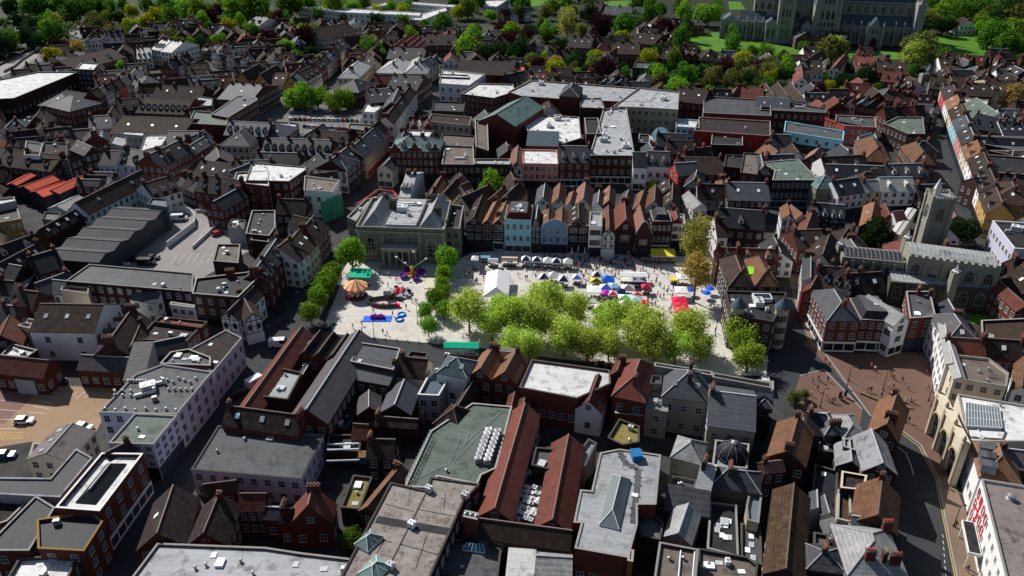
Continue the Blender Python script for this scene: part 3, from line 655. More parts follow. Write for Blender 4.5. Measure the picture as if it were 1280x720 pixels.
B('p',[112,628,392,672,398,628,120,580],7,'skyblue','feltgrey','long sky blue frontage above dark shops, upper right',shop='darkpaint',shopw=range(9),nm='shop_row',cat='shop',win=(6,1),cl=3,cop='skyblue')
B('p',[2,525,310,540,315,520,140,490,0,480],8,'brick','feltgrey','long red brick store with grey roof above the sky blue frontage',nm='store',cat='shop',cl=2,win=(10,2))
B('p',[310,560,355,580,360,550,545,560,550,610,400,600],8,'redpaint','feltgrey','bright red ended block with roof machinery right of the sky blue frontage',nm='store',cat='shop',cl=5)
B('p',[460,655,540,630,555,665,480,690],6,'skyblue','slateblue','small block with light blue striped roof right of the sky blue frontage',nm='shop',cl=0,win=0)
B('p',[585,590,700,640,780,640,770,560,650,560],8,'brickdark','greenfelt','grey green flat roof with four rooflights beside the shady high street',nm='store',cat='shop',cl=0,sk=4)
T('d1')
B('p',[268,412,477,428,682,155,487,152],9.2,'brick','membrane','red brick terrace block with white parapet and black hipped centre roof',nm='office_block',cat='office',cop='copingwhite',par=.8,ins=(2.2,1.6,'slatedark'),win=(4,2),shop='white',shopw=(0,1,2,3),wsp=4)
B('p',[-60,258,240,262,362,122,440,165,285,352,-60,335],7.5,'greyrender','slatedark','L-shaped block with blue black roof and pale gutters beside parking yard',nm='office_block',cat='office',cl=0,win=0,cop='zinc',par=.25)
B('p',[-40,560,172,345,262,400,140,605,-40,605],7.5,'brick','slatedark','blue black roofed wing with red brick end at the lower left',nm='wing',cat='office',cl=0,cop='zinc',par=.25)
B('p',[183,600,402,612,492,470,430,425,178,462],8.2,'brick','slatedark','brick street block with dark roof and ochre edged parapet by lower left street',nm='office_block',cat='office',cl=2,cop='ochre',par=.5,wsp=4)
B('p',[40,740,95,645,372,628,320,760],6,'brickbrown','membrane','square brown block with white roof at the bottom left frame edge',nm='block',cat='building',cl=2)
B('G',[128,168,330,180,478,38],5.5,'cream','purpleflat','cream stable range with mauve roof and rooflights beside parking yard',ch=0,sk=3,pitch=22,nm='office_block',cat='office')
B('p',[-50,380,60,362,130,380,40,470,-50,500],5.5,'brick','tplum','low brick back wing with white window strips at left frame edge',nm='wing',cat='office',cl=0)
B('p',[140,160,300,165,330,110,160,100],4,'cream','membrane','low cream link with white roof beside the mauve roofed range',nm='link_block',cat='building',cl=0,win=0)
T('c1')
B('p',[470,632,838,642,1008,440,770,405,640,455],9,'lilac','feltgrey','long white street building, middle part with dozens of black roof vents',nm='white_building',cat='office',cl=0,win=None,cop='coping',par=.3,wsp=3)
wb=[o for o in COL.objects if o.name.startswith('white_building')][0]
for i in range(34):
 if i<8:q=(500+i*48,615+(i%2)*6)
 elif i<14:q=(545+(i-8)%3*38,530+(i-8)//3*22)
 elif i<22:q=(740+(i-14)*27,470+(i%3)*9)
 elif i<27:q=(800+(i-22)*28,523)
 else:q=(610+(i-27)*14,483)
 p=wb.matrix_basis.inverted()@W(q[0],q[1],9.02);put('vent',fit_mesh('vent'),wb,p)
for q,kd in(((705,520),'plant_box'),((735,500),'duct'),((690,545),'duct'),((735,570),'aircon_unit')):
 put(kd,fit_mesh(kd),wb,wb.matrix_basis.inverted()@W(*q,9.02),.5)
B('p',[760,405,1000,415,1000,375,895,335,810,350],8.5,'brickdark','feltgrey','small raised grey roof with machines at the back of long white building',nm='roof_block',cat='building',cl=8,win=0)
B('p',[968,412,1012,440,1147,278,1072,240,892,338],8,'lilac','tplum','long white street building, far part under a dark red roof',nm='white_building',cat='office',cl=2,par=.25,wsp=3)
B('s',[585,475,680,470,790,350],7,'greyrender','slatemauve','stone coloured sloping roof leaning on the vent covered white building',win=0)
T('d1')
B('p',[516,96,727,102,840,-35,640,-45],9,'lilac','greenfelt','long white street building, near part with olive roof and shadow patch',nm='white_building',cat='office',cl=2,par=.3,wsp=2.2,win=(None,3),shop='darkpaint',shopw=(0,1,2,3))
B('g',[490,150,600,95,680,120],8.5,'brick','tplum','dark red brick end wall closing the near end of long white building',ch=1,win=0)
T('c1')
B('g',[140,245,445,250,495,115],8.5,'white','tbrown','large white gabled house with dark brown roof above the parking yard',ch=0,win=(2,2))
B('g',[335,272,415,285,470,190],6,'white','tbrown','lower white gabled wing behind the parking yard',ch=0,win=(2,2))
B('p',[85,225,270,265,330,240,140,190],6.5,'cream','purpleflat','cream flat roofed wing left of the bright white gable',nm='wing',cat='building',cl=1)
B('g',[440,365,560,200,690,250],7,'plum','tplum','broad dark double roof right of the bright white gable',ch=1)
B('g',[590,345,640,230,720,210],7,'brickdark','tbrown','brown sloped roof between white gable and red flat roofs',ch=1)
B('g',[365,425,620,440,610,370],5,'brick','slatemauve','low mossy grey roofed range along the parking yard back wall',ch=0)
B('g',[-30,440,205,465,190,385],5,'brick','tred','low red tiled shed at the left of the parking yard',ch=0)
B('p',[5,365,130,375,180,340,60,310],5.5,'brickdark','membrane','flat roof with white ducts above the low red tiled shed',nm='workshop',cat='building',cl=5)
B('p',[70,480,160,490,175,475,95,465],3.5,'greyrender','membrane','small shelter with white roof inside the parking yard',nm='shelter',cat='shelter',cl=0,win=0)
B('p',[730,205,955,235,985,205,760,180],7.5,'brick','tred','dark red flat roofed block with white capped parapets beside street corner',nm='block',cat='building',cl=2,par=.5)
B('p',[655,290,885,300,950,232,725,210],7,'brickbrown','tplum','dark reddish flat roof with pale hatches beside white capped block',nm='block',cat='building',cl=3)
B('g',[690,370,880,330,900,270],6.5,'brickbrown','slatedark','black sloped house with two white windows between white building and gable',ch=0,win=(2,2))
B('g',[60,140,150,150,160,70],7,'brickdark','tbrown','dark brown roofed house at the far left behind white gable',ch=1)
B('g',[200,60,290,70,300,10],7,'white','slate','small white house left end of the long black shop block',ch=0)
B('p',[290,55,420,75,425,40,300,30],8,'cream','tpink','cream house with five small windows below the long black block',nm='house',cl=0,win=(5,1))
B('g',[-20,200,60,205,70,130],7,'brickdark','slatedark','black roofed house at left frame edge above the shed',ch=2)
T('b1')
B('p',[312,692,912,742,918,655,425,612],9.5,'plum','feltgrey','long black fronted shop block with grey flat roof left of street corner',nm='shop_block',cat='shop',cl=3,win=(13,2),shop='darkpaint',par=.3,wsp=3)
T('c1')
Row('g',(610,88,735,110),1,5,7,['white'],['slate'],'white gabled front projecting from the long black shop block',win=(2,2),ch=0,cat='shop')
B('p',[808,125,920,140,925,128,812,112],8,'white','felt','white four window front in the long black shop block',nm='shop',cl=0,win=(3,2),shop='darkpaint')
B('p',[912,72,1130,90,1262,-40,930,0],9.5,'brickdark','felt','corner block with half-timbered bays and dark flat roof',nm='shop_block',cat='shop',cl=6,ch=2,win=(4,2),shop='darkpaint')
B('G',[1045,180,1130,190,1170,60],7,'white','tplum','black and white half-timbered bay on the brick corner block',ht=1,ch=0)
B('G',[1160,200,1240,180,1250,60],7,'white','tplum','half-timbered oriel front closest to the street junction',ht=1,ch=1)
T('b2')
B('g',[95,690,205,520,60,560],9,'brick','felt','big dark roof with four white dormers above the left square street',dm=4,ch=2,nm='shop',cat='shop',win=(5,2))
T('b2')
B('g',[240,600,290,560,180,480],8.5,'white','tplum','white gabled shop front on left side of square street, lower one',ch=0,nm='shop')
B('g',[292,560,335,505,215,440],8.5,'cream','tbrown','cream shop front on left side of square street, middle one',ch=1,nm='shop')
B('g',[335,500,385,435,280,395],8.5,'brick','tplum','brick shop front on left side of square street, upper one',ch=1,nm='shop')
B('G',[285,455,345,420,300,370],9.5,'paleblue','tplum','pale blue gable peeping above the square street roofs',ch=0)
B('p',[-10,470,100,480,130,440,130,360,20,360],7,'brickdark','felt','flat dark roof with bright blue box and machinery left of square street',nm='store',cat='shop',cl=5)
B('g',[130,370,270,375,330,330],7.5,'brickdark','tplum','dark plum roofed range behind the square street shops',ch=2)
B('p',[265,262,400,272,435,215,270,195],9.5,'white','brownflat','white walled flat roofed building above the green scaffold net',nm='shop',cat='shop',cl=3,win=(3,2))
B('p',[-10,215,195,220,275,165,270,150,20,130],10.5,'brick','membrane','plain red brick four storey block with white roof and black plant',nm='office_block',cat='office',cl=5,win=(5,3),par=.4)
B('h',[245,150,470,170,520,120],8.5,'white','slate','white corner hotel with grey hipped roof and twelve windows',nm='hotel',cat='hotel',win=(6,2),shop='white',shopw=(0,1),ch=2)
B('g',[470,170,555,100,450,55],8.5,'brickdark','slatedark','dark fronted houses right of the white corner hotel',ch=2,win=(4,2),shop='darkpaint')
B('g',[30,130,240,135,235,100],8,'brickdark','slatedark','black slated house with pale dormers left of the white corner hotel',dm=0,ch=2)
B('g',[60,85,380,95,380,35],9,'plum','slatedark','long black roof with a row of grey dormers behind white corner hotel',dm=9,ch=2,dmw='greyrender',nm='hotel_wing',cat='hotel')
B('g',[560,100,660,5,560,-15],9,'buff','slate','pale fronts with red shop below, running up the narrow shadowed street',ch=3,win=(8,2),shop='redpaint')
p=W(405,400,0);n_=empty('scaffold_net',p,R_(-35));tag(n_,'green scaffold netting wrapped round a shop left of the guildhall','scaffold')
mb=MB();mb.box(-.02,.06,-5,5,.5,8.5);mb.build('netting',[mat('net',(.02,.3,.17),var=.25,scale=1.2,fine=8)],n_)
for k in range(6):
 mb=MB();mb.bar((.15,-5+k*2,0),(.15,-5+k*2,9),.06);mb.build('scaffold_pole',['steel'],n_)
T('x',0,0,1.0)
B('p',[239,588,273,533,404,544,377,600],6.5,'lilac','feltgrey','wide dark grey shed roof with pale front wall right of the street',nm='warehouse',cat='warehouse',cl=3,win=(5,2),par=.2,cop='copingdark')
T('d1')
B('G',[650,600,880,578,985,350],6,'brick','tplum','black double pitched house with red slope next to the lower street',ch=0)
B('G',[884,580,1075,575,1140,390],6,'brick','tplum','dark brown house with windowed end wall, right of black double pitched house',ch=1,win=(2,2))
B('g',[965,345,1120,325,1140,268],6.5,'brick','trust','rusty roofed link below the wide dark grey shed',ch=0)
B('p',[622,740,748,572,1258,592,1430,618,1700,650,1650,760],8,'brick','greywhite','broad whitish flat roof with hatches at the bottom of the view',nm='store',cat='shop',cl=9,par=.35,win=0)
T('d2')
B('g',[-45,412,75,412,105,330],6,'brick','tred','red tiled brick cottage with white sash windows below grey shed',ch=0,win=(3,2))
B('G',[197,478,400,470,430,380],6,'brick','tred','red brick house with steep red roof and oriel window',ch=1,win=(2,1),pitch=50)
B('g',[75,450,150,455,165,390],5,'brick','slatedark','small dark lean-to house between two red tiled brick cottages',ch=0,win=(1,1))
B('g',[150,470,200,470,215,400],6,'brick','tplum','narrow brick link with dark roof beside the steep red roof',ch=1,win=(1,1))
B('p',[440,405,500,252,590,262,530,415],4,'brickdark','moss','low yard roof covered in yellow moss and rubble',nm='outbuilding',cat='shed',cl=3,win=0)
B('G',[527,412,610,440,720,225],6.5,'brickdark','torange','narrow house with glowing orange slope beside the mossy yard roof',ch=1)
B('g',[560,165,690,168,722,80],6,'brickdark','tbrown','brown roofed house above the blue scaffold platform',ch=1)
B('g',[490,70,560,75,590,10],5.5,'brick','tred','small red tiled outhouse left of brown house with blue scaffold',ch=0)
B('p',[375,130,530,140,540,60,385,60],4.5,'brickdark','felt','service yard roof with long white pipes behind grey shed',nm='outbuilding',cat='shed',cl=1,win=0)
for k in(0,1,3):
 q=W(450,92+k*26,5.2);o=empty('pipe_run',(q.x,q.y,4.53),.05);tag(o,['long white duct, nearest the courtyard range','second long white duct below the courtyard range','third long white duct, above the rusty yard','lowest long white duct beside the blue scaffold'][k],'duct','white ducts on the service yard roof')
 mb=MB();mb.bar((-3.3,0,.5),(3.3,0,.5),.2,0,8);mb.build('pipe',['whitemetal'],o)
 for x in(-2.5,2.5):mb=MB();mb.box(x-.1,x+.1,-.2,.2,0,.3);mb.build('bracket',['steel'],o)
q=W(610,230,0);o=empty('scaffold_platform',q,.05);tag(o,'blue wrapped scaffold platform against the brown roofed house','scaffold')
mb=MB();mb.box(-3.2,3.2,-.9,.9,3.2,5.0);mb.build('blue_sheeting',['bluedark'],o)
for x in(-3.2,-1,1,3.2):
 for y in(-1,1):mb=MB();mb.bar((x,y,0),(x,y,6.2),.07);mb.build('scaffold_pole',['bluedark'],o)
mb=MB();mb.box(-3.4,3.4,-1.1,1.1,5.0,5.1);mb.build('deck',['wood'],o)
T('x',400,480,260/780.0)
B('p',[318,388,415,180,572,75,720,88,660,320,605,345,590,380,440,350,425,395],7.5,'brickdark','greenfelt','large grey green flat roof with rows of white condensers',nm='store',cat='shop',cl=1,win=0,par=.25)
st_=[o for o in COL.objects if o.name.startswith('store')][-1]
for i in range(16):
 r_,k=divmod(i,8);p=W(593+r_*34+k*5.6,293-k*15.5+r_*5,7.6);put('condenser',fit_mesh('aircon_unit'),st_,st_.matrix_basis.inverted()@p,.3,(1.25,1.25,1.2))
mb=MB()
for a in((535,230,690,95),(540,232,560,180),(485,300,530,190),(495,300,680,105),(330,370,480,300)):
 mb.bar(W(a[0],a[1],7.62),W(a[2],a[3],7.62),.04)
o=mb.build('cable_run',['steel'],None);o.parent=st_;o.matrix_parent_inverse=st_.matrix_basis.inverted()
mb=MB()
for k in range(14):
 a=W(320+k*7.2,375-k*14.5,7.9);mb.bar(a,a+Vector((0,0,1.1)),.05)
 if k:mb.bar(a+Vector((0,0,1.1)),W(320+(k-1)*7.2,375-(k-1)*14.5,9.0),.05);mb.bar(a+Vector((0,0,.55)),W(320+(k-1)*7.2,375-(k-1)*14.5,8.45),.05)
o=mb.build('railing',['steel'],None);o.parent=st_;o.matrix_parent_inverse=st_.matrix_basis.inverted()
B('p',[265,372,400,402,415,352,600,378,540,440,405,745,75,730],9,'brickdark','concrete','big cracked concrete slab roof with two green glass pyramids',nm='concrete_roof_store',cat='shop',cl=0,win=(None,2),par=.2,cop='copingdark')
cr=[o for o in COL.objects if o.name.startswith('concrete_roof_store')][0];ci=cr.matrix_basis.inverted()
mb=MB()
for a,w_ in(((400,405,268,668),.16),((212,508,488,555),.9),((245,450,350,478),.1),((365,470,500,495),.1),((210,580,270,595),.1),((300,600,440,640),.1),((470,412,465,470),.08),((400,570,360,690),.08),((240,590,195,665),.08),((340,395,330,440),.05)):
 p,q=W(a[0],a[1],9.012),W(a[2],a[3],9.012);d=(q-p).normalized();s=Vector((-d.y,d.x,0))*w_
 mb.face([p-s,q-s,q+s,p+s])
o=mb.build('roof_joint',['felt'],None);o.parent=cr;o.matrix_parent_inverse=ci
for q,r_ in(((184,592),1.6),((206,700),1.9)):
 p=W(*q,9.02);mb=MB();mb.prism([(-r_,-r_*1.3),(r_,-r_*1.3),(r_,r_*1.3),(-r_,r_*1.3)],0,.4,1)
 c=[(-r_,-r_*1.3,.4),(r_,-r_*1.3,.4),(r_,r_*1.3,.4),(-r_,r_*1.3,.4)];ap=[(0,-r_*.3,1.7),(0,r_*.3,1.7)]
 mb.face([c[0],c[1],ap[0]]);mb.face([c[1],c[2],ap[1],ap[0]]);mb.face([c[2],c[3],ap[1]]);mb.face([c[3],c[0],ap[0],ap[1]])
 for i in range(4):mb.bar(c[i],ap[0 if i<2 else 1],.09,1)
 mb.bar(*ap,.09,1)
 for f in(.33,.67):
  for i,j in((1,2),(3,0)):
   a=Vector(c[i]).lerp(Vector(c[j]),f);b_=Vector(ap[1 if i==1 else 0]).lerp(Vector(ap[0 if i==1 else 1]),f);mb.bar(a,b_,.05,1)
 o=mb.build('glass_pyramid',['greenglass','whitemetal'],cr);o.location=ci@p;o.rotation_euler=(0,0,-.35)
for q in((408,402),(345,535),(265,690),(545,427)):put('vent',fit_mesh('plant_box'),cr,ci@W(*q,9.02),-.3,(.4,.5,.7))
T('x',0,0,1.0)
B('G',[597,646,640,652,678,520],7,'brick','tred','long red ridge roof running towards the market, left of plant courtyard',ch=0,pitch=40,nm='range',cat='building')
B('G',[668,660,712,666,740,560],7,'brick','tred','long bright red roof with corrugated dark side, right of plant courtyard',ch=0,pitch=40,nm='range',cat='building')
B('g',[594,672,712,688,712,662],6.5,'brickbrown','tbrown','mossy brown cross range closing the plant courtyard',ch=0,nm='range',cat='building')
T('d3')
B('p',[-20,470,140,485,240,250,240,110,110,120],4,'brickdark','felt','sunken courtyard roof full of white air handling boxes',nm='plant_deck',cat='building',cl=0,win=0,par=.2)
pd=[o for o in COL.objects if o.name.startswith('plant_deck')][0];pi_=pd.matrix_basis.inverted();rg=random.Random(3)
for i in range(26):
 r_,k=divmod(i,4)
 q=(40+k*28+r_*12+rg.uniform(-6,6),460-r_*24+k*3+rg.uniform(-4,4))
 put('air_handler',fit_mesh('aircon_unit'),pd,pi_@W(*q,4.05),rg.uniform(-.1,.1)-.25,(rg.uniform(.9,1.5),rg.uniform(.9,1.4),rg.uniform(.8,1.3)))
for i in range(5):put('air_handler',fit_mesh('aircon_unit'),pd,pi_@W(100+i*24,240+i*4,4.05),-.25,(1.2,1,.9))
B('p',[130,205,215,225,262,130,150,120],7,'brickdark','feltgrey','dark square plant tower inside the white box courtyard',nm='plant_room',cat='building',cl=1,win=0)
T('d2')
o=B('p',[1020,445,1085,460,1095,430,1030,415],10,'brick','concrete','stout brick chimney tower with white pots beside the long red roof',nm='chimney_tower',cat='chimney',cl=0,win=0,par=.3)
for k in range(3):put('pot',fit_mesh('vent'),o.root,(-1+k*1.0,0,10.02))
B('p',[900,720,960,570,1090,530,1200,610,1180,760],5,'brickdark','feltgrey','low dark yard roof with blue glass rooflight at the bottom',nm='outbuilding',cat='shed',cl=3,win=0)
q=W(1075,590,5.1);yr=[x for x in COL.objects if x.name.startswith('outbuilding')][-1];mb=MB();mb.box(-2,2,-.9,.9,0,.3,1);mb.face([(-2,-.9,.3),(2,-.9,.3),(1.4,0,1.2),(-1.4,0,1.2)]);mb.face([(2,.9,.3),(-2,.9,.3),(-1.4,0,1.2),(1.4,0,1.2)]);mb.face([(2,-.9,.3),(2,.9,.3),(1.4,0,1.2)]);mb.face([(-2,.9,.3),(-2,-.9,.3),(-1.4,0,1.2)])
for i in range(6):x=-1.4+2.8*i/5;mb.bar((x*1.4,-.9,.32),(x,0,1.22),.05,1)
o=mb.build('rooflight',['bluedark','whitemetal'],yr);o.location=yr.matrix_basis.inverted()@q
T('d3')
B('s',[10,720,140,730,150,620],5,'greyrender','membrane','pale corrugated lean-to roof with yellow rooflight at the bottom centre',win=0,rise=1.2)
B('g',[150,720,320,730,320,600],5,'brickdark','slatelight','weathered grey sheet roof at the bottom centre beside pale lean-to',ch=0,win=0,pitch=25)
B('p',[335,592,588,637,632,480,632,385,720,385,742,150,545,122,455,140,415,320,362,315,330,470,366,472],9.5,'brick','greywhite','pale blue grey flat roof building with long glazed skylight ridge',nm='skylight_building',cat='shop',cl=2,win=(4,1),par=.15)
sb=[o for o in COL.objects if o.name.startswith('skylight_building')][0];si=sb.matrix_basis.inverted()
mb=MB();z=9.52
c=[W(450,482,z),W(545,505,z),W(600,270,z),W(512,245,z)];up=Vector((0,0,2.0))
R0=(c[0]+c[1])/2+(c[3]-c[0])*.2+up;R1=(c[2]+c[3])/2-(c[3]-c[0])*.12+up
c2=[x+Vector((0,0,.35))for x in c]
for i in range(4):mb.face([c[i],c[(i+1)%4],c2[(i+1)%4],c2[i]],1)
mb.face([c2[0],c2[1],R0]);mb.face([c2[1],c2[2],R1,R0]);mb.face([c2[2],c2[3],R1]);mb.face([c2[3],c2[0],R0,R1])
for a,b_ in((c2[0],R0),(c2[1],R0),(c2[2],R1),(c2[3],R1),(R0,R1)):mb.bar(a,b_,.1,1)
for i in range(1,22):
 f=i/22
 for e0,e1 in((c2[0],c2[3]),(c2[1],c2[2])):
  a=e0.lerp(e1,f);k=min(1,max(0,(f-.2)/.68));b_=R0.lerp(R1,k)
  if f<.2:b_=(c2[0]if e0==c2[0]else c2[1]).lerp(R0,f/.2)
  if f>.88:b_=(c2[3]if e0==c2[0]else c2[2]).lerp(R1,(1-f)/.12)
  mb.bar(a,b_,.045,1)
o=mb.build('glazed_ridge',['skyglass','whitemetal'],None);o.parent=sb;o.matrix_parent_inverse=si
mb=MB();path=[W(*q,9.56)for q in((545,125),(575,185),(635,215),(632,290),(618,400),(612,470))]
for a,b_ in zip(path,path[1:]):
 d=(b_-a).normalized();s=Vector((-d.y,d.x,0))*.55;mb.slab([a-s,b_-s,b_+s,a+s],.05)
 for k in(0,.5):
  p=a.lerp(b_,k)
  for u in(1,-1):mb.bar(p+s*u,p+s*u*1.5+Vector((0,0,.1)),.09)
o=mb.build('roof_walkway',['feltgrey'],None);o.parent=sb;o.matrix_parent_inverse=si
q=W(625,160,9.52);o=empty('water_tank',q,.1);tag(o,'bright blue tank cover on the pale flat roof with skylight ridge','tank')
mb=MB();mb.box(-.9,.9,-1.1,1.1,0,1.3);mb.box(-1,1,-1.2,1.2,1.3,1.4,0,True);mb.build('cover',['bluetarp'],o)
B('p',[585,650,610,655,615,600,590,598],11,'brickorange','copingdark','orange brick chimney stack at the near end of the skylight building',nm='chimney_stack',cat='chimney',cl=0,win=0,par=.1)
B('p',[490,75,545,-15,640,20,640,95,560,110],7,'brickdark','moss','mossy green flat roof behind the building with skylight ridge',nm='outbuilding',cat='shed',cl=2,win=0)
B('p',[640,480,700,430,755,480,740,560,640,540],6,'brickdark','greenfelt','dark green sheeted roof at the right of skylight building',nm='outbuilding',cat='shed',cl=0,win=0)
B('p',[300,210,385,210,440,100,400,80],6,'greyrender','lead','slim pale roof strip between red ranges and skylight building',nm='outbuilding',cat='shed',cl=0,win=0)
B('h',[792,155,930,190,975,95],7.5,'stone','slatelight','stone house with bright hipped slates left of the lead dome',ch=0,win=(2,1))
dm_=B('p',[985,205,1150,222,1160,105,1000,85],6.5,'stonedark','lead','stone rotunda base with ribbed lead dome',nm='domed_building',cat='domed hall',cl=0,win=0)
p=dm_.mx.inverted()@W(1080,150,6.52);mb=MB();r_=3.1
mb.lathe([(r_+.25,0),(r_+.25,.5),(r_,.55)]+[(r_*math.cos(PI/2*i/7),.55+r_*.85*math.sin(PI/2*i/7))for i in range(8)],20,0,(p.x,p.y))
mb.v=[(a,b_,c_+6.51)for a,b_,c_ in mb.v];mb.build('dome',['slatedark'],dm_.root)
for i in range(10):
 a=2*PI*i/10;mb=MB();pts=[Vector((p.x+(r_+.03)*math.cos(PI/2*k/7)*math.cos(a),p.y+(r_+.03)*math.cos(PI/2*k/7)*math.sin(a),7.06+r_*.85*math.sin(PI/2*k/7)))for k in range(7)]
 for u,v in zip(pts,pts[1:]):mb.bar(u,v,.07)
 mb.build('dome_rib',['zinc'],dm_.root)
mb=MB();mb.lathe([(.6,9.6),(.6,10.1),(.1,10.5)],8,0,(p.x,p.y));mb.build('lantern',['leadridge'],dm_.root)
B('h',[978,292,1215,332,1160,222],7.5,'stonedark','slate','grey slated house with two windows just below the lead dome',ch=1,win=(4,1))
B('g',[905,310,975,330,985,190],7.5,'greyrender','slatelight','narrow pale ridge block linking to the house below the dome',ch=1,win=0)
B('p',[800,255,905,275,920,330,790,310],5.5,'stone','slate','small grey roof with yellow chimney left of house below dome',nm='outbuilding',cat='shed',cl=2,win=0)
B('s',[760,405,970,440,965,350],6,'stonedark','slate','dark slate lean-to with lead edge below the bright hipped slates',win=0)
B('G',[755,535,885,575,950,440],6,'stone','slatelight','house with pale left slope and double window at the bottom',ch=0,win=(2,1),pitch=38)
B('p',[735,570,920,605,905,760,710,740],8,'brick','brownflat','brown flat roof carrying parallel grey pipes at the bottom edge',nm='store',cat='shop',cl=2,win=0,cop='coping')
pr=[o for o in COL.objects if o.name.startswith('store')][-1];mb=MB()
for x in(838,905,922):mb.bar(W(x,600,8.3),W(x-12,740,8.3),.16,0,6)
o=mb.build('pipe',['whitemetal'],None);o.parent=pr;o.matrix_parent_inverse=pr.matrix_basis.inverted()
B('p',[975,380,1100,395,1110,640,960,600],5,'stonedark','felt','stepped dark courtyard roof with white glazed panels',nm='courtyard_block',cat='building',cl=2,sk=7,win=0)
B('p',[1120,480,1215,500,1220,680,1120,640],4.5,'stonedark','feltgrey','low shady roof with three pale hatches beside long rusty range',nm='outbuilding',cat='shed',cl=0,sk=4,win=0)
B('p',[1145,400,1160,330,1220,345,1205,480,1150,465],6.5,'buff','skyglass','small glass roofed box right of the house below the dome',nm='glasshouse',cat='building',cl=0,win=0)
B('p',[920,600,1150,640,1200,680,1190,760,915,740],5.5,'brickdark','brownflat','cluttered brownish flat roof at the bottom, right of parallel pipes',nm='outbuilding',cat='shed',cl=5,win=0)
T('c2')
T('x',0,0,1.0)
B('g',[291,520,366,417,316,530],8,'brick','tred','left range of the courtyard block, dark red roof towards the street',ch=0,nm='range',cat='building',pitch=40)
B('g',[361,524,429,424,403,540],8,'brick','slatemauve','long mottled grey roof forming the right range of the courtyard block',ch=0,nm='range',cat='building',pitch=36)
B('g',[278,532,372,545,372,520],8,'brick','tplum','near cross range of the courtyard block with mossy dark slope',ch=1,nm='range',cat='building')
B('m',[372,446,425,452,436,424],8,'brick','tplum','saw-toothed far end of the courtyard block under dark ridges',n=3,ch=0,nm='range',cat='building')
B('p',[328,498,360,502,378,468,350,462],8.5,'brickdark','lead','round cornered grey plant roof inside the courtyard block',nm='plant_room',cat='building',cl=5,win=0)
B('p',[352,478,372,482,400,436,386,432],6.5,'brickdark','slatedark','dark inner roof with glass lantern inside the courtyard block',nm='inner_roof',cat='building',cl=1,sk=3,win=0)
T('c2')
B('p',[487,392,690,432,722,330,512,298],9.5,'brickbrown','slate','plum brick house with black flat roof and domed front parapet scrolls',nm='town_house',cat='house',cl=0,sk=1,par=.35)
B('s',[452,462,668,500,690,432],7.5,'brickbrown','slate','grey lean-to slope with five windows below black flat roof',rise=2.2,win=(4,2),ch=1)
B('g',[705,455,835,470,860,390],7,'cream','tbrown','cream rear wing with rusty roof and small white windows',ch=1,win=(2,1))
B('p',[745,385,840,400,855,355,770,345],8.5,'brick','tplum','red parapet roof with dark hatch, right of black flat roof',nm='block',cat='house',cl=1)
B('h',[895,440,1035,465,1045,380],9,'white','slateblue','blue slated hipped house with white framed terrace and scaffold',ch=0,sk=2,win=(3,1))
B('p',[805,555,905,560,945,490,1040,490,1035,440,890,430,850,470],6.5,'greyrender','slateblue','white edged roof terrace below the blue slated hipped house',nm='terrace_block',cat='house',cl=1,par=.7,cop='copingwhite')
B('G',[1045,455,1155,475,1190,360],8,'brick','torange','brick rear with orange striped roof, left one of a pair',ch=1,win=(2,2))
B('G',[1160,470,1270,490,1265,370],8,'brick','torange','brick rear with orange striped roof, right one of a pair',ch=1,win=(2,2))
B('G',[520,640,630,630,640,550],5.5,'brickdark','slatemauve','small grey gabled outhouse with white window, left of dark gable pair',ch=0,win=(1,1))
B('G',[625,630,770,640,790,520],6,'brickdark','slate','dark slate gabled outhouse in the back yards below plum brick house',ch=0,win=0)
B('g',[600,690,800,705,810,665],5,'brickdark','tbrown','low brown roofed shed in the back yards',ch=1,win=0)
B('h',[880,680,1000,720,1020,610],6.5,'brickdark','tbrown','pyramid roofed brown house with two white dormers above green flat roof',ch=0,win=0)
B('g',[970,610,1040,500,1070,540],6.5,'brick','tplum','dark red gabled wing behind the pyramid roofed brown house',ch=0,win=0)
B('p',[440,560,540,575,470,720,380,700],3.5,'brickdark','felt','low dark yard roof beside the mottled grey range',nm='outbuilding',cat='shed',cl=2,win=0)
q=W(840,660,0);o=empty('site_hoist',q,-.3);tag(o,'yellow and white builders hoist standing in the back yard','hoist')
mb=MB();mb.box(-.5,.5,-2.2,2.2,2.6,3.0);mb.build('yellow_deck',['potyellow'],o)
for x in(-.5,.5):
 for y in(-2,0,2):mb=MB();mb.bar((x,y,0),(x,y,4.2),.07);mb.build('pole',['frame'],o)
T('c3')
B('p',[72,518,345,570,505,500,500,435,130,385],8.5,'brick','membrane','bright white flat roof building facing the market trees',nm='white_roof_store',cat='shop',cl=0,win=(6,1),par=.5,cop='copingdark')
B('p',[-40,345,45,352,55,335,-30,330],7,'white','membrane','white fascia strip below the green market hoarding',nm='shop',cat='shop',cl=0,win=0)
B('G',[338,610,460,632,505,500],6.5,'white','tred','brick rear with white boarded gable and red roof',ch=0,win=(1,1))
B('m',[-10,690,100,700,165,560],6,'brick','tred','paired steep red roofs below the white flat roof',n=2,ch=0,win=0)
B('h',[512,548,668,580,690,400],9,'brick','tred','tall brick house with bright red hipped roof facing market trees',ch=1,win=(2,2))
B('G',[505,450,560,460,575,395],9,'brick','tred','slender red gable left of the bright red hipped roof',ch=1,win=0)
B('p',[525,640,660,655,672,590,540,580],5,'brick','greenfelt','low green roofed back extension below bright red hipped roof',nm='extension',cat='house',cl=0)
B('p',[670,620,775,635,785,545,690,540],7,'stone','lead','stone rear tower wing with pale lead roof and three windows',nm='wing',cat='house',cl=2,win=(1,2))
B('p',[690,500,745,505,745,465,700,460],9,'stone','slate','little grey flat block by the brick chimney stack of stone bank',nm='block',cat='house',cl=0,win=0)
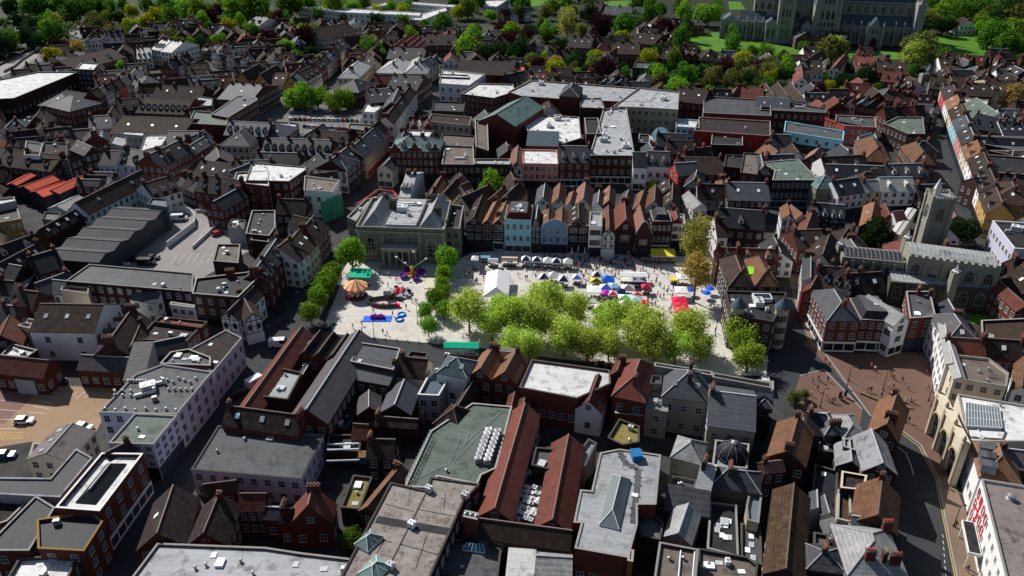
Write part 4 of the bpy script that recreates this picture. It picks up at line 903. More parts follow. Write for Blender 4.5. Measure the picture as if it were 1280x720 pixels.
bk=B('h',[750,550,965,580,985,450],9.5,'stone','slate','stone bank seen from behind with grey hipped slate roof',nm='bank',cat='bank',ch=2,win=(3,2))
B('p',[710,425,985,470,985,452,712,408],10,'stone','copingdark','stone balustrade front of the bank towards the market trees',nm='balustrade_front',cat='bank',cl=0,win=0,par=1)
bk2=B('g',[965,690,1190,720,1200,520],9,'stone','slate','broad smooth grey slate roof with single tall chimney beside stone bank',ch=1,win=(3,2),pitch=24,nm='bank_wing',cat='bank')
B('p',[985,478,1262,530,1262,505,990,458],10,'stone','copingdark','second stone balustrade front right of the bank chimney',nm='balustrade_front',cat='bank',cl=0,win=0,par=1)
B('p',[1190,650,1262,660,1255,575,1195,560],6,'brickdark','tplum','dark red recess block right of the broad smooth slate roof',nm='block',cat='house',cl=0,win=0)
T('c4')
B('p',[-20,540,62,552,62,490,-15,482],9,'white','slate','white cornered building end by the market corner and small garden',nm='bank_end',cat='bank',cl=1)
B('h',[-15,600,60,610,65,545],7.5,'stonedark','slate','small grey slate roof behind the white cornered building end',ch=0)
T('b4')
def battlement(mb,x0,x1,y0,y1,z,n):
 d=Vector((x1-x0,y1-y0));s=Vector((-d.y,d.x)).normalized()*.18;q=[]
 for i in range(n):q+=[(i/n,.25),((i+.2)/n,.25),((i+.2)/n,.95),((i+.75)/n,.95),((i+.75)/n,.25)]
 q=[(0,-.1)]+q+[(1,.25),(1,-.1)];k=len(q);i0=len(mb.v)
 for u in(1,-1):mb.v+=[(x0+d.x*t+s.x*u,y0+d.y*t+s.y*u,z+h)for t,h in q]
 mb.f+=[tuple(range(i0,i0+k)),tuple(range(i0+2*k-1,i0+k-1,-1))]+[(i0+i,i0+(i+1)%k,i0+k+(i+1)%k,i0+k+i)for i in range(k)];mb.m+=[0]*(k+2)
def traceried(root,x,y,z,w,h,n=3,rot=None):
 mb=MB();r=w/2
 pts=[(x-r,z),(x+r,z),(x+r,z+h*.72),(x+r*.55,z+h*.92),(x,z+h),(x-r*.55,z+h*.92),(x-r,z+h*.72)]
 mb.face([(a,y-.02,b_)for a,b_ in pts],1)
 for i in range(7):a,b_=pts[i],pts[(i+1)%7];mb.bar((a[0],y-.05,a[1]),(b_[0],y-.05,b_[1]),.17)
 for k in range(1,n):mb.box(x-r+w*k/n-.06,x-r+w*k/n+.06,y-.1,y-.03,z,z+h*.8)
 mb.box(x-r,x+r,y-.1,y-.05,z+h*.6,z+h*.6+.12)
 return mb.build('traceried_window',['stone','glass'],root)
ta,tb_,tc_=W(818,296,22),W(936,302,22),W(925,270,22)
tw=(tb_-ta).length;tang=math.atan2((tb_-ta).y,(tb_-ta).x);tce=(ta+tb_)/2+Vector((-math.sin(tang),math.cos(tang),0))*tw/2
tr=empty('church_tower',(tce.x,tce.y,0),tang);tag(tr,'square grey stone church tower with battlements and pale corner spirelet','church tower')
h2=tw/2*.84;mb=MB();mb.box(-h2,h2,-h2,h2,0,21.2);mb.build('wall',['stone'],tr);SHELLS.append((tr.matrix_basis.copy(),mb.v,mb.f))
FOOT.append([tr.matrix_basis@Vector(q)for q in((-h2,-h2,0),(h2,-h2,0),(h2,h2,0),(-h2,h2,0))])
for sx in(-1,1):
 for sy in(-1,1):
  mb=MB();mb.box(sx*h2-.6,sx*h2+.6,sy*h2-.6,sy*h2+.6,0,15.5);mb.box(sx*h2-.45,sx*h2+.45,sy*h2-.45,sy*h2+.45,15.5,22.6);mb.build('buttress',['stone'],tr)
mb=MB();mb.box(-h2-.2,h2+.2,-h2-.2,h2+.2,21.2,21.6,0,True);mb.box(-h2-.15,h2+.15,-h2-.15,h2+.15,12.5,12.8,0,True)
mb.build('string_course',['stone'],tr)
for s in(-1,1):
 mb=MB();battlement(mb,-h2,h2,s*h2,s*h2,21.65,7);mb.build('battlement',['stone'],tr);mb=MB();battlement(mb,s*h2,s*h2,-h2+.2,h2-.2,21.65,7);mb.build('battlement',['stone'],tr)
mb=MB();mb.lathe([(1.1,21.6),(1.1,23.4),(1.3,23.5),(.03,27)],8,0,(-h2*.35,h2*.3));mb.build('spirelet',['copingwhite'],tr)
mb=MB();mb.box(-h2+.4,h2-.4,-h2+.4,h2-.4,21.2,21.62);mb.build('roof',['lead'],tr)
traceried(tr,0,-h2-.01,14.3,2.4,4.6);traceried(tr,0,-h2-.01,3.5,1.6,3.2,2)
o=traceried(tr,0,-h2-.01,14.3,2.4,4.6);o.rotation_euler=(0,0,-PI/2)
def nave(a,h,pitch,label,nm,nw,wall='stone',wz=(2,4),batt=True,roof='lead',ww=2.4):
 A,Bq,C=[W(*q,h)for q in a];ex=(Bq-A).normalized();ey=Vector((-ex.y,ex.x,0));L=(Bq-A).length;D=max(5,(C-A).dot(ey));c=(A+Bq)/2+ey*D/2
 r=empty(nm,(c.x,c.y,0),math.atan2(ex.y,ex.x));tag(r,label,'church');x,y=L/2,D/2
 mb=MB();mb.box(-x,x,-y,y,0,h);
 if batt:mb.box(-x,x,-y-.06,-y+.4,h,h+.5,0,True);battlement(mb,-x,x,-y+.15,-y+.15,h+.5,int(L/1.7))
 mb.build('wall',[wall],r);SHELLS.append((r.matrix_basis.copy(),mb.v,mb.f));FOOT.append([r.matrix_basis@Vector(q)for q in((-x,-y,0),(x,-y,0),(x,y,0),(-x,y,0))])
 rh=y*math.tan(R_(pitch));mb=MB();i=.45
 mb.face([(-x+i,-y+i,h+.05),(x-i,-y+i,h+.05),(x-i,0,h+rh+.05),(-x+i,0,h+rh+.05)]);mb.face([(x-i,y-i,h+.05),(-x+i,y-i,h+.05),(-x+i,0,h+rh+.05),(x-i,0,h+rh+.05)])
 for k in range(int(L/1.2)):
  xx=-x+i+.4+k*1.2
  if xx<x-i:mb.bar((xx,-y+i,h+.1),(xx,0,h+rh+.1),.06,1);mb.bar((xx,y-i,h+.1),(xx,0,h+rh+.1),.06,1)
 mb.build('roof',[roof,'leadridge'],r)
 for k in range(nw):
  xx=-x+L*(k+.5)/nw;traceried(r,xx,-y-.01,wz[0],min(ww,L/nw*.6),wz[1])
  if k:mb=MB();q=-x+L*k/nw;mb.box(q-.35,q+.35,-y-.55,-y-.01,0,h-.6);mb.build('buttress',[wall],r)
 return r
nv=nave(((705,580),(1142,640),(1120,555)),12.5,9,'church nave with battlements and ribbed lead roof below the tower','church_nave',5,wz=(7.6,3.6))
ch_=nave(((392,572),(690,600),(680,545)),10.5,16,'church chancel with slate grey roof and six small windows, left of nave','church_chancel',6,roof='slate',wz=(7,2),batt=False)
T('c4')
ai=nave(((620,8),(1178,52),(1170,-30)),7,8,'low church aisle with tall traceried windows facing the grass strip','church_aisle',7,wall='stonedark',wz=(1.8,3.8),batt=False)
T('b4')
for q,l_ in(((375,555),'stone pinnacle at the left end of church chancel'),((688,525),'stone pinnacle where church chancel meets the battlemented nave'),((915,690),'stone chimney like turret on the church aisle roof')):
 p=W(*q,9);o=empty('pinnacle',(p.x,p.y,0));tag(o,l_,'pinnacle')
 mb=MB();mb.box(-1,1,-1,1,0,12);mb.build('shaft',['stone'],o);mb=MB();mb.lathe([(1.3,12),(1.3,12.4),(.8,12.5),(.05,14.5)],4);mb.build('cap',['copingwhite'],o)
B('p',[58,212,262,212,262,195,180,112,0,128,70,165],10.5,'black','greenfelt','long half-timbered shop under a large grey green flat roof',ht=0,nm='shop',cl=0,sk=3,win=(9,2),shop='bluegrey',shopw=(0,1,2,3),wsp=2.4,par=.25)
B('h',[268,252,388,248,345,205],9.5,'stonegreen','copper','mossy stone fronted house with green hipped roof left of white terrace',ch=0,win=(3,2))
B('g',[372,285,498,268,450,215],8.5,'white','slate','white house with eight small windows, left in the bright terrace',ch=1,win=(4,2),shop='darkpaint')
B('g',[500,268,578,262,550,222],8.5,'cream','slatelight','cream house with pale roof, middle of the bright terrace',ch=1,win=(2,2),shop='darkpaint')
B('g',[580,265,742,262,690,215],8.5,'white','slatelight','wide white house with six window pairs, right in the bright terrace',ch=0,win=(4,2),shop='darkpaint')
B('g',[310,170,520,160,515,112],7,'white','tplum','white banded house with round windows above the bright terrace',ch=1,win=(4,1))
B('g',[320,195,600,205,600,165],6.5,'brickdark','slatedark','dark grey roof range directly behind the bright terrace',ch=0)
B('g',[610,200,800,195,800,150],7,'brick','slate','grey roofed brick range left of the church spirelet',ch=2)
B('h',[490,118,625,128,620,35],8,'brick','torange','hipped house with glowing orange left slope in the back lanes',ch=1)
B('h',[725,132,830,138,830,60],8,'brick','torange','small pyramid roof with orange slope beside the shady high street',ch=0)
B('G',[30,120,125,115,130,70],6.5,'brick','torange','tawny gabled roof left of the white banded house',ch=1)
B('G',[205,115,290,130,280,85],6.5,'brick','tpink','rosy gabled roof between tawny gable and white banded house',ch=1)
B('G',[105,395,165,400,215,350],9,'white','torange','half-timbered orange gabled house at the left lane corner',ht=1,ch=1)
B('G',[165,400,225,395,250,345],9,'cream','torange','second orange gable beside the half-timbered lane corner house',ch=0)
B('g',[250,400,330,405,335,345],8,'plum','slatedark','plum house with two arched dormers, left of two',ch=1,dm=2,grp='arched dormer houses')
B('g',[335,410,405,415,405,350],8,'plum','slatedark','plum house with two arched dormers, right of two',ch=0,dm=2,grp='arched dormer houses')
B('G',[470,430,560,445,570,345],6.5,'brick','torange','orange gable with steep right slope behind dark church tree',ch=1)
B('G',[580,395,640,400,650,345],6.5,'brick','tred','small red roofed cottage left of the salmon pink roof',ch=0)
B('g',[650,420,700,415,755,365],6.5,'white','tpink','salmon pink broad roof beside the church tower ivy wall',ch=0)
B('g',[660,470,740,350,780,280],7,'cream','copingwhite','long thin cream parapet building left of church tower',ch=0,win=0,pitch=10)
B('G',[898,400,950,405,965,330],6,'brick','tpink','pink sloped roof tucked against the church tower right side',ch=0)
B('G',[165,475,250,490,300,400],8.5,'brick','tred','brick lane house with red roof, upper one of the lane row',ch=1)
B('g',[180,545,320,540,300,455],8,'brick','tbrown','brown roofed lane house with tall gable below red roofed one',ch=1)
B('G',[205,610,360,640,400,530],8.5,'white','tbrown','white gabled lane house with tan roof near church chancel end',ch=1)
B('G',[200,690,270,700,305,590],9,'white','slate','white boarded dormer house in the lane row',ch=1)
B('g',[270,715,420,725,400,645],8,'brickdark','tplum','dark roofed lane building before the church aisle',ch=2)
T('c4')
B('g',[270,35,420,80,500,-30],8,'brickdark','tplum','broad blackish roof behind red brick corner block',ch=2,win=0)
B('g',[430,70,600,60,600,-20],8,'brickdark','tplum','second broad blackish roof with pale lean-to near church aisle',ch=1,win=0)
B('G',[200,60,262,75,255,-30],8.5,'redpaint','tred','red fronted lane house just above the red brick corner block',ch=1)
B('h',[320,192,478,196,425,60],9.3,'brick','slate','red brick corner house with pale grey hipped roof and sunlit side',ch=1,win=(3,2),shop='white',shopw=(0,3),nm='corner_shop',cat='shop')
B('v',[476,192,632,200,615,100],9,'brick','slatedark','red brick shop with dark mansard and eight white windows, middle of block',ch=0,win=(4,2),shop='white',nm='shop',rise=2.2)
B('G',[634,218,706,196,640,70],9.3,'white','slatelight','white gabled narrow shop with long pale slate roof',ch=0,win=(1,2),ww=1.8,shop='white',nm='shop',pitch=42)
B('p',[708,190,830,182,803,62,690,62],9,'brick','feltgrey','red brick flat roofed shop at the right end of corner block',win=(2,2),shop='darkpaint',nm='shop',cl=2,ch=2)
T('x',880,280,140/630.0)
pb=B('p',[118,385,462,395,440,470,385,560,150,520],9.5,'brickbrown','felt','pub with two blue coned corner turrets and flat rooflight deck',nm='turreted_pub',cat='pub',cl=6,sk=2,win=(4,2),shop='darkpaint',cop='copingdark')
for q in((195,462),(442,470)):
 p=W(*q,11.5);tp=pb.root.matrix_basis.inverted()@p
 mb=MB();mb.lathe([(1.75,0),(1.75,11.3),(2.0,11.35),(2.0,11.7)],12);tb2=mb.build('turret',['buff'],pb.root);tb2.location=(tp.x,tp.y,0)
 mb=MB();mb.lathe([(2.15,11.7),(.05,14.2)],12);mb.lathe([(.09,14.1),(.09,15.2)],6);c_=mb.build('cone_roof',['slateblue'],tb2)
 for k in range(3):
  for a in range(8):
   aa=-PI+a*PI/7;w_=put('window',win_mesh(.6,1.5,'stone'),tb2,(1.77*math.cos(aa),1.77*math.sin(aa),1.2+k*3.5),aa+PI/2)
mb=MB();c0=pb.mx.inverted()@W(325,425,9.5);mb.box(c0.x-2.4,c0.x+2.4,c0.y-1.5,c0.y+1.5,9.52,10.6,0);mb.face([(c0.x-2.1,c0.y-1.2,10.62),(c0.x+2.1,c0.y-1.2,10.62),(c0.x+2.1,c0.y+1.2,10.62),(c0.x-2.1,c0.y+1.2,10.62)],1)
mb.build('roof_lantern',['whitemetal','glass'],pb.root)
B('h',[140,350,283,355,215,205],9,'brickdark','tbrown','left of twin brown hipped roofs behind the turreted pub',ch=1,grp='twin hipped roofs')
B('h',[288,350,424,352,360,205],9,'brickdark','torange','right of twin hipped roofs, tawny, behind the turreted pub',ch=1,grp='twin hipped roofs')
p=W(265,280,9);o=empty('tarpaulin',(p.x,p.y,9.6));tag(o,'lime green tarpaulin sheet between the twin hipped roofs','tarpaulin')
mb=MB();mb.slab([(-1,-1.5,0),(1,-1.2,.3),(1.2,1.2,.9),(-.8,1.5,1.0)],.12);mb.build('sheet',['limegreen'],o)
B('g',[75,205,420,215,415,165],8,'brick','tred','dark red ridge range joining the back of the turreted pub',ch=3)
T('c4')
B('h',[882,295,1050,305,1035,180],9,'white','slatemauve','mauve hipped roof house with white street front by brick square',ch=0)
B('g',[885,350,1070,362,1062,300],8,'cream','tred','bright red roof and parapets below mauve hipped roof',ch=2)
B('p',[905,470,1165,515,1175,450,1080,380,915,362],8.5,'cream','brownflat','brownish flat roof with skylight box behind the cream facade',nm='shop',cl=3,sk=1)
B('p',[935,545,1260,600,1270,770,985,770,955,640],9,'cream','membrane','white blue flat roof with great glazed panel behind arcaded facade',nm='arcade_building',cat='shopping arcade',cl=2,sk=2,win=0,par=.3)
ab=[o for o in COL.objects if o.name.startswith('arcade_building')][0];ai_=ab.matrix_basis.inverted();mb=MB()
c=[W(975,690,9.6),W(1148,700,9.6),W(1135,605,9.6),W(975,580,9.6)]
mb.face(c);
for i in range(13):
 f=i/12;mb.bar(c[0].lerp(c[1],f),c[3].lerp(c[2],f),.07,1)
for f in(0,.33,.67,1):mb.bar(c[0].lerp(c[3],f),c[1].lerp(c[2],f),.1,1)
for i in range(4):a,b_=c[i],c[(i+1)%4];mb.face([a-Vector((0,0,.6)),b_-Vector((0,0,.6)),b_,a],1)
o=mb.build('glazed_panel',['skyglass','whitemetal'],None);o.parent=ab;o.matrix_parent_inverse=ai_
B('p',[1050,300,1262,330,1262,190,1045,200],7.5,'brickdark','tbrown','dark brown patched roof at the right frame edge beyond red roof',nm='house',cl=2,win=0)
B('g',[1060,370,1262,385,1262,310],7.5,'brick','tbrown','long brown slope with skylight at the right frame edge',ch=2,sk=1)
B('G',[1195,520,1270,540,1270,380],7,'white','torange','orange roofed white house at the right frame edge',ch=1)
B('G',[1215,150,1290,150,1290,-20],7,'brick','tred','bright red roof by the churchyard at right frame edge',ch=0)
T('d4')
B('p',[985,75,1150,85,1165,50,1080,-10,965,10],8.5,'cream','membrane','white roof notch between glazed panel and orange dormer roof',nm='block',cat='shop',cl=1,win=0)
B('h',[1040,252,1240,292,1190,120],9,'white','torange','bright orange hipped roof with three grey dormers beside long white building',ch=0,nm='house',win=(2,1))
orr=[o for o in COL.objects if o.type=='EMPTY' and o.get('label','').startswith('bright orange hipped')][0]
for i in range(3):
 q=put('dormer',dorm_mesh('zinc','lead'),[c for c in orr.children if c.name.startswith('roof')][0],orr.matrix_basis.inverted()@W(1035+i*4,118+i*42,10.6));q.rotation_euler=(0,0,-PI/2)
B('g',[1145,205,1262,220,1262,130],9,'brick','slatemauve','small house with white fan skylight at right frame edge',ch=1)
lw=B('p',[1046,268,1264,302,1330,760,1168,760],10,'white','purpleflat','long white three storey building with red framed windows and taupe roof',nm='white_hall',cat='department store',cl=1,win=(None,3),par=.4,cop='coping',wsp=3.0,ww=.7,wh=1.3)
q=lw.root.matrix_basis.inverted()@W(1185,355,10.02)
put('roof_cowl',fit_mesh('vent'),lw.root,q,0,(2.2,2.2,1.6))
a,b_=W(1046,268,10),W(1168,760,10);d=(b_-a);L=d.length;d=d/L;nr=Vector((d.y,-d.x,0));nr=nr if nr.x<0 else-nr
o=empty('red_mural',(a+d*5+nr*.03).to_3d());tag(o,'red cross and red window surrounds on the long white facade','wall decoration')
RS=[];base=a+nr*.05;base.z=0
def wq(s0,s1,z0,z1,off=.0):
 p0,p1=base+d*s0+nr*off,base+d*s1+nr*off;e=nr*.12
 mb.prism([(p0+e).xy,(p1+e).xy,p1.xy,p0.xy],z0,z1,0,True)
for i in range(4):
 for k in range(3):
  s=1.0+i*2.4;z=2.2+k*2.6
  if i==1 and k==1:continue
  mb=MB();RS.append((mb,0));wq(s,s+.16,z-.16,z+1.6);wq(s+1.1,s+1.26,z-.16,z+1.6);wq(s+.05,s+1.2,z+1.6,z+1.76);wq(s+.05,s+1.2,z-.3,z-.14)
mb=MB();RS.append((mb,1));wq(4.0,4.35,2.0,9.2);wq(2.8,6.0,5.5,5.85,.01)
ri=o.matrix_basis.inverted()
for i,(q,m_)in enumerate(RS):r2=q.build('red_surround' if i<11 else 'red_cross',['framered']);r2.parent=o;r2.matrix_parent_inverse=ri
q=W(985,560,0);p0=base+d*(L*.36)+nr*.2;o=empty('canopy',(p0+nr*1.1).to_3d(),math.atan2(d.y,d.x));tag(o,'grey topped white entrance canopy jutting from long white facade','canopy')
mb=MB();mb.box(-4.2,4.2,-1.1,1.1,3.4,4.0,0,True);mb.build('fascia',['whitemetal'],o)
mb=MB();mb.box(-4.0,4.0,-.9,.9,4.003,4.05);mb.build('deck',['felt'],o)
for x in(-3.8,3.8):mb=MB();mb.box(x-.12,x+.12,-.8,-.6,0,3.4);mb.build('post',['whitemetal'],o)
T('d4')
fa,fb=W(858,-150,11),W(982,95,11);d=(fb-fa);L=d.length;d=d/L;nr=Vector((d.y,-d.x,0));nr=nr if nr.x<0 else-nr
fr=empty('arcaded_facade',fa.xy.to_3d(),math.atan2(d.y,d.x));tag(fr,'ornate cream facade with three giant arches facing the brick square','shop front')
mb=MB();wl=8.5
def lx(s):return s
NA=3;bay=L/NA
for k in range(NA):
 s0=k*bay;c_=s0+bay/2;r=bay*.36;n=12;zc=5.2
 ar=[(c_-r,0)]+[(c_-r*math.cos(PI*i/n),zc+r*math.sin(PI*i/n))for i in range(n+1)]+[(c_+r,0)]
 mb.face([(lx(s0),-.4,0),(lx(s0),-.4,11),(lx(c_-r),-.4,11),(lx(c_-r),-.4,0)]);mb.face([(lx(c_+r),-.4,0),(lx(c_+r),-.4,11),(lx(s0+bay),-.4,11),(lx(s0+bay),-.4,0)])
 for i in range(1,n+1):
  a,b2=ar[i],ar[i+1];mb.face([(lx(a[0]),-.4,a[1]),(lx(b2[0]),-.4,b2[1]),(lx(b2[0]),-.4,11),(lx(a[0]),-.4,11)])
 for i in range(len(ar)-1):a,b2=ar[i],ar[i+1];mb.face([(lx(a[0]),-.4,a[1]),(lx(b2[0]),-.4,b2[1]),(lx(b2[0]),.3,b2[1]),(lx(a[0]),.3,a[1])])
 for i in range(1,n+1):a,b2=ar[i],ar[i+1];mb.bar((lx(a[0]),-.45,a[1]),(lx(b2[0]),-.45,b2[1]),.28,1)
mb.box(0,L,.32,.6,0,11);mb.face([(0,-.4,11),(L,-.4,11),(L,.6,11),(0,.6,11)]);mb.face([(0,-.4,0),(0,.32,0),(0,.32,11),(0,-.4,11)]);mb.face([(L,-.4,0),(L,.32,0),(L,.32,11),(L,-.4,11)])
mb.build('wall',['cream','buff'],fr)
for k in range(NA):
 s0=k*bay;c_=s0+bay/2;r=bay*.36;mb=MB();n=12
 ar=[(c_-r,0)]+[(c_-r*math.cos(PI*i/n),5.2+r*math.sin(PI*i/n))for i in range(n+1)]+[(c_+r,0)]
 mb.face([(lx(a),.28,z)for a,z in ar],1)
 for q in(-.5,0,.5):mb.box(lx(c_+q*r)-.1,lx(c_+q*r)+.1,.12,.26,0,5.2+r*.85)
 for z in(3.2,5.2):mb.box(lx(c_-r*.97),lx(c_+r*.97),.1,.25,z-.15,z+.15)
 mb.build('arch_glazing',['darkpaint','glass'],fr)
for k in range(NA+1):
 mb=MB();s=min(max(k*bay,.4),L-.4);mb.box(lx(s)-.4,lx(s)+.4,-.85,-.41,0,11.4);mb.lathe([(.35,11.4),(.45,11.9),(.1,12.7)],8,0,(lx(s),-.6));mb.build('pier',['buff'],fr)
mb=MB();mb.box(0,L,-.75,-.42,9.9,10.4,0,True);mb.box(-.1,L+.1,-1.0,.6,11.003,11.3,0,True);mb.build('cornice',['cream'],fr)
T('c4')
B('g',[918,470,862,290,885,285],9.5,'cream','coping','tall ornate cream gabled front above the brick square',ch=0,win=(4,3),pitch=30,wsp=2.0)
B('g',[880,400,840,185,858,180],9.5,'white','coping','sunlit white front with dark windows along the brick square',ch=0,win=(7,3),pitch=25,wsp=2.2)
T('x',940,500,220/720.0)
B('g',[62,232,105,92,245,165],8,'brickdark','torange','long orange slope house with dark right side',ch=2,nm='house',pitch=38)
B('g',[50,300,135,290,140,245],7,'brickdark','tpink','pinkish cross wing below the long orange slope house',ch=1)
B('g',[45,712,88,368,228,520],7.5,'brickdark','trust','very long rust and olive roof with black right slope',ch=0,nm='range',cat='house',pitch=38)
B('h',[298,142,372,140,362,52],8,'darkpaint','slate','dark slate hipped roof with white ridges beside brick pavement',ch=1,win=(1,1))
B('h',[374,160,470,160,462,62],8,'darkpaint','slatelight','pale slatted hipped roof with white ridges beside brick pavement',ch=0,win=(1,1))
B('g',[225,140,300,150,300,60],7,'brickdark','slatedark','black roofed house left of the white ridged slate roofs',ch=1)
B('G',[472,135,598,175,605,30],9,'brickdark','torange','vivid orange gabled house at the bend of the market street',ch=2,pitch=50)
B('G',[455,290,592,305,590,170],8.5,'plum','zinc','smooth grey metal gabled house below vivid orange gable',ch=0,pitch=38)
B('p',[372,200,468,230,470,172,372,165],8,'darkpaint','slatelight','small pale ribbed roof linking grey metal gable and slate roofs',nm='house',cl=0,win=0)
B('G',[345,270,455,290,450,200],6.5,'brickdark','zinc','grey lit gable slope left of the grey metal gabled house',ch=0)
B('p',[360,368,455,378,468,318,365,300],8,'brickdark','tplum','small dark roof box with pale rim above the rusty orange roof',nm='house',cl=0,win=0,cop='cream')
B('g',[405,500,428,348,600,440],8.5,'brickdark','torange','rusty orange roof with leaning chimney shadow on the market street',ch=1,pitch=42)
B('g',[410,520,530,540,530,485],8.5,'brickdark','slate','mottled grey strip roof below the rusty orange roof',ch=0,pitch=30)
B('h',[392,715,640,735,640,535],9,'brickdark','slatelight','large pale mottled hipped slate roof at lower right',ch=0,pitch=34,nm='house')
rb=[o for o in COL.objects if o.type=='EMPTY' and o.get('label','').startswith('large pale mottled')][0]
for i,q in enumerate(((482,640),(540,645),(587,655))):
 put('chimney',chim_mesh(1 if i!=1 else 0,'brick',['potred','potyellow','potred'][i]),[c for c in rb.children if c.name.startswith('roof')][0],rb.matrix_basis.inverted()@W(*q,11.2),PI/2*(i==1))
put('chimney',chim_mesh(1,'brick','potred'),[c for c in rb.children if c.name.startswith('roof')][0],rb.matrix_basis.inverted()@W(552,520,10.8),0)
B('h',[225,690,385,712,385,610],7.5,'darkpaint','slate','low grey hipped roof with white ridges at the bottom, left of big slate',ch=1,pitch=28)
B('p',[210,735,390,750,390,715,215,700],6,'redpaint','felt','dark flat roof with red corner at the bottom frame edge',nm='shop',cl=1,win=0)
B('p',[250,600,310,610,310,560,250,550],7,'brickbrown','brownflat','tiny brown roof with aerial near the bottom slate roofs',nm='outhouse',cat='shed',cl=1,win=0)
B('p',[240,440,340,470,350,300,255,270],4.5,'brickdark','slatedark','dark glazed yard roof between long rusty range and orange roof',nm='outhouse',cat='shed',cl=0,sk=2,win=0)
B('G',[240,450,290,460,295,390],5,'greyrender','slate','little grey gable in the dark yard, left one',ch=0,win=0)
B('G',[285,475,340,480,345,410],5,'greyrender','slate','little grey gable in the dark yard, right one',ch=0,win=0)
B('s',[325,575,380,560,370,490],5,'greyrender','zinc','small tilted grey roof beside the large pale slate roof',win=0)
B('p',[345,495,405,510,400,380,350,375],6.5,'buff','trust','narrow tan house back left of the rusty orange roof',nm='house',cl=0,win=0)
B('p',[270,215,355,225,360,165,275,160],5.5,'darkpaint','slate','low roof with pale skylight panes under the white ridged slate roofs',nm='outhouse',cat='shed',cl=0,sk=2,win=0)
T('b4')
B('h',[1088,310,1300,340,1260,250],9.5,'ochre','tbrown','ochre three storey building with brown roof and sunlit yellow side',ch=2,win=(5,2),nm='hotel',cat='hotel',shop='ochre',shopw=(3,))
T('b4')
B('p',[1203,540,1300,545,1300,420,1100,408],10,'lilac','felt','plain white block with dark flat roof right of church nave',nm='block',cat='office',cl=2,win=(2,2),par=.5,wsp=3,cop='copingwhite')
B('p',[970,90,1040,175,1275,190,1275,110,1080,95],8.5,'brickdark','felt','long flat dark roof right of the sunlit high street',nm='store',cat='shop',cl=3,win=0)
B('p',[1010,60,1195,100,1200,70,1040,40],8,'brick','tbrown','brown strip roof behind the pink fronted street house',nm='store',cat='shop',cl=1,win=0)
B('g',[1040,260,1130,250,1120,200],8,'brickdark','slatemauve','grey roofed house behind the bright yellow front',ch=2)
B('g',[1120,250,1280,290,1280,230],8,'brick','tplum','purple brown roof behind the ochre building',ch=3)
T('a4')
B('p',[945,645,975,720,1275,720,1275,655],8,'cream','feltgrey','wide grey flat roof right of the rose high street front',nm='store',cat='shop',cl=2,win=0)
B('g',[975,600,1160,640,1160,580],8,'brickdark','slatedark','black sloped range above the wide grey flat roof',ch=2)
B('g',[1160,655,1270,660,1270,590],7.5,'white','slatedark','white fronted long house at the right frame edge, upper part',ch=1,win=(4,1))
B('G',[1040,585,1200,590,1210,515],8.5,'white','greenfelt','tall white ended house with two dormer windows on the right',ch=0,win=(3,2))
B('p',[920,490,1075,500,1080,480,920,462],7.5,'cream','membrane','thin white flat roof behind the half-timbered high street front',nm='store',cat='shop',cl=1,win=0)
B('g',[990,455,1100,460,1090,410],7.5,'brickdark','tbrown','brown roofed house with tall chimneys near the close wall',ch=3)
B('g',[1100,445,1260,450,1255,390],8.5,'buff','tbrown','large buff house with four dormers near the parked cars of the close',ch=2,dm=4)
B('g',[800,420,990,440,980,385],8,'brickdark','tbrown','long brown roof with dormers beside the street gate',ch=3,dm=4)
q=W(780,430,0);o=empty('gate_tower',q);tag(o,'old stone street gate with green copper turret at the high street top','gate')
mb=MB();mb.box(-4,-2,-2,2,0,9);mb.box(2,4,-2,2,0,9);mb.box(-2,2,-2,2,5,9,0,True);battlement(mb,-4,4,-2,-2,9,6);mb.build('wall',['stone'],o)
mb=MB();mb.lathe([(1.6,9),(1.6,11),(1.8,11.1),(.05,14)],8);mb.build('turret',['copper'],o)
T('x',0,0,1.0)
Row('g',(1163,112,1223,296),11,9,8.6,['brick','white','redpaint','white','cream','skyblue','pink','cream','white','white','yellow'],['tplum','tbrown','tplum','torange','tbrown','slate','felt','torange','tbrown','tplum','tbrown'],'the sunlit right hand fronts of the high street',base=True,win=(3,2),ch=1,shop='darkpaint',kind='front')
T('a4')
B('g',[465,330,545,335,560,270],8,'brick','tred','red brick house with stepped ends just below the cathedral porch',ch=2)
B('g',[555,345,700,355,690,310],7,'brick','tbrown','irregular brown roofed house right of the red stepped house',ch=3)
B('g',[570,385,660,395,650,350],7,'brick','tred','russet roofed cottage below the irregular brown roofed house',ch=2)
B('G',[165,320,240,330,255,265],8,'white','tbrown','white sided tall house with brown roof, near bushy lime tree',ch=2)
B('g',[195,345,300,350,300,300],7,'white','tbrown','white rendered wing in the cathedral close gardens',ch=1)
B('G',[160,395,235,400,235,345],6,'white','tred','small white cottage with red roof in the close gardens',ch=1)
B('G',[330,330,375,335,380,270],9,'white','tred','thin white tower house with red roof beside lime tree',ch=1)
B('g',[860,330,960,335,955,290],6.5,'white','tbrown','white fronted house left of the clipped tree row',ch=2)
B('m',[30,480,225,485,220,420],7,'white','tbrown','half-timbered double gabled house below the close gardens',n=3,ht=1,ch=1)
B('g',[-20,520,140,530,140,485],7,'brick','slate','grey long roof left of the half-timbered triple gables',ch=0)
Row('G',(360,490,590,525),5,9,6.5,['brick','cream','brick','brickdark'],['tbrown','tred','slate','tbrown'],'the crooked row behind the half-timbered triple gables')
Row('g',(600,560,790,555),4,9,8,['brick','brickdark','cream'],['tbrown','tplum','tred'],'the high row on the shady street side')
Row('G',(420,470,520,480),3,9,6.5,['brick','brick','cream'],['tred','tpink','tbrown'],'the red roofed group above the crooked row')
Row('g',(590,480,740,500),4,8,7,['brick','brickdark'],['tbrown','tred'],'the tall chimney row below the close')
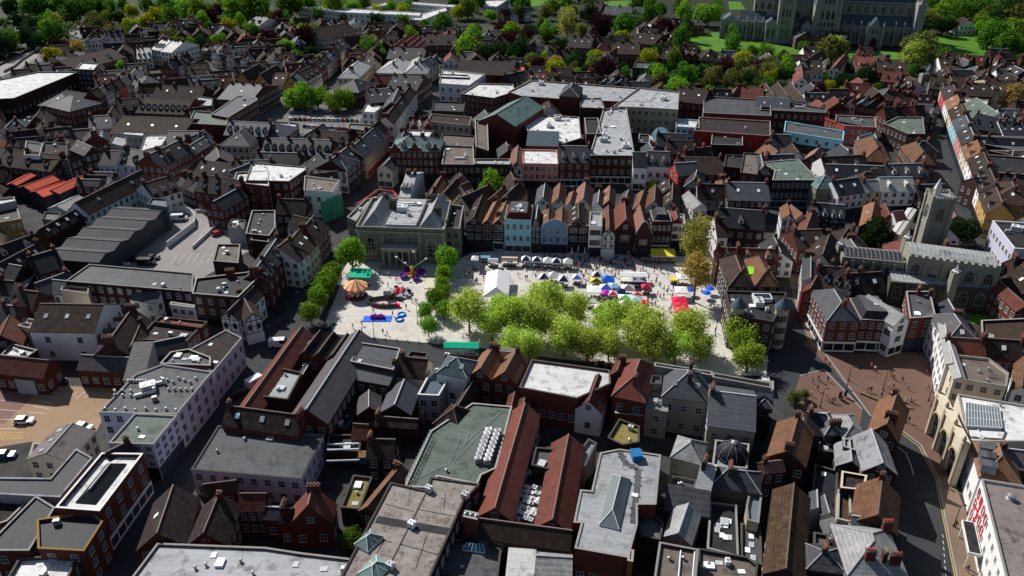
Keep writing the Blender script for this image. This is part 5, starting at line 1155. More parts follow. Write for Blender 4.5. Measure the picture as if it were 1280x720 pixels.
Row('G',(630,420,730,430),3,9,7,['brick','brickdark'],['tbrown','tplum'],'the upper chimney row near the street gate')
Row('g',(1000,700,1275,715),1,10,7,['brickdark'],['slatedark'],'the black roof strip over the pink street front',ch=2)
T('a1')
B('p',[-20,385,180,345,372,345,68,470,-20,475],9,'brickdark','membrane','long hall with brilliant white flat roof beside the ring road',nm='hall',cat='hall',cl=0,win=(None,1),par=.5)
B('p',[360,332,445,336,470,306,388,300],11,'darkpaint','membrane','small dark tower block with white flat roof above the bright hall',nm='tower_block',cat='building',cl=1)
Row('G',(175,335,470,255),7,11,5.5,['brickdark','greyrender'],['tbrown','slate'],'the slanting terrace beside the ring road bend',ch=1)
B('g',[365,335,605,270,560,225],6.5,'brick','tplum','long purplish roof running up from the small dark tower block',ch=0,nm='range',cat='house')
Row('G',(345,208,482,208),4,9,6,['paleblue','white'],['slate','slatedark'],'the pale pointed gables below the round green tree',ch=0)
B('p',[330,180,388,183,385,145,330,143],7,'paleblue','slate','pale blue grey block right behind round green tree',nm='house',cl=0)
Row('g',(497,178,585,172),3,8,6.5,['white'],['slate'],'the white tall chimneyed terrace under the dark oval tree',ch=2)
B('g',[715,235,760,240,770,195],9,'white','slatelight','left of two tall white town houses with silvery roofs',ch=1,grp='tall white town houses')
B('g',[762,245,812,250,825,200],9,'white','slatelight','right of two tall white town houses with silvery roofs',ch=1,grp='tall white town houses')
B('g',[650,280,720,275,720,240],6,'cream','slatelight','low house with pale roof left of tall white town houses',ch=1)
Row('g',(470,470,630,385),5,8,7,['brick','white','brick','redpaint','white'],['tbrown','slate','tplum'],'the red and white street terrace climbing to the right',ch=1)
B('h',[180,500,330,505,330,445],6.5,'brickdark','slatemauve','mauve grey hipped house left of the brick arch house',ch=0)
B('h',[330,530,480,490,470,435],7,'brick','slate','red brick house with arched window and grey roof',ch=0)
B('g',[640,535,870,545,890,475],6.5,'brick','tplum','long dark roof with gable of red brick and grey dormers',ch=0,dm=8,nm='range',cat='house')
B('g',[720,460,950,470,945,430],6.5,'brick','tplum','long dark terrace roof behind the dormered range',ch=2,nm='range',cat='house')
B('g',[515,635,860,650,865,560],6.5,'brick','tbrown','long brown roof with three lit rooflights and brick gable',ch=0,sk=3,nm='range',cat='house')
B('p',[1000,545,1080,560,1222,475,1195,450,1120,460],10,'brick','slate','big brick school like block with tall windows facing right',nm='brick_block',cat='school',cl=2,par=.3)
B('p',[895,590,1075,600,1085,545,920,530],9,'brick','greenfelt','red brick wing with dark roof left of the tall windowed block',nm='brick_wing',cat='school',cl=0,win=0)
B('g',[1030,470,1190,480,1200,400],9,'brick','slate','grey roof with tall brick gable behind the tall windowed block',ch=1)
B('p',[930,500,1005,510,1010,470,935,460],7,'greyrender','greywhite','little pale grey box building between dark terraces',nm='block',cat='building',cl=1)
B('p',[570,640,680,650,690,622,590,618],7,'greyrender','membrane','white roofed small block above the white balcony deck',nm='block',cat='building',cl=0)
B('g',[780,690,925,690,935,640],6.5,'brick','slatemauve','grey roofed red house above the red street terrace',ch=0)
B('g',[930,690,1010,650,985,620],7,'brick','slate','brick house with pale roof edge at the street bend',ch=1)
B('h',[1040,690,1180,695,1170,625],7,'cream','slatemauve','pale mauve hipped roof with broad eaves',ch=0)
B('g',[1060,640,1260,650,1260,600],8,'brickdark','slate','grey slate roof with row of small white windows',ch=1,dm=6)
Row('g',(820,330,925,290),4,8,6.5,['brick','white'],['slate','tplum'],'the short slanting row near the silvery town houses',ch=2)
Row('g',(560,390,640,400),3,8,6.5,['white','brickdark'],['slate','slatedark'],'the little white topped row beside green garden tree',ch=1)
Row('G',(1000,270,1160,300),7,7,6,['white','cream','brick'],['slatelight','slate','tbrown'],'the crowded white topped cottages left of yellow houses',ch=1)
Row('G',(980,240,1100,220),6,7,6,['brick','white'],['slate','tbrown'],'the upper crowded cottages behind the round olive tree',ch=1)
T('a2')
T('x',0,0,1.0)
for a,l_ in(([293,104,315,105,320,92],'leftmost yellow gabled house beyond the car park'),([316,105,337,106,342,93],'middle yellow gabled house beyond the car park'),([355,107,373,107,386,93],'yellow gabled house closest to the black and white inn')):
 B('G',a,5.5,'yellow','tbrown',l_,ch=0,grp='yellow gabled houses',pitch=48,win=(2,1))
B('g',[337.5,106.5,354,107,354,95],5,'cream','tbrown','low brown roof between the yellow gables',ch=0)
T('a2')
B('g',[280,385,350,345,330,305],7,'white','tplum','black and white timbered inn climbing the street',ht=1,ch=1)
Row('g',(355,330,480,215),6,9,7.5,['brick','white','cream','brick','white'],['tplum','tbrown','slate'],'the long street terrace climbing away above the inn',ch=1)
B('G',[280,165,350,180,345,115],7,'cream','tbrown','tall cream house beside the round copper beech',ch=1)
B('g',[-10,115,50,125,50,85],7,'white','slatedark','white gabled house left of the first copper beech',ch=1)
Row('g',(370,120,470,125),4,7,6,['white'],['slate','tplum'],'the tiny white terrace below the school block',ch=1)
B('p',[235,35,450,62,815,78,820,62,460,42,300,25],7,'white','membrane','very long white school block with blue window bands',nm='school_block',cat='school',cl=0,win=(24,2),wsp=4)
B('p',[765,95,825,100,945,52,930,38,815,70],6,'white','membrane','white roofed school wing angled off the long school block',nm='school_wing',cat='school',cl=0)
B('p',[560,40,580,44,665,25,650,14],6,'white','membrane','short white roofed school link in the trees',nm='school_wing',cat='school',cl=0)
B('p',[775,22,985,38,985,26,780,12],6,'white','membrane','far white roofed school wing near the frame top',nm='school_wing',cat='school',cl=0)
B('p',[1115,30,1180,35,1235,0,1120,5],6,'paleblue','membrane','white roofed pale block at the frame top beside brick houses',nm='school_wing',cat='school',cl=0)
B('m',[672,235,815,240,810,180],7,'brick','tred','red brick house with four pointed gables',n=4,ch=2)
B('g',[820,215,985,215,980,175],7,'brick','tplum','dark red terrace range right of the four pointed gables',ch=3,nm='range',cat='house')
B('h',[525,440,610,400,590,345],7.5,'brick','slatedark','red brick town house with black hipped roof by the street trees',ch=0)
B('h',[425,370,525,372,520,310],7,'cream','slatelight','pale hipped roof house above the car park trees',ch=1)
B('h',[605,345,740,350,725,295],8,'buff','slatelight','long buff house with lichen pale roof',ch=2,win=(5,2))
B('h',[740,350,850,350,840,290],8,'buff','slatelight','buff town house with pale roof continuing to the shadowed street',ch=2)
B('g',[830,340,905,300,890,265],8,'cream','slate','cream street front houses beside the big yellow green tree',ch=2,win=(5,2))
B('g',[655,280,830,285,820,245],7.5,'brickdark','slatedark','black low pitched range above the buff houses',ch=2)
B('p',[905,400,1050,410,1125,355,920,335],9,'white','membrane','lilac white block with navy upper storey and white roof',nm='office_block',cat='office',cl=2,win=(4,2))
B('p',[905,368,1046,374,1046,360,905,355],9.3,'navy','membrane','navy clad attic band on the lilac white block',nm='attic',cat='office',cl=0,win=0)
B('g',[985,350,1250,360,1250,300],8,'brickdark','tplum','long dark row with small white windows behind lilac white block',ch=0,win=(14,1),nm='range',cat='house')
B('p',[1180,320,1262,325,1262,300,1200,298],9,'redpaint','redsheet','small bright red flat roof amid the dark row',nm='block',cat='building',cl=0)
B('p',[1010,450,1165,470,1260,440,1258,405,1090,400],9.5,'brick','membrane','brick store with white roof edges near lilac white block',nm='store',cat='shop',cl=4)
B('g',[580,490,700,480,680,430],7.5,'brickdark','slatedark','black slate houses at the right side of car park',ch=1,win=0)
B('g',[655,420,800,430,760,370],8,'brickdark','felt','flat topped dark building above car park right end',ch=1)
B('G',[635,520,735,520,720,450],8,'brickdark','slatedark','dark gabled street house with pale side windows',ch=1)
B('p',[540,535,600,540,640,510,560,495],6,'white','membrane','white topped garage like block right of parked cars',nm='block',cat='building',cl=0)
B('g',[690,590,800,440,740,430],8,'white','tplum','narrow white side street front row above green netting',ch=2,win=(7,2))
B('p',[470,612,560,625,660,630,655,600,480,590],6,'brickdark','greenfelt','pale green flat roof strip below the parked cars',nm='store',cat='shop',cl=0,win=0)
B('g',[575,690,665,610,590,600],8.5,'redpaint','tplum','red and white street fronts below the pale green roof',ch=2,win=(6,2))
B('h',[0,655,160,665,150,600],6.5,'brickdark','slate','grey hipped house left of the lilac gable wall',ch=1)
B('G',[235,665,290,670,285,600],8,'lilac','slate','plain lilac gable wall facing the viewer below the car park',ch=0,win=0)
B('p',[80,605,220,615,240,590,110,580],5.5,'brickdark','membrane','low shed with white roof end beside parked cars',nm='shed',cat='shed',cl=1,win=0)
B('g',[290,690,460,700,470,640],6.5,'brick','tplum','brick walled dark roofed range below the white vans',ch=1)
B('p',[310,640,400,650,410,622,320,615],4.5,'greyrender','membrane','two bay white canopy below parked cars',nm='canopy',cat='canopy',cl=0,win=0)
B('m',[470,700,570,705,580,655],6,'white','slate','cluster of white gabled attic roofs beside the street',n=2,ch=0)
B('G',[690,690,760,690,760,640],7,'brickdark','slatedark','small dark gabled house on the narrow shadowed street',ch=1)
Row('G',(770,610,870,605),3,9,7,['brick','cream'],['tbrown','slate','tred'],'the brown gabled cluster right of the shadowed street',ch=1)
B('p',[850,580,1050,600,1060,560,870,545],7,'cream','tbrown','tan house row with pink front near green roofed hall',nm='house',cl=1)
B('p',[870,530,1020,535,1030,490,880,485],8,'brickdark','slate','dark flat slate block with two rooflights in street middle',nm='block',cat='building',cl=0,sk=2)
B('p',[720,660,850,670,880,625,760,620],7,'greyrender','membrane','grey white roof terrace left of big brick gabled building',nm='block',cat='building',cl=4)
B('p',[905,690,1070,700,1075,650,920,640],8,'brickbrown','brownflat','mossy flat roof right behind big brick gabled building',nm='block',cat='building',cl=2)
T('b1')
for a,l_ in(((30,232,80,235,125,185),'orange sheet roof, upper left of four'),((85,245,145,260,200,190),'orange sheet roof, upper right of four'),((140,268,205,290,258,215),'orange sheet roof, lower left of four'),((212,265,280,275,365,195),'orange sheet roof, lower right of four')):
 B('G',list(a),5.5,'darkpaint','redsheet',l_+' behind the garage roofs',ch=0,win=0,pitch=18,grp='orange sheet roofs',nm='workshop',cat='workshop',ridge='redsheet')
B('m',[468,600,795,350,620,300],6.5,'darkpaint','metaldark','long sawtooth garage with five dark curved metal roofs',n=5,ch=0,pitch=16,nm='garage',cat='garage',win=0,ridge='metaldark')
B('g',[255,590,440,610,470,545],5.5,'greyrender','metaldark','grey metal shed at the near end of the sawtooth garage',ch=0,pitch=12,win=0,nm='shed',cat='shed')
B('p',[700,330,795,345,790,305,720,300],8,'copper','copper','dark green clad box at the far end of the sawtooth garage',nm='plant_room',cat='building',cl=0,win=0)
B('g',[420,375,730,215,690,175],6.5,'white','tbrown','long brown roofed range with white windows behind sawtooth garage',ch=0,nm='range',cat='house',dm=0)
B('G',[225,345,320,360,430,310],5.5,'greyrender','slatelight','pale grey roof with two domed skylights',ch=0,sk=2,win=0,pitch=20)
B('p',[200,400,275,410,290,370,215,365],5,'greyrender','feltgrey','small grey box roof left of black pitched garage house',nm='shed',cat='shed',cl=0,win=0)
B('g',[230,480,405,380,345,370],5.5,'brickdark','tplum','black pitched garage house with white rooflights',ch=0,sk=4,win=0)
B('p',[-20,420,100,400,75,310,-20,330],10,'ochre','felt','ochre clad flats at the left frame edge',nm='flats',cat='flats',cl=1,win=(4,3))
B('p',[-20,335,75,315,70,295,-20,305],12,'greyrender','membrane','white topped stair head on the ochre clad flats',nm='stair_tower',cat='flats',cl=0,win=0)
B('g',[-20,600,200,520,160,490],6.5,'cream','tplum','dark roofed long house with pale lit front at left frame edge',ch=1,nm='house')
B('g',[0,690,240,560,200,520],6.5,'brick','tplum','dark roofed brick row beside the dark roofed long house',ch=1)
B('p',[20,720,120,730,180,660,80,655],5,'brickdark','membrane','pale slab roof at left frame edge below brick row',nm='shed',cat='shed',cl=0,win=0)
B('g',[180,660,310,620,270,560],7,'brick','slatedark','black slate house with brick chimney near grey metal shed',ch=2)
B('g',[545,130,700,155,705,85],7.5,'lilac','slatemauve','lilac fronted house with white windows and mottled roof',ch=1,win=(5,2))
B('g',[465,140,545,145,545,90],7.5,'paleblue','slatedark','pale blue and dark fronted cottages left of lilac house',ch=1,win=(3,2))
B('g',[690,160,770,165,770,100],7,'white','slatedark','white ground floored dark house right of lilac house',ch=1,win=(3,1))
B('g',[765,150,925,70,880,20],9,'brick','slatedark','red brick street terrace with grey roof, three storeys',ch=2,win=(9,3),nm='terrace',cat='house')
B('g',[925,90,1020,30,985,0],8,'brick','slatemauve','red brick row with brown roof continuing the street terrace',ch=1,win=(5,2))
B('g',[905,190,1060,215,1080,140],7,'white','tplum','white fronted low row with black roof below street bend',ch=2,win=(6,1))
B('G',[1055,195,1130,215,1140,145],8,'white','slate','white gable ended house at the end of white fronted row',ch=1,win=(2,2))
B('g',[1110,200,1280,195,1265,130],7.5,'brick','felt','dark roofed house left of plain brick block',ch=2)
B('g',[730,300,860,260,830,200],6.5,'white','tbrown','brown roof with white gable behind the ramp',ch=1)
B('g',[920,260,1110,290,1110,220],7.5,'brick','tplum','dark red houses below the white fronted row',ch=3,win=(5,2))
B('G',[975,340,1060,355,1070,270],7,'brick','slatedark','narrow brick gabled house above the ramp end',ch=1)
B('p',[1105,225,1275,245,1275,170,1120,180],10,'brick','membrane','pale roofed left part of plain brick block',nm='office_block',cat='office',cl=2,win=(3,3))
B('p',[1010,600,1130,610,1140,520,1030,520],6,'brickbrown','brownflat','brown service box on the parking deck edge',nm='service_block',cat='building',cl=3,win=0)
B('p',[1080,440,1160,450,1165,405,1100,400],5,'greyrender','feltgrey','grey plant boxes beside the parking ramp',nm='plant_room',cat='building',cl=3,win=0)
B('p',[1190,500,1275,510,1275,440,1200,450],6,'brickdark','feltgrey','flat roof with blue tank right of the parking deck',nm='service_block',cat='building',cl=2,win=0)
B('g',[330,65,400,95,410,40],6.5,'brickdark','slatemauve','grey roofed shop house right of the white gridded office',ch=0)
B('p',[115,95,190,100,205,40,125,30],10,'white','felt','white gridded office front high on the left',nm='office_block',cat='office',cl=1,win=(4,3))
B('p',[190,110,320,120,320,40,210,35],9,'stonedark','tplum','dark ivy covered looking block right of white gridded office',nm='block',cat='building',cl=2)
B('g',[-20,140,240,170,240,90],6.5,'brickdark','tbrown','long dark mossy roof at the left frame edge',ch=2,nm='range',cat='house')
B('p',[520,40,600,60,600,10,540,0],7,'greyrender','lead','shiny grey sloped roof above the pale blue cottages',nm='block',cat='building',cl=0,win=0)
B('p',[660,80,770,50,800,0,690,0],7.5,'white','membrane','white roof terrace with white balustrades',nm='block',cat='building',cl=3)
Row('G',(470,245,560,180),3,9,6,['brickdark','lilac'],['slatedark','tplum'],'the dark yard roofs behind long brown roofed range',ch=1)
Row('g',(830,230,920,270),3,8,6,['brickdark'],['slatedark','tplum'],'the dark low yard row left of dark red houses',ch=1)
B('g',[0,690,60,700,90,620],6,'brickdark','slatedark','dark blue roof corner at left frame edge',ch=0,win=0)
T('c1')
B('g',[-30,70,45,75,60,20],6.5,'cream','tplum','dark roofed cream house at left frame edge beneath brick row',ch=1)
B('G',[150,40,210,80,290,-30],7,'brick','slate','slim grey gabled house between brick rows and shop block',ch=1)
T('a3')
B('p',[5,340,90,345,105,320,10,305],8,'brickdark','redsheet','dark block with bright red roof patch left of shopping centre',nm='block',cat='building',cl=0)
B('g',[310,225,410,230,405,185],8,'brick','tplum','red brick georgian house with many windows behind copper beech',ch=2,win=(6,2))
B('g',[505,255,640,260,640,215],7,'brick','tbrown','long brown house with tall chimneys below beech trees',ch=4)
B('g',[590,200,705,215,700,165],7,'brick','tbrown','brown gabled house group beside dark service yard',ch=3)
B('p',[610,325,690,330,710,300,625,298],6,'brickdark','feltgrey','low flat roofed block amid gardens above white roof plant',nm='block',cat='building',cl=1)
B('p',[650,130,698,132,700,115,655,113],6,'greyrender','membrane','tiny pale flat roof in the trees above gardens',nm='shed',cat='shed',cl=0,win=0)
B('g',[465,70,655,80,655,45],6.5,'brick','slate','long brick house with slate roof beside bright lawn at top',ch=1,nm='range',cat='house')
B('g',[360,50,455,55,450,25],6,'brick','tplum','dark plum roofed house left of long slate house at top',ch=1)
B('g',[700,275,810,285,800,235],6.5,'brick','tbrown','dark brown roofed house in front of the column shaped tree',ch=2)
B('h',[925,285,1000,290,990,255],6,'brickdark','tbrown','brown cottage with pale slab roof near the lawn edge',ch=1)
B('G',[470,275,525,280,520,245],6,'cream','tred','bright red roofed cottage beside yellow tree',ch=0)
B('h',[620,400,690,405,680,365],6.5,'brickdark','slatemauve','small hipped grey house above the white roof plant',ch=0)
B('g',[800,480,945,495,940,430],7.5,'brick','tplum','dark brick house row with white windows right of roof plant',ch=2,win=(5,2))
B('G',[1060,460,1110,465,1110,430],6,'brick','tred','red roofed cottage amid trees above the brick market hall',ch=1)
B('g',[1130,470,1230,475,1230,430],6.5,'brick','tred','brick cottage pair with orange ridge above market hall',ch=2)
B('g',[730,220,762,190,745,170],6,'paleblue','slate','pale blue sided house facing a bright garden path',ch=0)
Row('G',(85,215,190,215),3,9,6.5,['cream','brick'],['tplum','tbrown'],'the gabled group left of georgian brick house',ch=1)
Row('g',(0,75,130,60),4,8,6,['brick','white'],['tplum','slate'],'the small top row left of the tall pale tree',ch=1)
Row('g',(200,270,330,280),3,8,6,['brickdark'],['tplum','tbrown'],'the dark row in trees left of copper beech',ch=2)
Row('G',(830,270,920,265),3,8,6,['brick'],['tbrown','tplum'],'the brown gables at the lawn corner',ch=1)
Row('G',(450,400,560,410),3,9,7,['brickdark','greyrender'],['slatedark','slate'],'the dark pointed roofs just behind shopping centre',ch=1)
Row('g',(30,390,120,370),2,9,7,['brickdark'],['slatedark'],'the dark roofs left of the shopping centre',ch=1)
T('b3')
Row('g',(870,130,1000,120),3,9,6.5,['brick','brickdark'],['tbrown','tplum'],'the dark alley row above the red gable')
cA,cB=G(898,47.5),G(1138,58.5);cd=(cB-cA);CL=cd.length;cang=math.atan2(cd.y,cd.x);cn=Vector((-math.sin(cang),math.cos(cang),0))
cath=empty('cathedral',(cA+cB)/2+cn*14,cang);tag(cath,'great gothic stone cathedral with dark lead roofs above the green lawn','cathedral')
X0=-CL/2;sc_=CL/1090.0
def cx(z):return X0+(z-80)*sc_
def gab(mb,x0,x1,y0,y1,h,rh,mi=0,along='x',rm=1,th=.4):
 mb.prism([(x0,y0),(x1,y0),(x1,y1),(x0,y1)],0,h,mi,top=False)
 if along=='x':
  yc=(y0+y1)/2
  for x in(x0,x1):mb.face([(x,y0,h),(x,y1,h),(x,yc,h+rh)],mi)
  mb.slab([(x0,y0-.3,h),(x1,y0-.3,h),(x1,yc,h+rh+.3),(x0,yc,h+rh+.3)],th,rm);mb.slab([(x1,y1+.3,h),(x0,y1+.3,h),(x0,yc,h+rh+.3),(x1,yc,h+rh+.3)],th,rm)
 else:
  xc=(x0+x1)/2
  for y in(y0,y1):mb.face([(x0,y,h),(x1,y,h),(xc,y,h+rh)],mi)
  mb.slab([(x0-.3,y1-.5,h),(x0-.3,y0+.5,h),(xc,y0+.5,h+rh+.3),(xc,y1-.5,h+rh+.3)],th,rm);mb.slab([(x1+.3,y0+.5,h),(x1+.3,y1-.5,h),(xc,y1-.5,h+rh+.3),(xc,y0+.5,h+rh+.3)],th,rm)
CM=['stonecath','slateblue','stonecath']
def cpart(name,mb):return mb.build(name,CM,cath)
YN=-14
mb=MB();gab(mb,cx(400),cx(1165),-5.5,5.5,25,11);cpart('nave',mb)
mb=MB();gab(mb,cx(270),cx(400),-5.5,5.5,25,11);cpart('choir',mb)
mb=MB();gab(mb,cx(85),cx(188),YN+1,YN+15,11,4,along='y');cpart('chapel',mb)
def aisle(x0,x1,nm='aisle'):
 mb=MB();mb.box(x0,x1,YN,-5.6,0,11,0);mb.slab([(x0,YN+.4,11.2),(x1,YN+.4,11.2),(x1,-5.62,17.5),(x0,-5.62,17.5)],.3,1);mb.box(x0,x1,YN-.25,YN+.38,11,12.1,2,True);
 return cpart(nm,mb)
aisle(cx(190),cx(342));aisle(cx(492),cx(538));aisle(cx(745),cx(1160))
def tall_window(x,y,z,w,h,par):
 mb=MB();r=w/2;q=[(x-r,z),(x+r,z),(x+r,z+h*.75),(x,z+h),(x-r,z+h*.75)]
 mb.face([(a,y-.02,b_)for a,b_ in q],1)
 for i in range(5):a,b_=q[i],q[(i+1)%5];mb.bar((a[0],y-.06,a[1]),(b_[0],y-.06,b_[1]),.22)
 return mb.build('lancet_window',['stonecath','glass'],par)
def butt(x,y,h,d=2.2,w=1.3):
 mb=MB();mb.box(x-w/2,x+w/2,y-d,y-.01,0,h*.6);mb.box(x-w/2,x+w/2,y-d*.55,y-.01,h*.6,h);mb.lathe([(w*.5,h),(w*.5,h+1.6),(.05,h+3.4)],4,0,(x,y-d*.3));return mb.build('buttress',['stonecath'],cath)
xs=[760+k*47 for k in range(9)]
for i,q in enumerate(xs):
 if not(895<q<1000):
  for s in(-1.6,1.6):tall_window(cx(q)+s,YN-.26,3,1.7,6.5,cath)
  butt(cx(q)+sc_*23,YN-.26,12.5)
 for s in(-2.6,0,2.6):tall_window(cx(q)+s,-5.52,18.6,1.5,5.2,cath)
 mb=MB();mb.box(cx(q)+sc_*23-.5,cx(q)+sc_*23+.5,-6.3,-5.52,17.6,25.6);mb.build('buttress',['stonecath'],cath)
for q in(215,260,305):
 for s in(-1.5,1.5):tall_window(cx(q)+s,YN-.26,3,1.6,6.5,cath)
 butt(cx(q)+sc_*22,YN-.26,12.5)
for q in(295,335,375):
 for s in(-2,2):tall_window(cx(q)+s*.8,-5.52,18.6,1.4,5,cath)
for q in(120,160):tall_window(cx(q),YN+.98,3,1.6,6.5,cath)
for q in(88,186):butt(cx(q),YN+1,13)
mb=MB();mb.box(cx(400),cx(1160),-5.9,-5.52,25.05,26,2,True);cpart('parapet',mb)
def transept(x0,x1,y0,lab):
 mb=MB();gab(mb,x0,x1,y0,-5.45,25,12,along='y');mb.box(x0-.4,x0+1.6,y0-.8,y0+1.5,0,28,2);mb.box(x1-1.6,x1+.4,y0-.8,y0+1.5,0,28,2)
 for x in(x0+.6,x1-.6):mb.lathe([(1.0,28),(1.0,31),(.05,36)],8,2,(x,y0+.3))
 t=cpart('transept',mb);w=x1-x0
 for z,h,n in((2.5,8.5,4),(12.3,3.2,4),(17,6,3),(26.5,4.5,3)):
  ww=w*.62*(.7 if z>20 else 1)
  for k in range(n):tall_window((x0+x1)/2-ww/2+ww*(k+.5)/n,y0-.02,z,ww/n*.62,h,t)
 for z in(11.3,16.1,25):
  mb=MB();mb.box(x0+1.7,x1-1.7,y0-.35,y0-.01,z,z+.4,0,True);o=mb.build('string_course',['stone'],t)
transept(cx(405),cx(490),YN-9,'')
transept(cx(602),cx(742),YN-11,'')
mb=MB();gab(mb,cx(540),cx(600),YN-10.5,-5.6,12,3,along='y');cpart('transept_aisle',mb)
for q in(560,585):tall_window(cx(q),YN-10.52,3,1.6,6.5,cath)
mb=MB();gab(mb,cx(342),cx(402),YN-8,-5.6,12,3,along='y');cpart('transept_aisle',mb)
for q in(360,385):tall_window(cx(q),YN-8.02,3,1.6,6.5,cath)
mb=MB();gab(mb,cx(908),cx(985),YN-9,YN-.3,11,7,along='y');po=cpart('porch',mb)
mb=MB();xc=(cx(908)+cx(985))/2;q=[(xc-2.4,0),(xc+2.4,0),(xc+2.4,4.5),(xc,7.5),(xc-2.4,4.5)];mb.face([(a,YN-9.03,z)for a,z in q],1)
for i in range(1,4):mb.bar((q[i+0][0],YN-9.1,q[i+0][1]),(q[i+1][0],YN-9.1,q[i+1][1]),.35)
mb.bar((q[1][0],YN-9.1,0),(q[2][0],YN-9.1,4.5),.35);mb.bar((q[0][0],YN-9.1,0),(q[4][0],YN-9.1,4.5),.35);mb.build('doorway',['stone','timber'],po)
for s in(-2,2):tall_window(xc+s*.7,YN-9.02,9,1.2,3.2,po)
for q in(905,988):butt(cx(q),YN-9,13,1.4)
mb=MB();mb.box(cx(1160),cx(1160)+5,-17,17,0,27,0);
for y in(-16,-6,6,16):mb.lathe([(1.7,0),(1.7,31),(.05,38)],8,2,(cx(1160)+2.5,y))
mb.face([(cx(1160)-.02,-6,27),(cx(1160)-.02,6,27),(cx(1160)-.02,0,39)]);mb.face([(cx(1160)+5.02,-6,27),(cx(1160)+5.02,0,39),(cx(1160)+5.02,6,27)]);cpart('west_front',mb)
FOOT.append([cath.matrix_basis@Vector(q)for q in((X0-3,-26,0),(X0+CL+8,-26,0),(X0+CL+8,20,0),(X0-3,20,0))])
mat('ground',(.05,.048,.046),var=.35,scale=.05,fine=.8,rnd_amt=0,stain=(.025,.024,.024),stain_at=.55)
mat('asphalt',(.042,.046,.05),var=.26,scale=.08,fine=2.5,rnd_amt=0,stain=(.032,.034,.037),stain_at=.6)
mat('asphaltlight',(.14,.135,.135),var=.12,scale=.08,fine=2,rnd_amt=0)
mat('paving',(.52,.49,.45),var=.1,scale=.12,fine=1.6,rnd_amt=0,stain=(.4,.37,.34),stain_at=.6,brick=(2.4,1.2,1.1))
mat('footway',(.16,.145,.13),var=.18,scale=.2,fine=2,rnd_amt=0)
mat('brickpave',(.15,.088,.068),var=.2,scale=.12,fine=2.5,rnd_amt=0,stain=(.13,.08,.06),stain_at=.58)
mat('brickpale',(.2,.14,.1),var=.2,scale=.12,fine=2.5,rnd_amt=0)
mat('deck',(.26,.24,.235),var=.14,scale=.08,fine=1.2,rnd_amt=0,stain=(.19,.175,.17),stain_at=.6)
mat('yard',(.3,.2,.125),var=.12,scale=.1,fine=2,rnd_amt=0,stain=(.24,.16,.1),stain_at=.6)
mat('yardred',(.19,.11,.09),var=.15,scale=.1,fine=2,rnd_amt=0)
mat('grass',(.075,.185,.014),var=.3,scale=.05,fine=1.2,rnd_amt=0,stain=(.055,.15,.015),stain_at=.55)
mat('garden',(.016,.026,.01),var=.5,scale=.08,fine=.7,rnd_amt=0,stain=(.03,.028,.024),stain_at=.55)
mat('paint',(.62,.61,.58),var=.15,rnd_amt=0);mat('wornpaint',(.12,.1,.06),var=.3,rnd_amt=0);mat('paintyellow',(.55,.38,.08),var=.15,rnd_amt=0)
T('x',0,0,1.0)
def sheet(name,pts,z,m,kind='structure',nofill=True):
 P_=ccw([G(*p).xy for p in pts]);mb=MB();mb.face([(p.x,p.y,z)for p in P_]);o=struct(name,mb,[m],kind)
 if nofill:ROADS.append(P_)
 return o
ROADS=[]
mb=MB();mb.face([(-1500,-100,0),(1500,-100,0),(1500,2500,0),(-1500,2500,0)]);struct('ground',mb,['ground'])
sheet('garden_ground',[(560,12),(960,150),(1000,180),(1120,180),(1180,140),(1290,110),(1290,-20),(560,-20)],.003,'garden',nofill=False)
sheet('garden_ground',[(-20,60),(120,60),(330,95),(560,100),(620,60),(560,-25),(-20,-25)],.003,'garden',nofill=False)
sheet('street',[(110,740),(192,607),(266,512),(308,455),(330,425),(425,298),(448,250),(472,212),(538,132),(566,92),(585,92),(562,130),(500,215),(476,255),(447,300),(425,345),(400,400),(382,428),(345,445),(303,508),(275,532),(236,592),(165,740)],.004,'asphalt')
sheet('street',[(142,400),(228,408),(328,424),(330,440),(308,458),(225,425),(140,412)],.005,'asphalt')
sheet('street',[(330,428),(420,420),(545,432),(600,437),(700,452),(900,470),(985,478),(985,505),(900,500),(600,470),(340,448)],.006,'asphalt')
sheet('street',[(1130,740),(1122,640),(1100,560),(1070,520),(1040,490),(985,505),(930,480),(960,455),(978,420),(984,330),(962,286),(938,282),(938,274),(970,276),(1000,330),(1005,400),(1040,460),(1088,520),(1125,536),(1151,556),(1172,596),(1183,655),(1199,740)],.004,'asphalt')
sheet('street',[(1200,290),(1186,225),(1166,165),(1152,115),(1146,95),(1158,95),(1175,130),(1192,165),(1214,225),(1226,290)],.004,'asphalt')
sheet('square_paving',[(426,332),(450,323),(560,331),(590,316),(640,312),(885,322),(898,335),(905,425),(960,445),(958,470),(900,468),(700,449),(600,435),(545,430),(420,418),(408,400),(428,350)],.010,'paving')
sheet('street',[(935,250),(1230,285),(1232,300),(1000,278),(935,268)],.005,'asphalt')
sheet('brick_square',[(1032,443),(1170,440),(1180,470),(1172,520),(1190,595),(1172,596),(1151,556),(1125,536),(1088,519),(1042,463),(1005,430),(1012,420)],.009,'brickpave')
sheet('brick_square',[(1000,470),(1030,462),(1078,512),(1075,530),(1010,530),(990,500)],.011,'brickpave')
sheet('footway',[(1172,596),(1190,595),(1215,660),(1232,740),(1200,740),(1183,655)],.012,'brickpale')
sheet('footway',[(984,300),(1000,340),(1016,425),(1032,443),(1012,432),(994,380),(982,330)],.012,'brickpale')
sheet('garage_deck',[(100,345),(170,345),(245,352),(335,300),(330,285),(285,268),(260,262),(205,262),(150,310)],.010,'deck')
sheet('parking_yard',[(-10,560),(40,552),(60,575),(118,545),(125,530),(155,500),(140,484),(60,482),(-10,488)],.010,'yard')
sheet('parking_yard',[(-10,488),(28,482),(48,490),(5,530),(-10,528)],.014,'yardred')
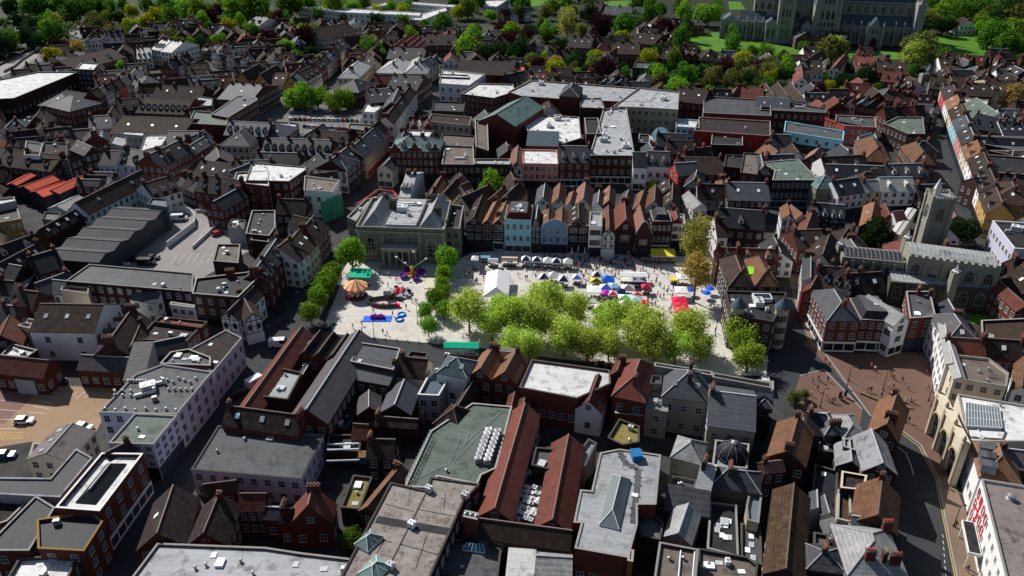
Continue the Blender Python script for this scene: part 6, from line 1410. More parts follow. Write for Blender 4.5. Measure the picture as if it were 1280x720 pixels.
sheet('car_park',[(322,112),(390,110),(466,119),(458,140),(442,160),(420,169),(340,165),(316,150)],.010,'asphaltlight')
sheet('ring_road',[(-10,82),(25,68),(60,52),(68,57),(45,75),(-10,102)],.012,'deck')
sheet('ring_road',[(-10,70),(20,58),(60,50),(55,48),(20,54),(-10,64)],.012,'deck')
sheet('ring_road',[(10,25),(22,35),(30,52),(22,54),(18,35),(5,25)],.014,'asphaltlight')
sheet('slip_road',[(15,90),(45,72),(62,57),(66,60),(50,78),(22,92)],.016,'asphaltlight')
sheet('lawn',[(850,48),(895,40),(1000,62),(1180,66),(1178,75),(1000,72),(870,62)],.012,'grass')
sheet('lawn',[(1160,42),(1235,45),(1250,70),(1240,76),(1180,72)],.013,'grass')
sheet('lawn',[(910,2),(925,2),(932,12),(912,12)],.013,'grass');sheet('lawn',[(755,2),(800,0),(800,9),(750,10)],.013,'grass');sheet('lawn',[(660,-2),(700,-4),(705,4),(665,8)],.012,'grass')
sheet('churchyard_grass',[(1165,388),(1262,396),(1262,408),(1172,402)],.012,'grass')
mb=MB()
def line(p,q,w,z=.02,m=None):
 a,b_=G(*p),G(*q);d=(b_-a).normalized();s=Vector((-d.y,d.x,0))*w/2;(m or mb).face([(v.x,v.y,z)for v in(a-s,b_-s,b_+s,a+s)])
for k in range(7):line((78+k*9.5,490-k*.0),(66+k*9.5,498),.12)
for k in range(6):line((36+k*6,515-k*7),(58+k*4,517-k*6),.12)
for k in range(4):line((0,500+k*12),(26-k*2,503+k*11),.12)
struct('parking_markings',mb,['paint']);mb=MB()
for k in range(6):line((0+k*5,541+k*.3),(4+k*5,548),.12)
line((0,540),(30,541),.14);line((0,549),(30,548),.14)
cur=[(1124,537),(1150,557),(1171,597),(1182,655),(1198,735)]
for a,b_ in zip(cur,cur[1:]):line((a[0]-1.5,a[1]+1),(b_[0]-1.5,b_[1]+1),.16)
struct('yellow_lines',mb,['paintyellow']);mb=MB()
for k in range(9):line((1178+k*.6,668+k*8),(1179+k*.6,672+k*8),.12)
cur=[(1100,548),(1118,556),(1132,566),(1138,580),(1142,594)]
for a,b_ in zip(cur,cur[1:]):line(a,b_,.18)
for k in range(6):line((180+k*14,300-k*1),(192+k*14,285-k*1),.12)
for k in range(10):line((214+k*9,330-k*.5),(222+k*9,318-k*.5),.1)
for k in range(16):line((345+k*8,150+k*.35),(346+k*8,142+k*.35),.12)
struct('road_markings',mb,['paint'])
for txt,q,s in(('BUS',(1164,633),1.5),('STOP',(1159,622),1.5)):
 c=bpy.data.curves.new('lettering','FONT');c.body=txt;c.size=s;c.align_x='CENTER';c.materials.append(M['wornpaint']);o=bpy.data.objects.new('road_lettering',c);COL.objects.link(o);p=G(*q,.02);o.location=(p.x,p.y,.022);o['kind']='structure';o.rotation_euler=(0,0,.12)
mb=MB()
def kerb(path):
 for a,b_ in zip(path,path[1:]):
  a,b_=G(*a),G(*b_);d=(b_-a).normalized();s=Vector((-d.y,d.x,0))*.15;mb.prism([(v.x,v.y)for v in(a-s,b_-s,b_+s,a+s)],0,.12)
kerb([(428,350),(408,400),(420,418),(545,430),(600,435),(700,449),(900,468)]);kerb([(1032,443),(1088,520),(1125,536.5),(1151,556.5),(1172,596.5),(1183,655),(1199,735)]);kerb([(1000,470),(1030,462),(1078,512)])
struct('kerb',mb,['coping'])
T('b1')
def curved_wall(name,pts,h,label,m='whitemetal'):
 P_=[W(*p)for p in pts];o=empty(name,P_[0]);tag(o,label,'wall');mb=MB()
 for a,b_ in zip(P_,P_[1:]):
  a=a-P_[0];b_=b_-P_[0];d=(b_-a).normalized();s=Vector((-d.y,d.x,0))*.12;a=a-d*.05;b_=b_+d*.05
  mb.prism([(v.x,v.y)for v in(a-s,b_-s,b_+s,a+s)],0,h)
 mb.build('panel',[m],o)
curved_wall('ramp_wall',[(795,530),(860,480),(925,430),(925,395),(905,370),(870,358),(800,354)],2.2,'tall white curved wall of the garage ramp, inner one')
curved_wall('ramp_wall',[(915,535),(975,480),(1032,425),(1040,395),(1020,375),(985,362),(930,362)],1.2,'low white curved wall of the garage ramp, outer one')
T('a1')
curved_wall('road_barrier',[(-20,322),(60,280),(140,240),(210,205)],1.2,'concrete central barrier of the ring road','copingdark')
curved_wall('road_barrier',[(20,345),(70,320),(110,285),(190,235),(225,205)],1.4,'concrete edge barrier of the ring road slip','coping')
def leafmat(name,c,tr=.42):
 m,n,l=nt(name);o=n.new('ShaderNodeOutputMaterial');d=n.new('ShaderNodeBsdfDiffuse');t=n.new('ShaderNodeBsdfTranslucent');mx=n.new('ShaderNodeMixShader');mx.inputs[0].default_value=tr
 ge=n.new('ShaderNodeNewGeometry');oi=n.new('ShaderNodeObjectInfo');rp=n.new('ShaderNodeValToRGB')
 e=rp.color_ramp.elements;e[0].color=(*[v*.55 for v in c],1);e[1].color=(min(1,c[0]*1.6),min(1,c[1]*1.45),c[2]*1.3,1)
 l.new(ge.outputs['Random Per Island'],rp.inputs[0])
 hs=n.new('ShaderNodeHueSaturation');l.new(rp.outputs[0],hs.inputs['Color'])
 mr=n.new('ShaderNodeMapRange');mr.inputs[3].default_value=.485;mr.inputs[4].default_value=.515;l.new(oi.outputs['Random'],mr.inputs[0]);l.new(mr.outputs[0],hs.inputs['Hue'])
 mv=n.new('ShaderNodeMapRange');mv.inputs[3].default_value=.85 if 'plane' in name else .7;mv.inputs[4].default_value=1.12 if 'plane' in name else 1.2;l.new(oi.outputs['Random'],mv.inputs[0]);l.new(mv.outputs[0],hs.inputs['Value'])
 l.new(hs.outputs[0],d.inputs[0]);l.new(hs.outputs[0],t.inputs[0]);l.new(d.outputs[0],mx.inputs[1]);l.new(t.outputs[0],mx.inputs[2]);l.new(mx.outputs[0],o.inputs[0]);M[name]=m
for k,c in dict(lime=(.17,.34,.03),green=(.08,.2,.022),dark=(.02,.055,.016),yellow=(.3,.33,.02),copper=(.042,.014,.02),plane=(.46,.63,.11),brown=(.42,.33,.09),olive=(.14,.17,.045)).items():leafmat('leaf_'+k,c)
mat('bark',(.11,.09,.07),var=.3,scale=2,fine=8)
def crown_mesh(kind,seed,n,leaf,lobes,sq=1.0,fill=.35,name='crown',lr=(.32,.52)):
 r=random.Random(seed);mb=MB();cs=[]
 for i in range(lobes):
  while True:
   v=Vector((r.uniform(-1,1),r.uniform(-1,1),r.uniform(-.8,1)))
   if v.length<1:break
  cs.append((Vector((v.x*.6,v.y*.6,v.z*.6*sq)),r.uniform(*lr)))
 for i in range(n):
  c,rr=cs[r.randrange(lobes)]
  v=Vector((r.gauss(0,1),r.gauss(0,1),r.gauss(0,1))).normalized()
  p=c+Vector((v.x,v.y,v.z*(.6+.4*sq)))*rr*(1-fill*r.random()**1.5)
  nn=(v+Vector((r.gauss(0,.6),r.gauss(0,.6),r.gauss(0,.6)+.3))).normalized();q=nn.to_track_quat('Z','Y');s=leaf*r.uniform(.55,1.35);a=r.random()*PI
  e1=q@Vector((math.cos(a),math.sin(a),0))*s;e2=q@Vector((-math.sin(a),math.cos(a),0))*s*.7
  mb.face([p-e1,p-e2*.9,p+e1,p+e2])
 return mb.mesh(name,['leaf_'+kind])
def cone_mesh(kind,seed,n,leaf):
 r=random.Random(seed);mb=MB()
 for i in range(n):
  z=r.random()**.8;rad=(1-z)*.62*(1-.25*r.random())+.03;a=r.random()*2*PI;v=Vector((math.cos(a),math.sin(a),.3)).normalized();p=Vector((rad*math.cos(a),rad*math.sin(a),-1+2.1*z))
  nn=(v+Vector((r.gauss(0,.5),r.gauss(0,.5),r.gauss(0,.5)))).normalized();q=nn.to_track_quat('Z','Y');s=leaf*r.uniform(.6,1.3)
  mb.face([p-q@Vector((s,0,0)),p-q@Vector((0,s*.6,0)),p+q@Vector((s,0,0)),p+q@Vector((0,s*.6,0))])
 return mb.mesh('crown',['leaf_'+kind])
def trunk_mesh(seed,ch,spread=.55,thick=.07,nl=7):
 r=random.Random(seed);mb=MB();f=ch-.35
 mb.bar((0,0,-.02),(0,0,f),thick*1.2,0,8,thick*.8)
 for i in range(nl):
  a=2*PI*i/nl+r.uniform(-.3,.3);z0=f*(.75+.25*r.random());p=Vector((0,0,z0));d=spread*r.uniform(.7,1.1)
  m_=p+Vector((math.cos(a)*d*.5,math.sin(a)*d*.5,.4));e=p+Vector((math.cos(a)*d,math.sin(a)*d,.85*r.uniform(.7,1.2)))
  mb.bar(p,m_,thick*.6,0,6,thick*.4);mb.bar(m_,e,thick*.4,0,5,thick*.12)
  for k in range(3):
   g=m_.lerp(e,.2+.3*k);h=g+Vector((r.uniform(-.3,.3),r.uniform(-.3,.3),r.uniform(.15,.4)));mb.bar(g,h,thick*.22,0,4,thick*.06)
 mb.bar((0,0,f),(r.uniform(-.1,.1),r.uniform(-.1,.1),ch+.55),thick*.75,0,6,thick*.15)
 return mb.mesh('trunk',['bark'])
CR={}
for k in('lime','green','dark','yellow','copper','olive','brown'):
 CR[k]=[(crown_mesh(k,11*i+len(k),2200,.07,20,sq=(.95,1.1,.85)[i],lr=(.25,.5)),trunk_mesh(i+5,1.15),1.15)for i in range(3)]
CR['pollard']=[(crown_mesh('lime',90+i,2600,.07,30,sq=1.0,fill=.5),trunk_mesh(50+i,1.5,.4,.06),1.5)for i in range(2)]
CR['plane']=[(crown_mesh('plane',30+i,8000,.034,50,sq=1.05,fill=.95,lr=(.2,.46)),trunk_mesh(70+i,1.3,.7,.045,9),1.3)for i in range(3)]
leafmat('leaf_planeolive',(.36,.37,.09));CR['tall']=[(crown_mesh('planeolive',40+i,5000,.042,40,sq=1.75,fill=.95,lr=(.2,.42)),trunk_mesh(80+i,1.9,.55,.05,9),1.9)for i in range(2)]
CR['tallbrown']=[(crown_mesh('brown',45,3600,.05,24,sq=1.3,fill=.85),trunk_mesh(83,1.9,.6,.05,9),1.9)]
CR['column']=[(crown_mesh('green',60+i,1600,.085,16,sq=1.9),trunk_mesh(90+i,1.9,.4),1.9)for i in range(2)]
CR['cone']=[(cone_mesh('dark',64,1200,.085),trunk_mesh(95,1.0,.3),1.1)]
leafmat('leaf_yellowlime',(.3,.45,.06));CR['yellowlime']=[(crown_mesh('yellowlime',77+i,5000,.045,40,fill=.8,lr=(.22,.46)),trunk_mesh(61+i,1.15),1.15)for i in range(2)]
TREES=[]
LOOK=dict(yellowlime='fresh yellow-green leafy tree',lime='bright green leafy tree',green='mid green leafy tree',dark='dark green tree',yellow='yellow green spring tree',copper='purple copper leaved tree',olive='dull olive green tree',brown='brownish budding tree',pollard='small round clipped green tree',plane='airy pale green plane tree',tall='very tall airy yellowish plane tree',tallbrown='tall brownish budding plane tree',column='tall column shaped green tree',cone='dark conical clipped tree')
def tree(kind,cx_,cy_,r_px,lm=None,label=None,sq=1.0,grp=None):
 x,y=px(cx_,cy_);rp=r_px*TILE[2];k=CR[kind][len(TREES)%len(CR[kind])];r=3.0
 for _ in range(4):r=rp*mpp(x,y,k[2]*r)
 p=G(x,y,k[2]*r);nm='plane_tree' if kind in('plane','tall','tallbrown')else 'conifer' if kind=='cone' else 'tree'
 o=empty(nm,(p.x,p.y,0),rnd.random()*6.28)
 f=1.4 if kind=='pollard' else 1.27 if kind=='plane' else 1.1 if 'tall' in kind else 1.32;t=put('trunk',k[1],o);t.scale=(r,r,r);c=put('crown',k[0],o,(0,0,k[2]*r));c.scale=(r*f,r*f,r*f*sq);TREES.append((p.x,p.y,r))
 if label:tag(o,label,'tree',grp)
 else:later(o,LOOK[kind],'tree',grp or 'trees of the town',p,lm)
T('x',0,0,1.0)
for a in((439,316,16.5),(415,341,11.5),(409,350,12),(404,359,12),(398,371,12),(388,391,12)):tree('pollard',*a,lm='the carousel',grp='clipped trees on the left of the square')
for a in((558,324,14),(556,341,10),(552,356,9.5),(554,365,9.5),(544,374,12),(555,387,10),(532,388,9.5),(535,407,10.5)):tree('pollard',*a,lm='the white market marquee',grp='clipped trees in the middle of the square')
for a in((586,384,28),(626,390,23),(648,392,29),(683,374,27),(676,398,26),(706,416,26),(717,384,24),(757,398,25),(762,428,22),(806,408,32),(820,430,24),(862,407,27),(846,432,22),(615,402,22),(782,392,22),(878,432,18),(662,430,22),(640,425,20),(735,428,22)):tree('plane',*a,lm='the turreted pub',grp='plane trees along the market edge')
for a in((928,414,24),(936,445,20)):tree('yellowlime',*a,lm='the turreted pub',grp='trees by the turreted pub')
tree('tall',873,296,25,label='very tall yellowish plane tree towering beside the market shops',sq=1.05)
tree('tallbrown',872,336,25,label='tall brownish budding plane tree in front of the yellowish one')
tree('lime',616,232,17.5,label='bright green tree behind the gabled back row shops')
tree('green',816,232,9,label='small street tree near the red gable wall')
tree('green',437,674,15,label='dark bushy green tree squeezed beside the concrete slab roof')
tree('dark',1097,294,21,label='dark evergreen tree in the churchyard left of the tower')
tree('dark',1203,287,18,label='dark evergreen tree right of the church tower')
tree('green',736,604,7,label='small green bush beside the pale skylight roof')
tree('olive',993,497,9,label='low green bush at the corner of the brick square');tree('olive',1003,492,8,label='second low green bush beside the brick square garden')
for a in((366,123,13),(381,120,15),(396,120,14),(420,124,14),(434,124,11),(372,119,12)):tree('lime',*a,lm='the car park trees',grp='trees in the middle of the car park')
T('a1')
for k,a in(('green',(265,150,72)),('green',(335,45,55)),('yellow',(255,95,36)),('copper',(290,228,45)),('brown',(360,230,42)),('yellow',(250,260,48)),('green',(400,35,55)),('green',(460,30,52)),('yellow',(690,100,45)),('yellow',(740,75,40)),('green',(810,75,48)),('green',(770,118,30)),('lime',(880,35,50)),('lime',(940,40,55)),('lime',(1035,185,34)),('yellow',(1080,122,34)),('lime',(1105,30,60)),('lime',(1160,45,45)),('dark',(540,85,42)),('olive',(470,120,52)),('olive',(430,115,40)),('green',(30,190,55)),('dark',(0,215,50)),('olive',(60,180,40)),('green',(850,205,36)),('lime',(905,215,32)),('green',(985,135,32)),('lime',(1190,130,34)),('green',(905,95,26)),('dark',(170,120,50)),('green',(205,100,30)),('lime',(570,315,26)),('green',(590,325,20)),('yellow',(845,418,20)),('yellow',(800,545,26)),('green',(130,30,60)),('dark',(60,20,50)),('green',(200,20,60)),('green',(770,20,45)),('lime',(840,20,40)),('green',(700,20,40)),('dark',(650,150,24)),('olive',(800,175,40)),('lime',(1240,10,40)),('green',(270,25,50)),('dark',(130,320,20)),('lime',(640,135,30)),('olive',(270,430,22)),('dark',(100,90,45)),('dark',(120,180,45)),('dark',(190,190,40)),('green',(520,25,35)),('green',(575,20,30)),('olive',(1020,45,36)),('dark',(560,130,30)),('olive',(700,190,28)),('dark',(880,300,24)),('lime',(1150,170,24)),('green',(1060,25,40))):tree(k,*a)
T('a2')
for k,a in(('copper',(100,180,50)),('copper',(270,170,50)),('yellow',(175,215,26)),('lime',(222,118,34)),('lime',(150,65,30)),('green',(30,140,30)),('green',(935,110,58)),('lime',(1050,210,68)),('lime',(1065,180,55)),('green',(840,120,32)),('green',(735,100,34)),('lime',(560,215,40)),('green',(600,225,42)),('lime',(625,255,28)),('lime',(590,200,30)),('green',(520,380,0.1+24)),('lime',(470,390,26)),('yellow',(1140,165,26)),('dark',(1140,250,55)),('dark',(1190,230,50)),('copper',(1225,200,40)),('green',(200,20,60)),('green',(290,10,50)),('lime',(410,10,60)),('lime',(500,30,35)),('green',(30,30,70)),('lime',(1040,30,50)),('green',(1090,10,40)),('lime',(1235,140,40)),('lime',(680,30,30)),('green',(540,15,40)),('dark',(610,85,35)),('dark',(1000,190,30)),('olive',(800,300,24)),('yellow',(635,395,12)),('green',(640,60,30)),('lime',(1150,70,30)),('green',(230,260,26)),('olive',(120,240,26)),('lime',(60,210,22)),('green',(330,60,30)),('copper',(195,75,20)),('lime',(740,30,24)),('green',(1010,140,26)),('olive',(440,135,20)),('dark',(300,240,26)),('lime',(300,270,18)),('dark',(450,90,26)),('lime',(1060,620,14))):tree(k,*a)
T('a3')
for k,a in(('tall',(300,100,62)),('copper',(460,130,58)),('copper',(480,320,58)),('yellow',(435,265,30)),('yellow',(190,300,28)),('brown',(240,300,44)),('dark',(340,290,50)),('olive',(330,330,36)),('green',(585,115,62)),('lime',(560,140,30)),('green',(690,65,50)),('green',(750,45,36)),('copper',(760,130,46)),('lime',(850,55,44)),('column',(845,190,40)),('column',(870,130,34)),('column',(815,290,36)),('lime',(970,60,56)),('lime',(930,80,36)),('green',(1000,40,40)),('column',(1080,220,40)),('column',(1080,170,30)),('green',(855,360,60)),('olive',(735,380,50)),('green',(810,400,30)),('olive',(985,380,46)),('olive',(1080,385,50)),('olive',(1170,360,46)),('green',(1230,230,26)),('green',(1180,240,32)),('olive',(1250,300,40)),('dark',(80,240,60)),('dark',(40,250,40)),('green',(205,160,36)),('green',(180,110,30)),('dark',(120,150,40)),('yellow',(40,140,36)),('copper',(20,190,36)),('dark',(720,250,50)),('dark',(560,220,40)),('dark',(410,60,40)),('green',(90,20,40)),('lime',(230,20,40)),('dark',(560,330,34)),('lime',(400,250,28)),('dark',(380,340,36)),('green',(700,340,40)),('dark',(780,330,30)),('green',(690,15,30)),('dark',(620,80,30)),('copper',(730,150,40)),('dark',(900,230,34)),('green',(940,340,34)),('dark',(1000,320,36)),('copper',(985,320,24)),('green',(1130,420,30)),('dark',(1030,430,30)),('lime',(1075,430,22)),('green',(1200,410,34)),('dark',(1250,410,30)),('olive',(840,30,40)),('green',(400,10,34)),('dark',(670,380,34)),('lime',(95,500,22)),('lime',(170,535,20)),('green',(60,60,34)),('dark',(260,210,36)),('green',(620,20,30))):tree(k,*a)
T('a4')
for k,a in(('olive',(350,230,72)),('plane',(350,225,60)),('olive',(760,240,80)),('plane',(740,250,66)),('green',(40,250,36)),('lime',(130,305,40)),('green',(120,265,34)),('dark',(400,310,44)),('dark',(500,360,52)),('copper',(275,420,44)),('yellow',(330,410,30)),('yellow',(50,365,34)),('dark',(395,385,44)),('lime',(375,445,40)),('green',(30,410,44)),('green',(560,415,28)),('dark',(790,190,46)),('olive',(780,95,50)),('green',(870,260,40)),('cone',(910,335,38)),('cone',(1000,330,40)),('cone',(1065,330,40)),('cone',(1125,330,36)),('cone',(1175,340,32)),('cone',(1230,340,36)),('green',(940,60,62)),('lime',(890,40,56)),('green',(980,70,56)),('lime',(1040,95,50)),('green',(1090,170,52)),('lime',(1070,130,40)),('green',(1130,150,60)),('dark',(1150,80,60)),('green',(1190,200,62)),('lime',(1230,130,62)),('green',(1240,230,44)),('green',(1160,280,34)),('green',(1230,290,36)),('olive',(1210,90,60)),('dark',(1240,40,60)),('lime',(760,30,40)),('green',(820,30,50)),('dark',(870,120,44)),('lime',(800,10,40)),('brown',(1195,460,60)),('olive',(1230,480,50)),('green',(205,220,24)),('dark',(215,405,30)),('green',(20,380,30)),('dark',(760,130,36)),('green',(1000,20,40)),('olive',(1100,60,44)),('green',(1050,30,44)),('green',(720,330,24)),('dark',(970,40,40)),('green',(1180,20,40)),('dark',(1100,100,40)),('green',(900,110,40)),('olive',(60,330,30)),('lime',(310,370,22)),('dark',(450,380,30))):tree(k,*a)
T('a1');tree('olive',150,560,12)
for n_,c in dict(cl_white=(.78,.78,.78),cl_navy=(.02,.02,.09),cl_blue=(.02,.13,.7),cl_magenta=(.5,.03,.45),cl_green=(.03,.4,.15),cl_yellow=(.75,.6,.05),cl_red=(.75,.02,.08),cl_black=(.02,.02,.025),cl_lilac=(.3,.28,.42),cl_brown=(.12,.09,.07),cl_cream=(.62,.57,.42),cl_lightblue=(.3,.6,.8),cl_maroon=(.2,.03,.05),cl_emerald=(.0,.42,.24),cl_orange=(.7,.14,.03),cl_pale=(.78,.62,.36),cl_purple=(.1,.02,.28),cl_pink=(.75,.3,.35)).items():
 mat(n_,c,rough=.7,var=.06,rnd_amt=.05)
def stall(x,y,w,d,h,rh,cols,label,rz=-.05,kind='tent',grp='market stalls',nm='market_stall',cat='market stall',counter='cl_brown'):
 p=G(x,y,0);p=p if True else p
 q=G(x,y,h+rh*.4);o=empty(nm,(q.x,q.y,0),rz);tag(o,label,cat,grp)
 mb=MB();a,b_=w/2,d/2;c=[(-a,-b_,h),(a,-b_,h),(a,b_,h),(-a,b_,h)]
 if kind=='tent':
  for i in range(4):mb.face([c[i],c[(i+1)%4],(0,0,h+rh)],i%2)
 elif kind=='multi':
  n=max(2,round(d/3));
  for k in range(n):
   y0,y1=-b_+d*k/n,-b_+d*(k+1)/n;e=[(-a,y0,h),(a,y0,h),(a,y1,h),(-a,y1,h)]
   for i in range(4):mb.face([e[i],e[(i+1)%4],(0,(y0+y1)/2,h+rh)],i%2)
 elif kind=='ridge':
  mb.face([c[0],c[1],(a,0,h+rh),(-a,0,h+rh)],0);mb.face([c[2],c[3],(-a,0,h+rh),(a,0,h+rh)],1);mb.face([c[1],c[2],(a,0,h+rh)],0);mb.face([c[3],c[0],(-a,0,h+rh)],0)
 elif kind=='slope':
  mb.slab([(-a,-b_,h),(a,-b_,h),(a,b_,h+rh),(-a,b_,h+rh)],.08,0)
 for i in range(4):
  p0,p1=c[i],c[(i+1)%4];mb.face([(p0[0],p0[1],h-.28),(p1[0],p1[1],h-.28),(p1[0],p1[1],h),(p0[0],p0[1],h)],(i+1)%2)
 mb.build('canopy',list(cols),o)
 for sx in(-1,1):
  for sy in(-1,1):mb=MB();mb.bar((sx*(a-.08),sy*(b_-.08),0),(sx*(a-.08),sy*(b_-.08),h),.045);mb.build('leg',['steel'],o)
 mb=MB();mb.box(-a+.25,a-.25,-b_+.25,-b_+.85,0,.85);mb.box(-a+.2,a-.2,-b_+.2,-b_+.9,.85,.92,1,True)
 r=random.Random(int(x*3+y))
 for i in range(int(w*2)):xx=r.uniform(-a+.4,a-.4);s=r.uniform(.1,.2);mb.box(xx-s,xx+s,-b_+.3,-b_+.7,.92,.92+s*1.6,r.choice((0,1,2)))
 mb.build('counter',[counter,'cl_white','cl_maroon'],o);return o
Z2=lambda x,y:(580+x/8,290+y/8)
Z3=lambda x,y:(720+x/7.06,300+y/7.06)
Z1=lambda x,y:(420+x/7.06,310+y/7.06)
NW=('cl_navy','cl_white');WN=('cl_white','cl_navy')
for(x,y),l_ in((Z2(620,255),'leftmost'),(Z2(730,262),'second'),(Z2(838,270),'third'),(Z2(925,277),'fourth'),(Z2(1040,280),'rightmost')):
 stall(x,y,3,3,2.3,1.3,('cl_white','cl_white')if l_ in('third','rightmost')else NW,l_+' tent of the five white and navy stalls facing the shops',cat='market stall')
for(x,y),l_ in((Z2(800,432),'left'),(Z2(895,415),'middle'),(Z2(995,455),'right')):
 stall(x,y,3.1,3.1,2.3,1.4,('cl_white','cl_white')if l_=='middle' else NW,l_+' tent of the three joined white and navy stalls by the planes')
for q,w,d,h,rh,cols,kd,l_ in((Z3(185,292),3,3,2.3,1.2,NW,'tent','white and navy tent behind the royal blue stall'),(Z3(278,330),4.2,3.4,2.3,1.3,('cl_blue','cl_blue'),'tent','royal blue canopy stall in the colourful market cluster'),(Z3(265,402),3.6,2.8,2.3,1.1,('cl_blue','cl_white'),'tent','white stall with blue triangle between royal blue and magenta canopies'),(Z3(268,455),2.6,2.4,2.2,.8,('cl_magenta','cl_magenta'),'tent','bright magenta canopy stall'),(Z3(160,428),4.2,4.2,2.4,.5,('cl_white','cl_white'),'tent','large plain white stall left of the magenta canopy'),(Z3(180,345),3.8,3,2.3,.6,('cl_black','cl_yellow'),'tent','black canopied stall with yellow side panel'),(Z3(508,296),8,3,2.5,.6,('cl_white','cl_white'),'ridge','long white awning stall in the middle of the market'),(Z3(460,342),3.8,2.6,2.3,.4,('cl_white','cl_cream'),'tent','small white stall in front of the long white awning'),(Z3(552,345),4.4,3,2.3,.4,('cl_lilac','cl_black'),'tent','dull grey purple stall right below the long white awning'),(Z3(460,408),3.8,3,2.3,1.2,('cl_lilac','cl_white'),'tent','white and lilac peaked stall below the small white one'),(Z3(436,492),4,2.6,2.3,.6,('cl_green','cl_white'),'tent','bright green topped stall beside plane trees'),(Z3(530,505),3.4,3,2.3,1.0,('cl_white','cl_lightblue'),'tent','white and pale blue stall beside the bright green topped one'),(Z3(430,548),3.2,2.8,2.3,1.2,('cl_white','cl_white'),'tent','white peaked stall half under the plane trees'),(Z3(528,556),3.2,2.8,2.3,1.2,('cl_white','cl_green'),'tent','white and green peaked stall half under the plane trees'),(Z3(542,465),3,2.4,2.2,.4,('cl_maroon','cl_pink'),'tent','low maroon canopy stall behind the pale blue one'),(Z3(150,522),3.4,3,2.3,1.1,('cl_white','cl_black'),'tent','white and black peaked stall under leaves'),(Z3(215,577),3.4,3,2.3,1.2,('cl_white','cl_white'),'tent','white peaked stall deepest under the plane trees'),(Z3(938,312),3.4,4.2,2.6,.5,('cl_white','cl_white'),'tent','white stall nearest the brownish tall plane tree'),(Z3(870,342),2.6,1.6,1.6,.3,('cl_yellow','cl_yellow'),'slope','little yellow counter canopy beside white stall near brownish tree'),(Z3(930,432),3.6,4,2.6,.6,('cl_white','cl_white'),'tent','white square stall directly behind the long red one'),(Z3(923,562),4.2,9,2.6,.8,('cl_red','cl_red'),'multi','long bright red stall of three peaked bays'),(Z3(770,112),7.6,3.6,2.6,.9,('cl_yellow','cl_white'),'slope','yellow and white awning stall in front of the tall dark shop'),(Z2(455,262),5,2.6,2.4,.3,('cl_brown','cl_cream'),'ridge','brown flat canopy stall in the shade before the sky blue shop'),(Z2(290,275),3.2,2.2,2.3,.4,('cl_lilac','cl_white'),'ridge','lilac grey kiosk near the blue covered trailer'),(Z2(215,243),3,1.6,1.9,.5,('cl_lightblue','cl_blue'),'ridge','blue covered trailer near guildhall right end'),(Z2(110,250),2.2,3,3.6,.8,('cl_white','cl_white'),'tent','tall thin white sail canopy right of the guildhall'),(Z1(215,222),6.6,4,3.0,1.0,('cl_emerald','cl_emerald'),'slope','green roofed booth behind the striped carousel'),(Z1(840,310),3.4,5.4,2.4,.5,('cl_cream','cl_cream'),'slope','cream sloped awning beside the clipped trees'),((577,430),9,3,3.0,.7,('cl_emerald','cl_emerald'),'ridge','long emerald awning along the road below the plane trees')):
 stall(*q,w,d,h,rh,cols,l_,kind=kd)
q=[G(*Z2(*v),3.0)for v in((192,640),(445,645),(560,430),(270,400))]
A_,B_,C_=q[0],q[1],q[3];ex=(B_-A_).normalized();ey=Vector((-ex.y,ex.x,0));L=(B_-A_).length;D=(C_-A_).dot(ey);c=(A_+B_)/2+ey*D/2
mq=empty('marquee',(c.x,c.y,0),math.atan2(ex.y,ex.x));tag(mq,'big white peaked marquee in the middle of the market square','marquee')
mb=MB();x,y=L/2,D/2
for s in(-1,1):mb.face([(s*x,-y,3),(s*x,y,3),(0,y*.75,5),(0,-y*.75,5)])
for s in(-1,1):mb.face([(-x,s*y,3),(x,s*y,3),(0,s*y*.75,5)])
for a,b_ in(((-x,-y),(x,-y)),((x,-y),(x,y)),((x,y),(-x,y)),((-x,y),(-x,-y))):mb.face([(*a,2.6),(*b_,2.6),(*b_,3),(*a,3)])
mb.build('canopy',['cl_white'],mq)
for sx in(-1,0,1):
 for sy in(-1,0,1):
  if sx or sy:mb=MB();mb.bar((sx*x*.98,sy*y*.98,0),(sx*x*.98,sy*y*.98,2.9),.08);mb.build('pole',['whitemetal'],mq)
p=G(*Z1(182,425));o=empty('carousel',p);tag(o,'carousel with orange and cream striped cone roof','carousel')
mb=MB();mb.lathe([(3.5,3.0),(3.5,3.5),(.25,5.4)],20,0,mis=[0,1]);mb.build('canopy',['cl_orange','cl_pale'],o)
mb=MB();mb.lathe([(3.2,0),(3.2,.5)],20);mb.build('platform',['cl_maroon'],o)
mb=MB();mb.lathe([(.7,.5),(.7,3.2)],10);mb.build('core',['cl_pale'],o)
for k in range(10):
 a=2*PI*k/10;mb=MB();c=Vector((2.5*math.cos(a),2.5*math.sin(a),0));mb.bar(c+Vector((0,0,.5)),c+Vector((0,0,3.1)),.05);t=Vector((-math.sin(a),math.cos(a),0))
 mb.bar(c-t*.4+Vector((0,0,1.3)),c+t*.35+Vector((0,0,1.4)),.22,1,6);mb.bar(c+t*.35+Vector((0,0,1.4)),c+t*.55+Vector((0,0,1.85)),.12,1,5);mb.build('horse',['steel','cl_white'],o)
p=G(*Z1(675,245));o=empty('octopus_ride',p);tag(o,'purple tub ride with tall tilted light arms before the guildhall','fairground ride')
mb=MB();mb.lathe([(1.6,0),(1.6,.4),(.5,.6),(.4,2.6),(.7,2.8),(.1,3.4)],12);mb.build('hub',['cl_yellow'],o)
for k in range(4):
 a=.5+k*PI/2;mb=MB();c=Vector((2.9*math.cos(a),2.9*math.sin(a),0));mb.bar((0,0,1.4),(c.x,c.y,1.0),.18,1);mb.lathe([(.3,.3),(1.25,.5),(1.4,1.1),(1.15,1.1),(1.0,.7)],14,0,(c.x,c.y));mb.build('tub',['cl_purple','cl_red'],o)
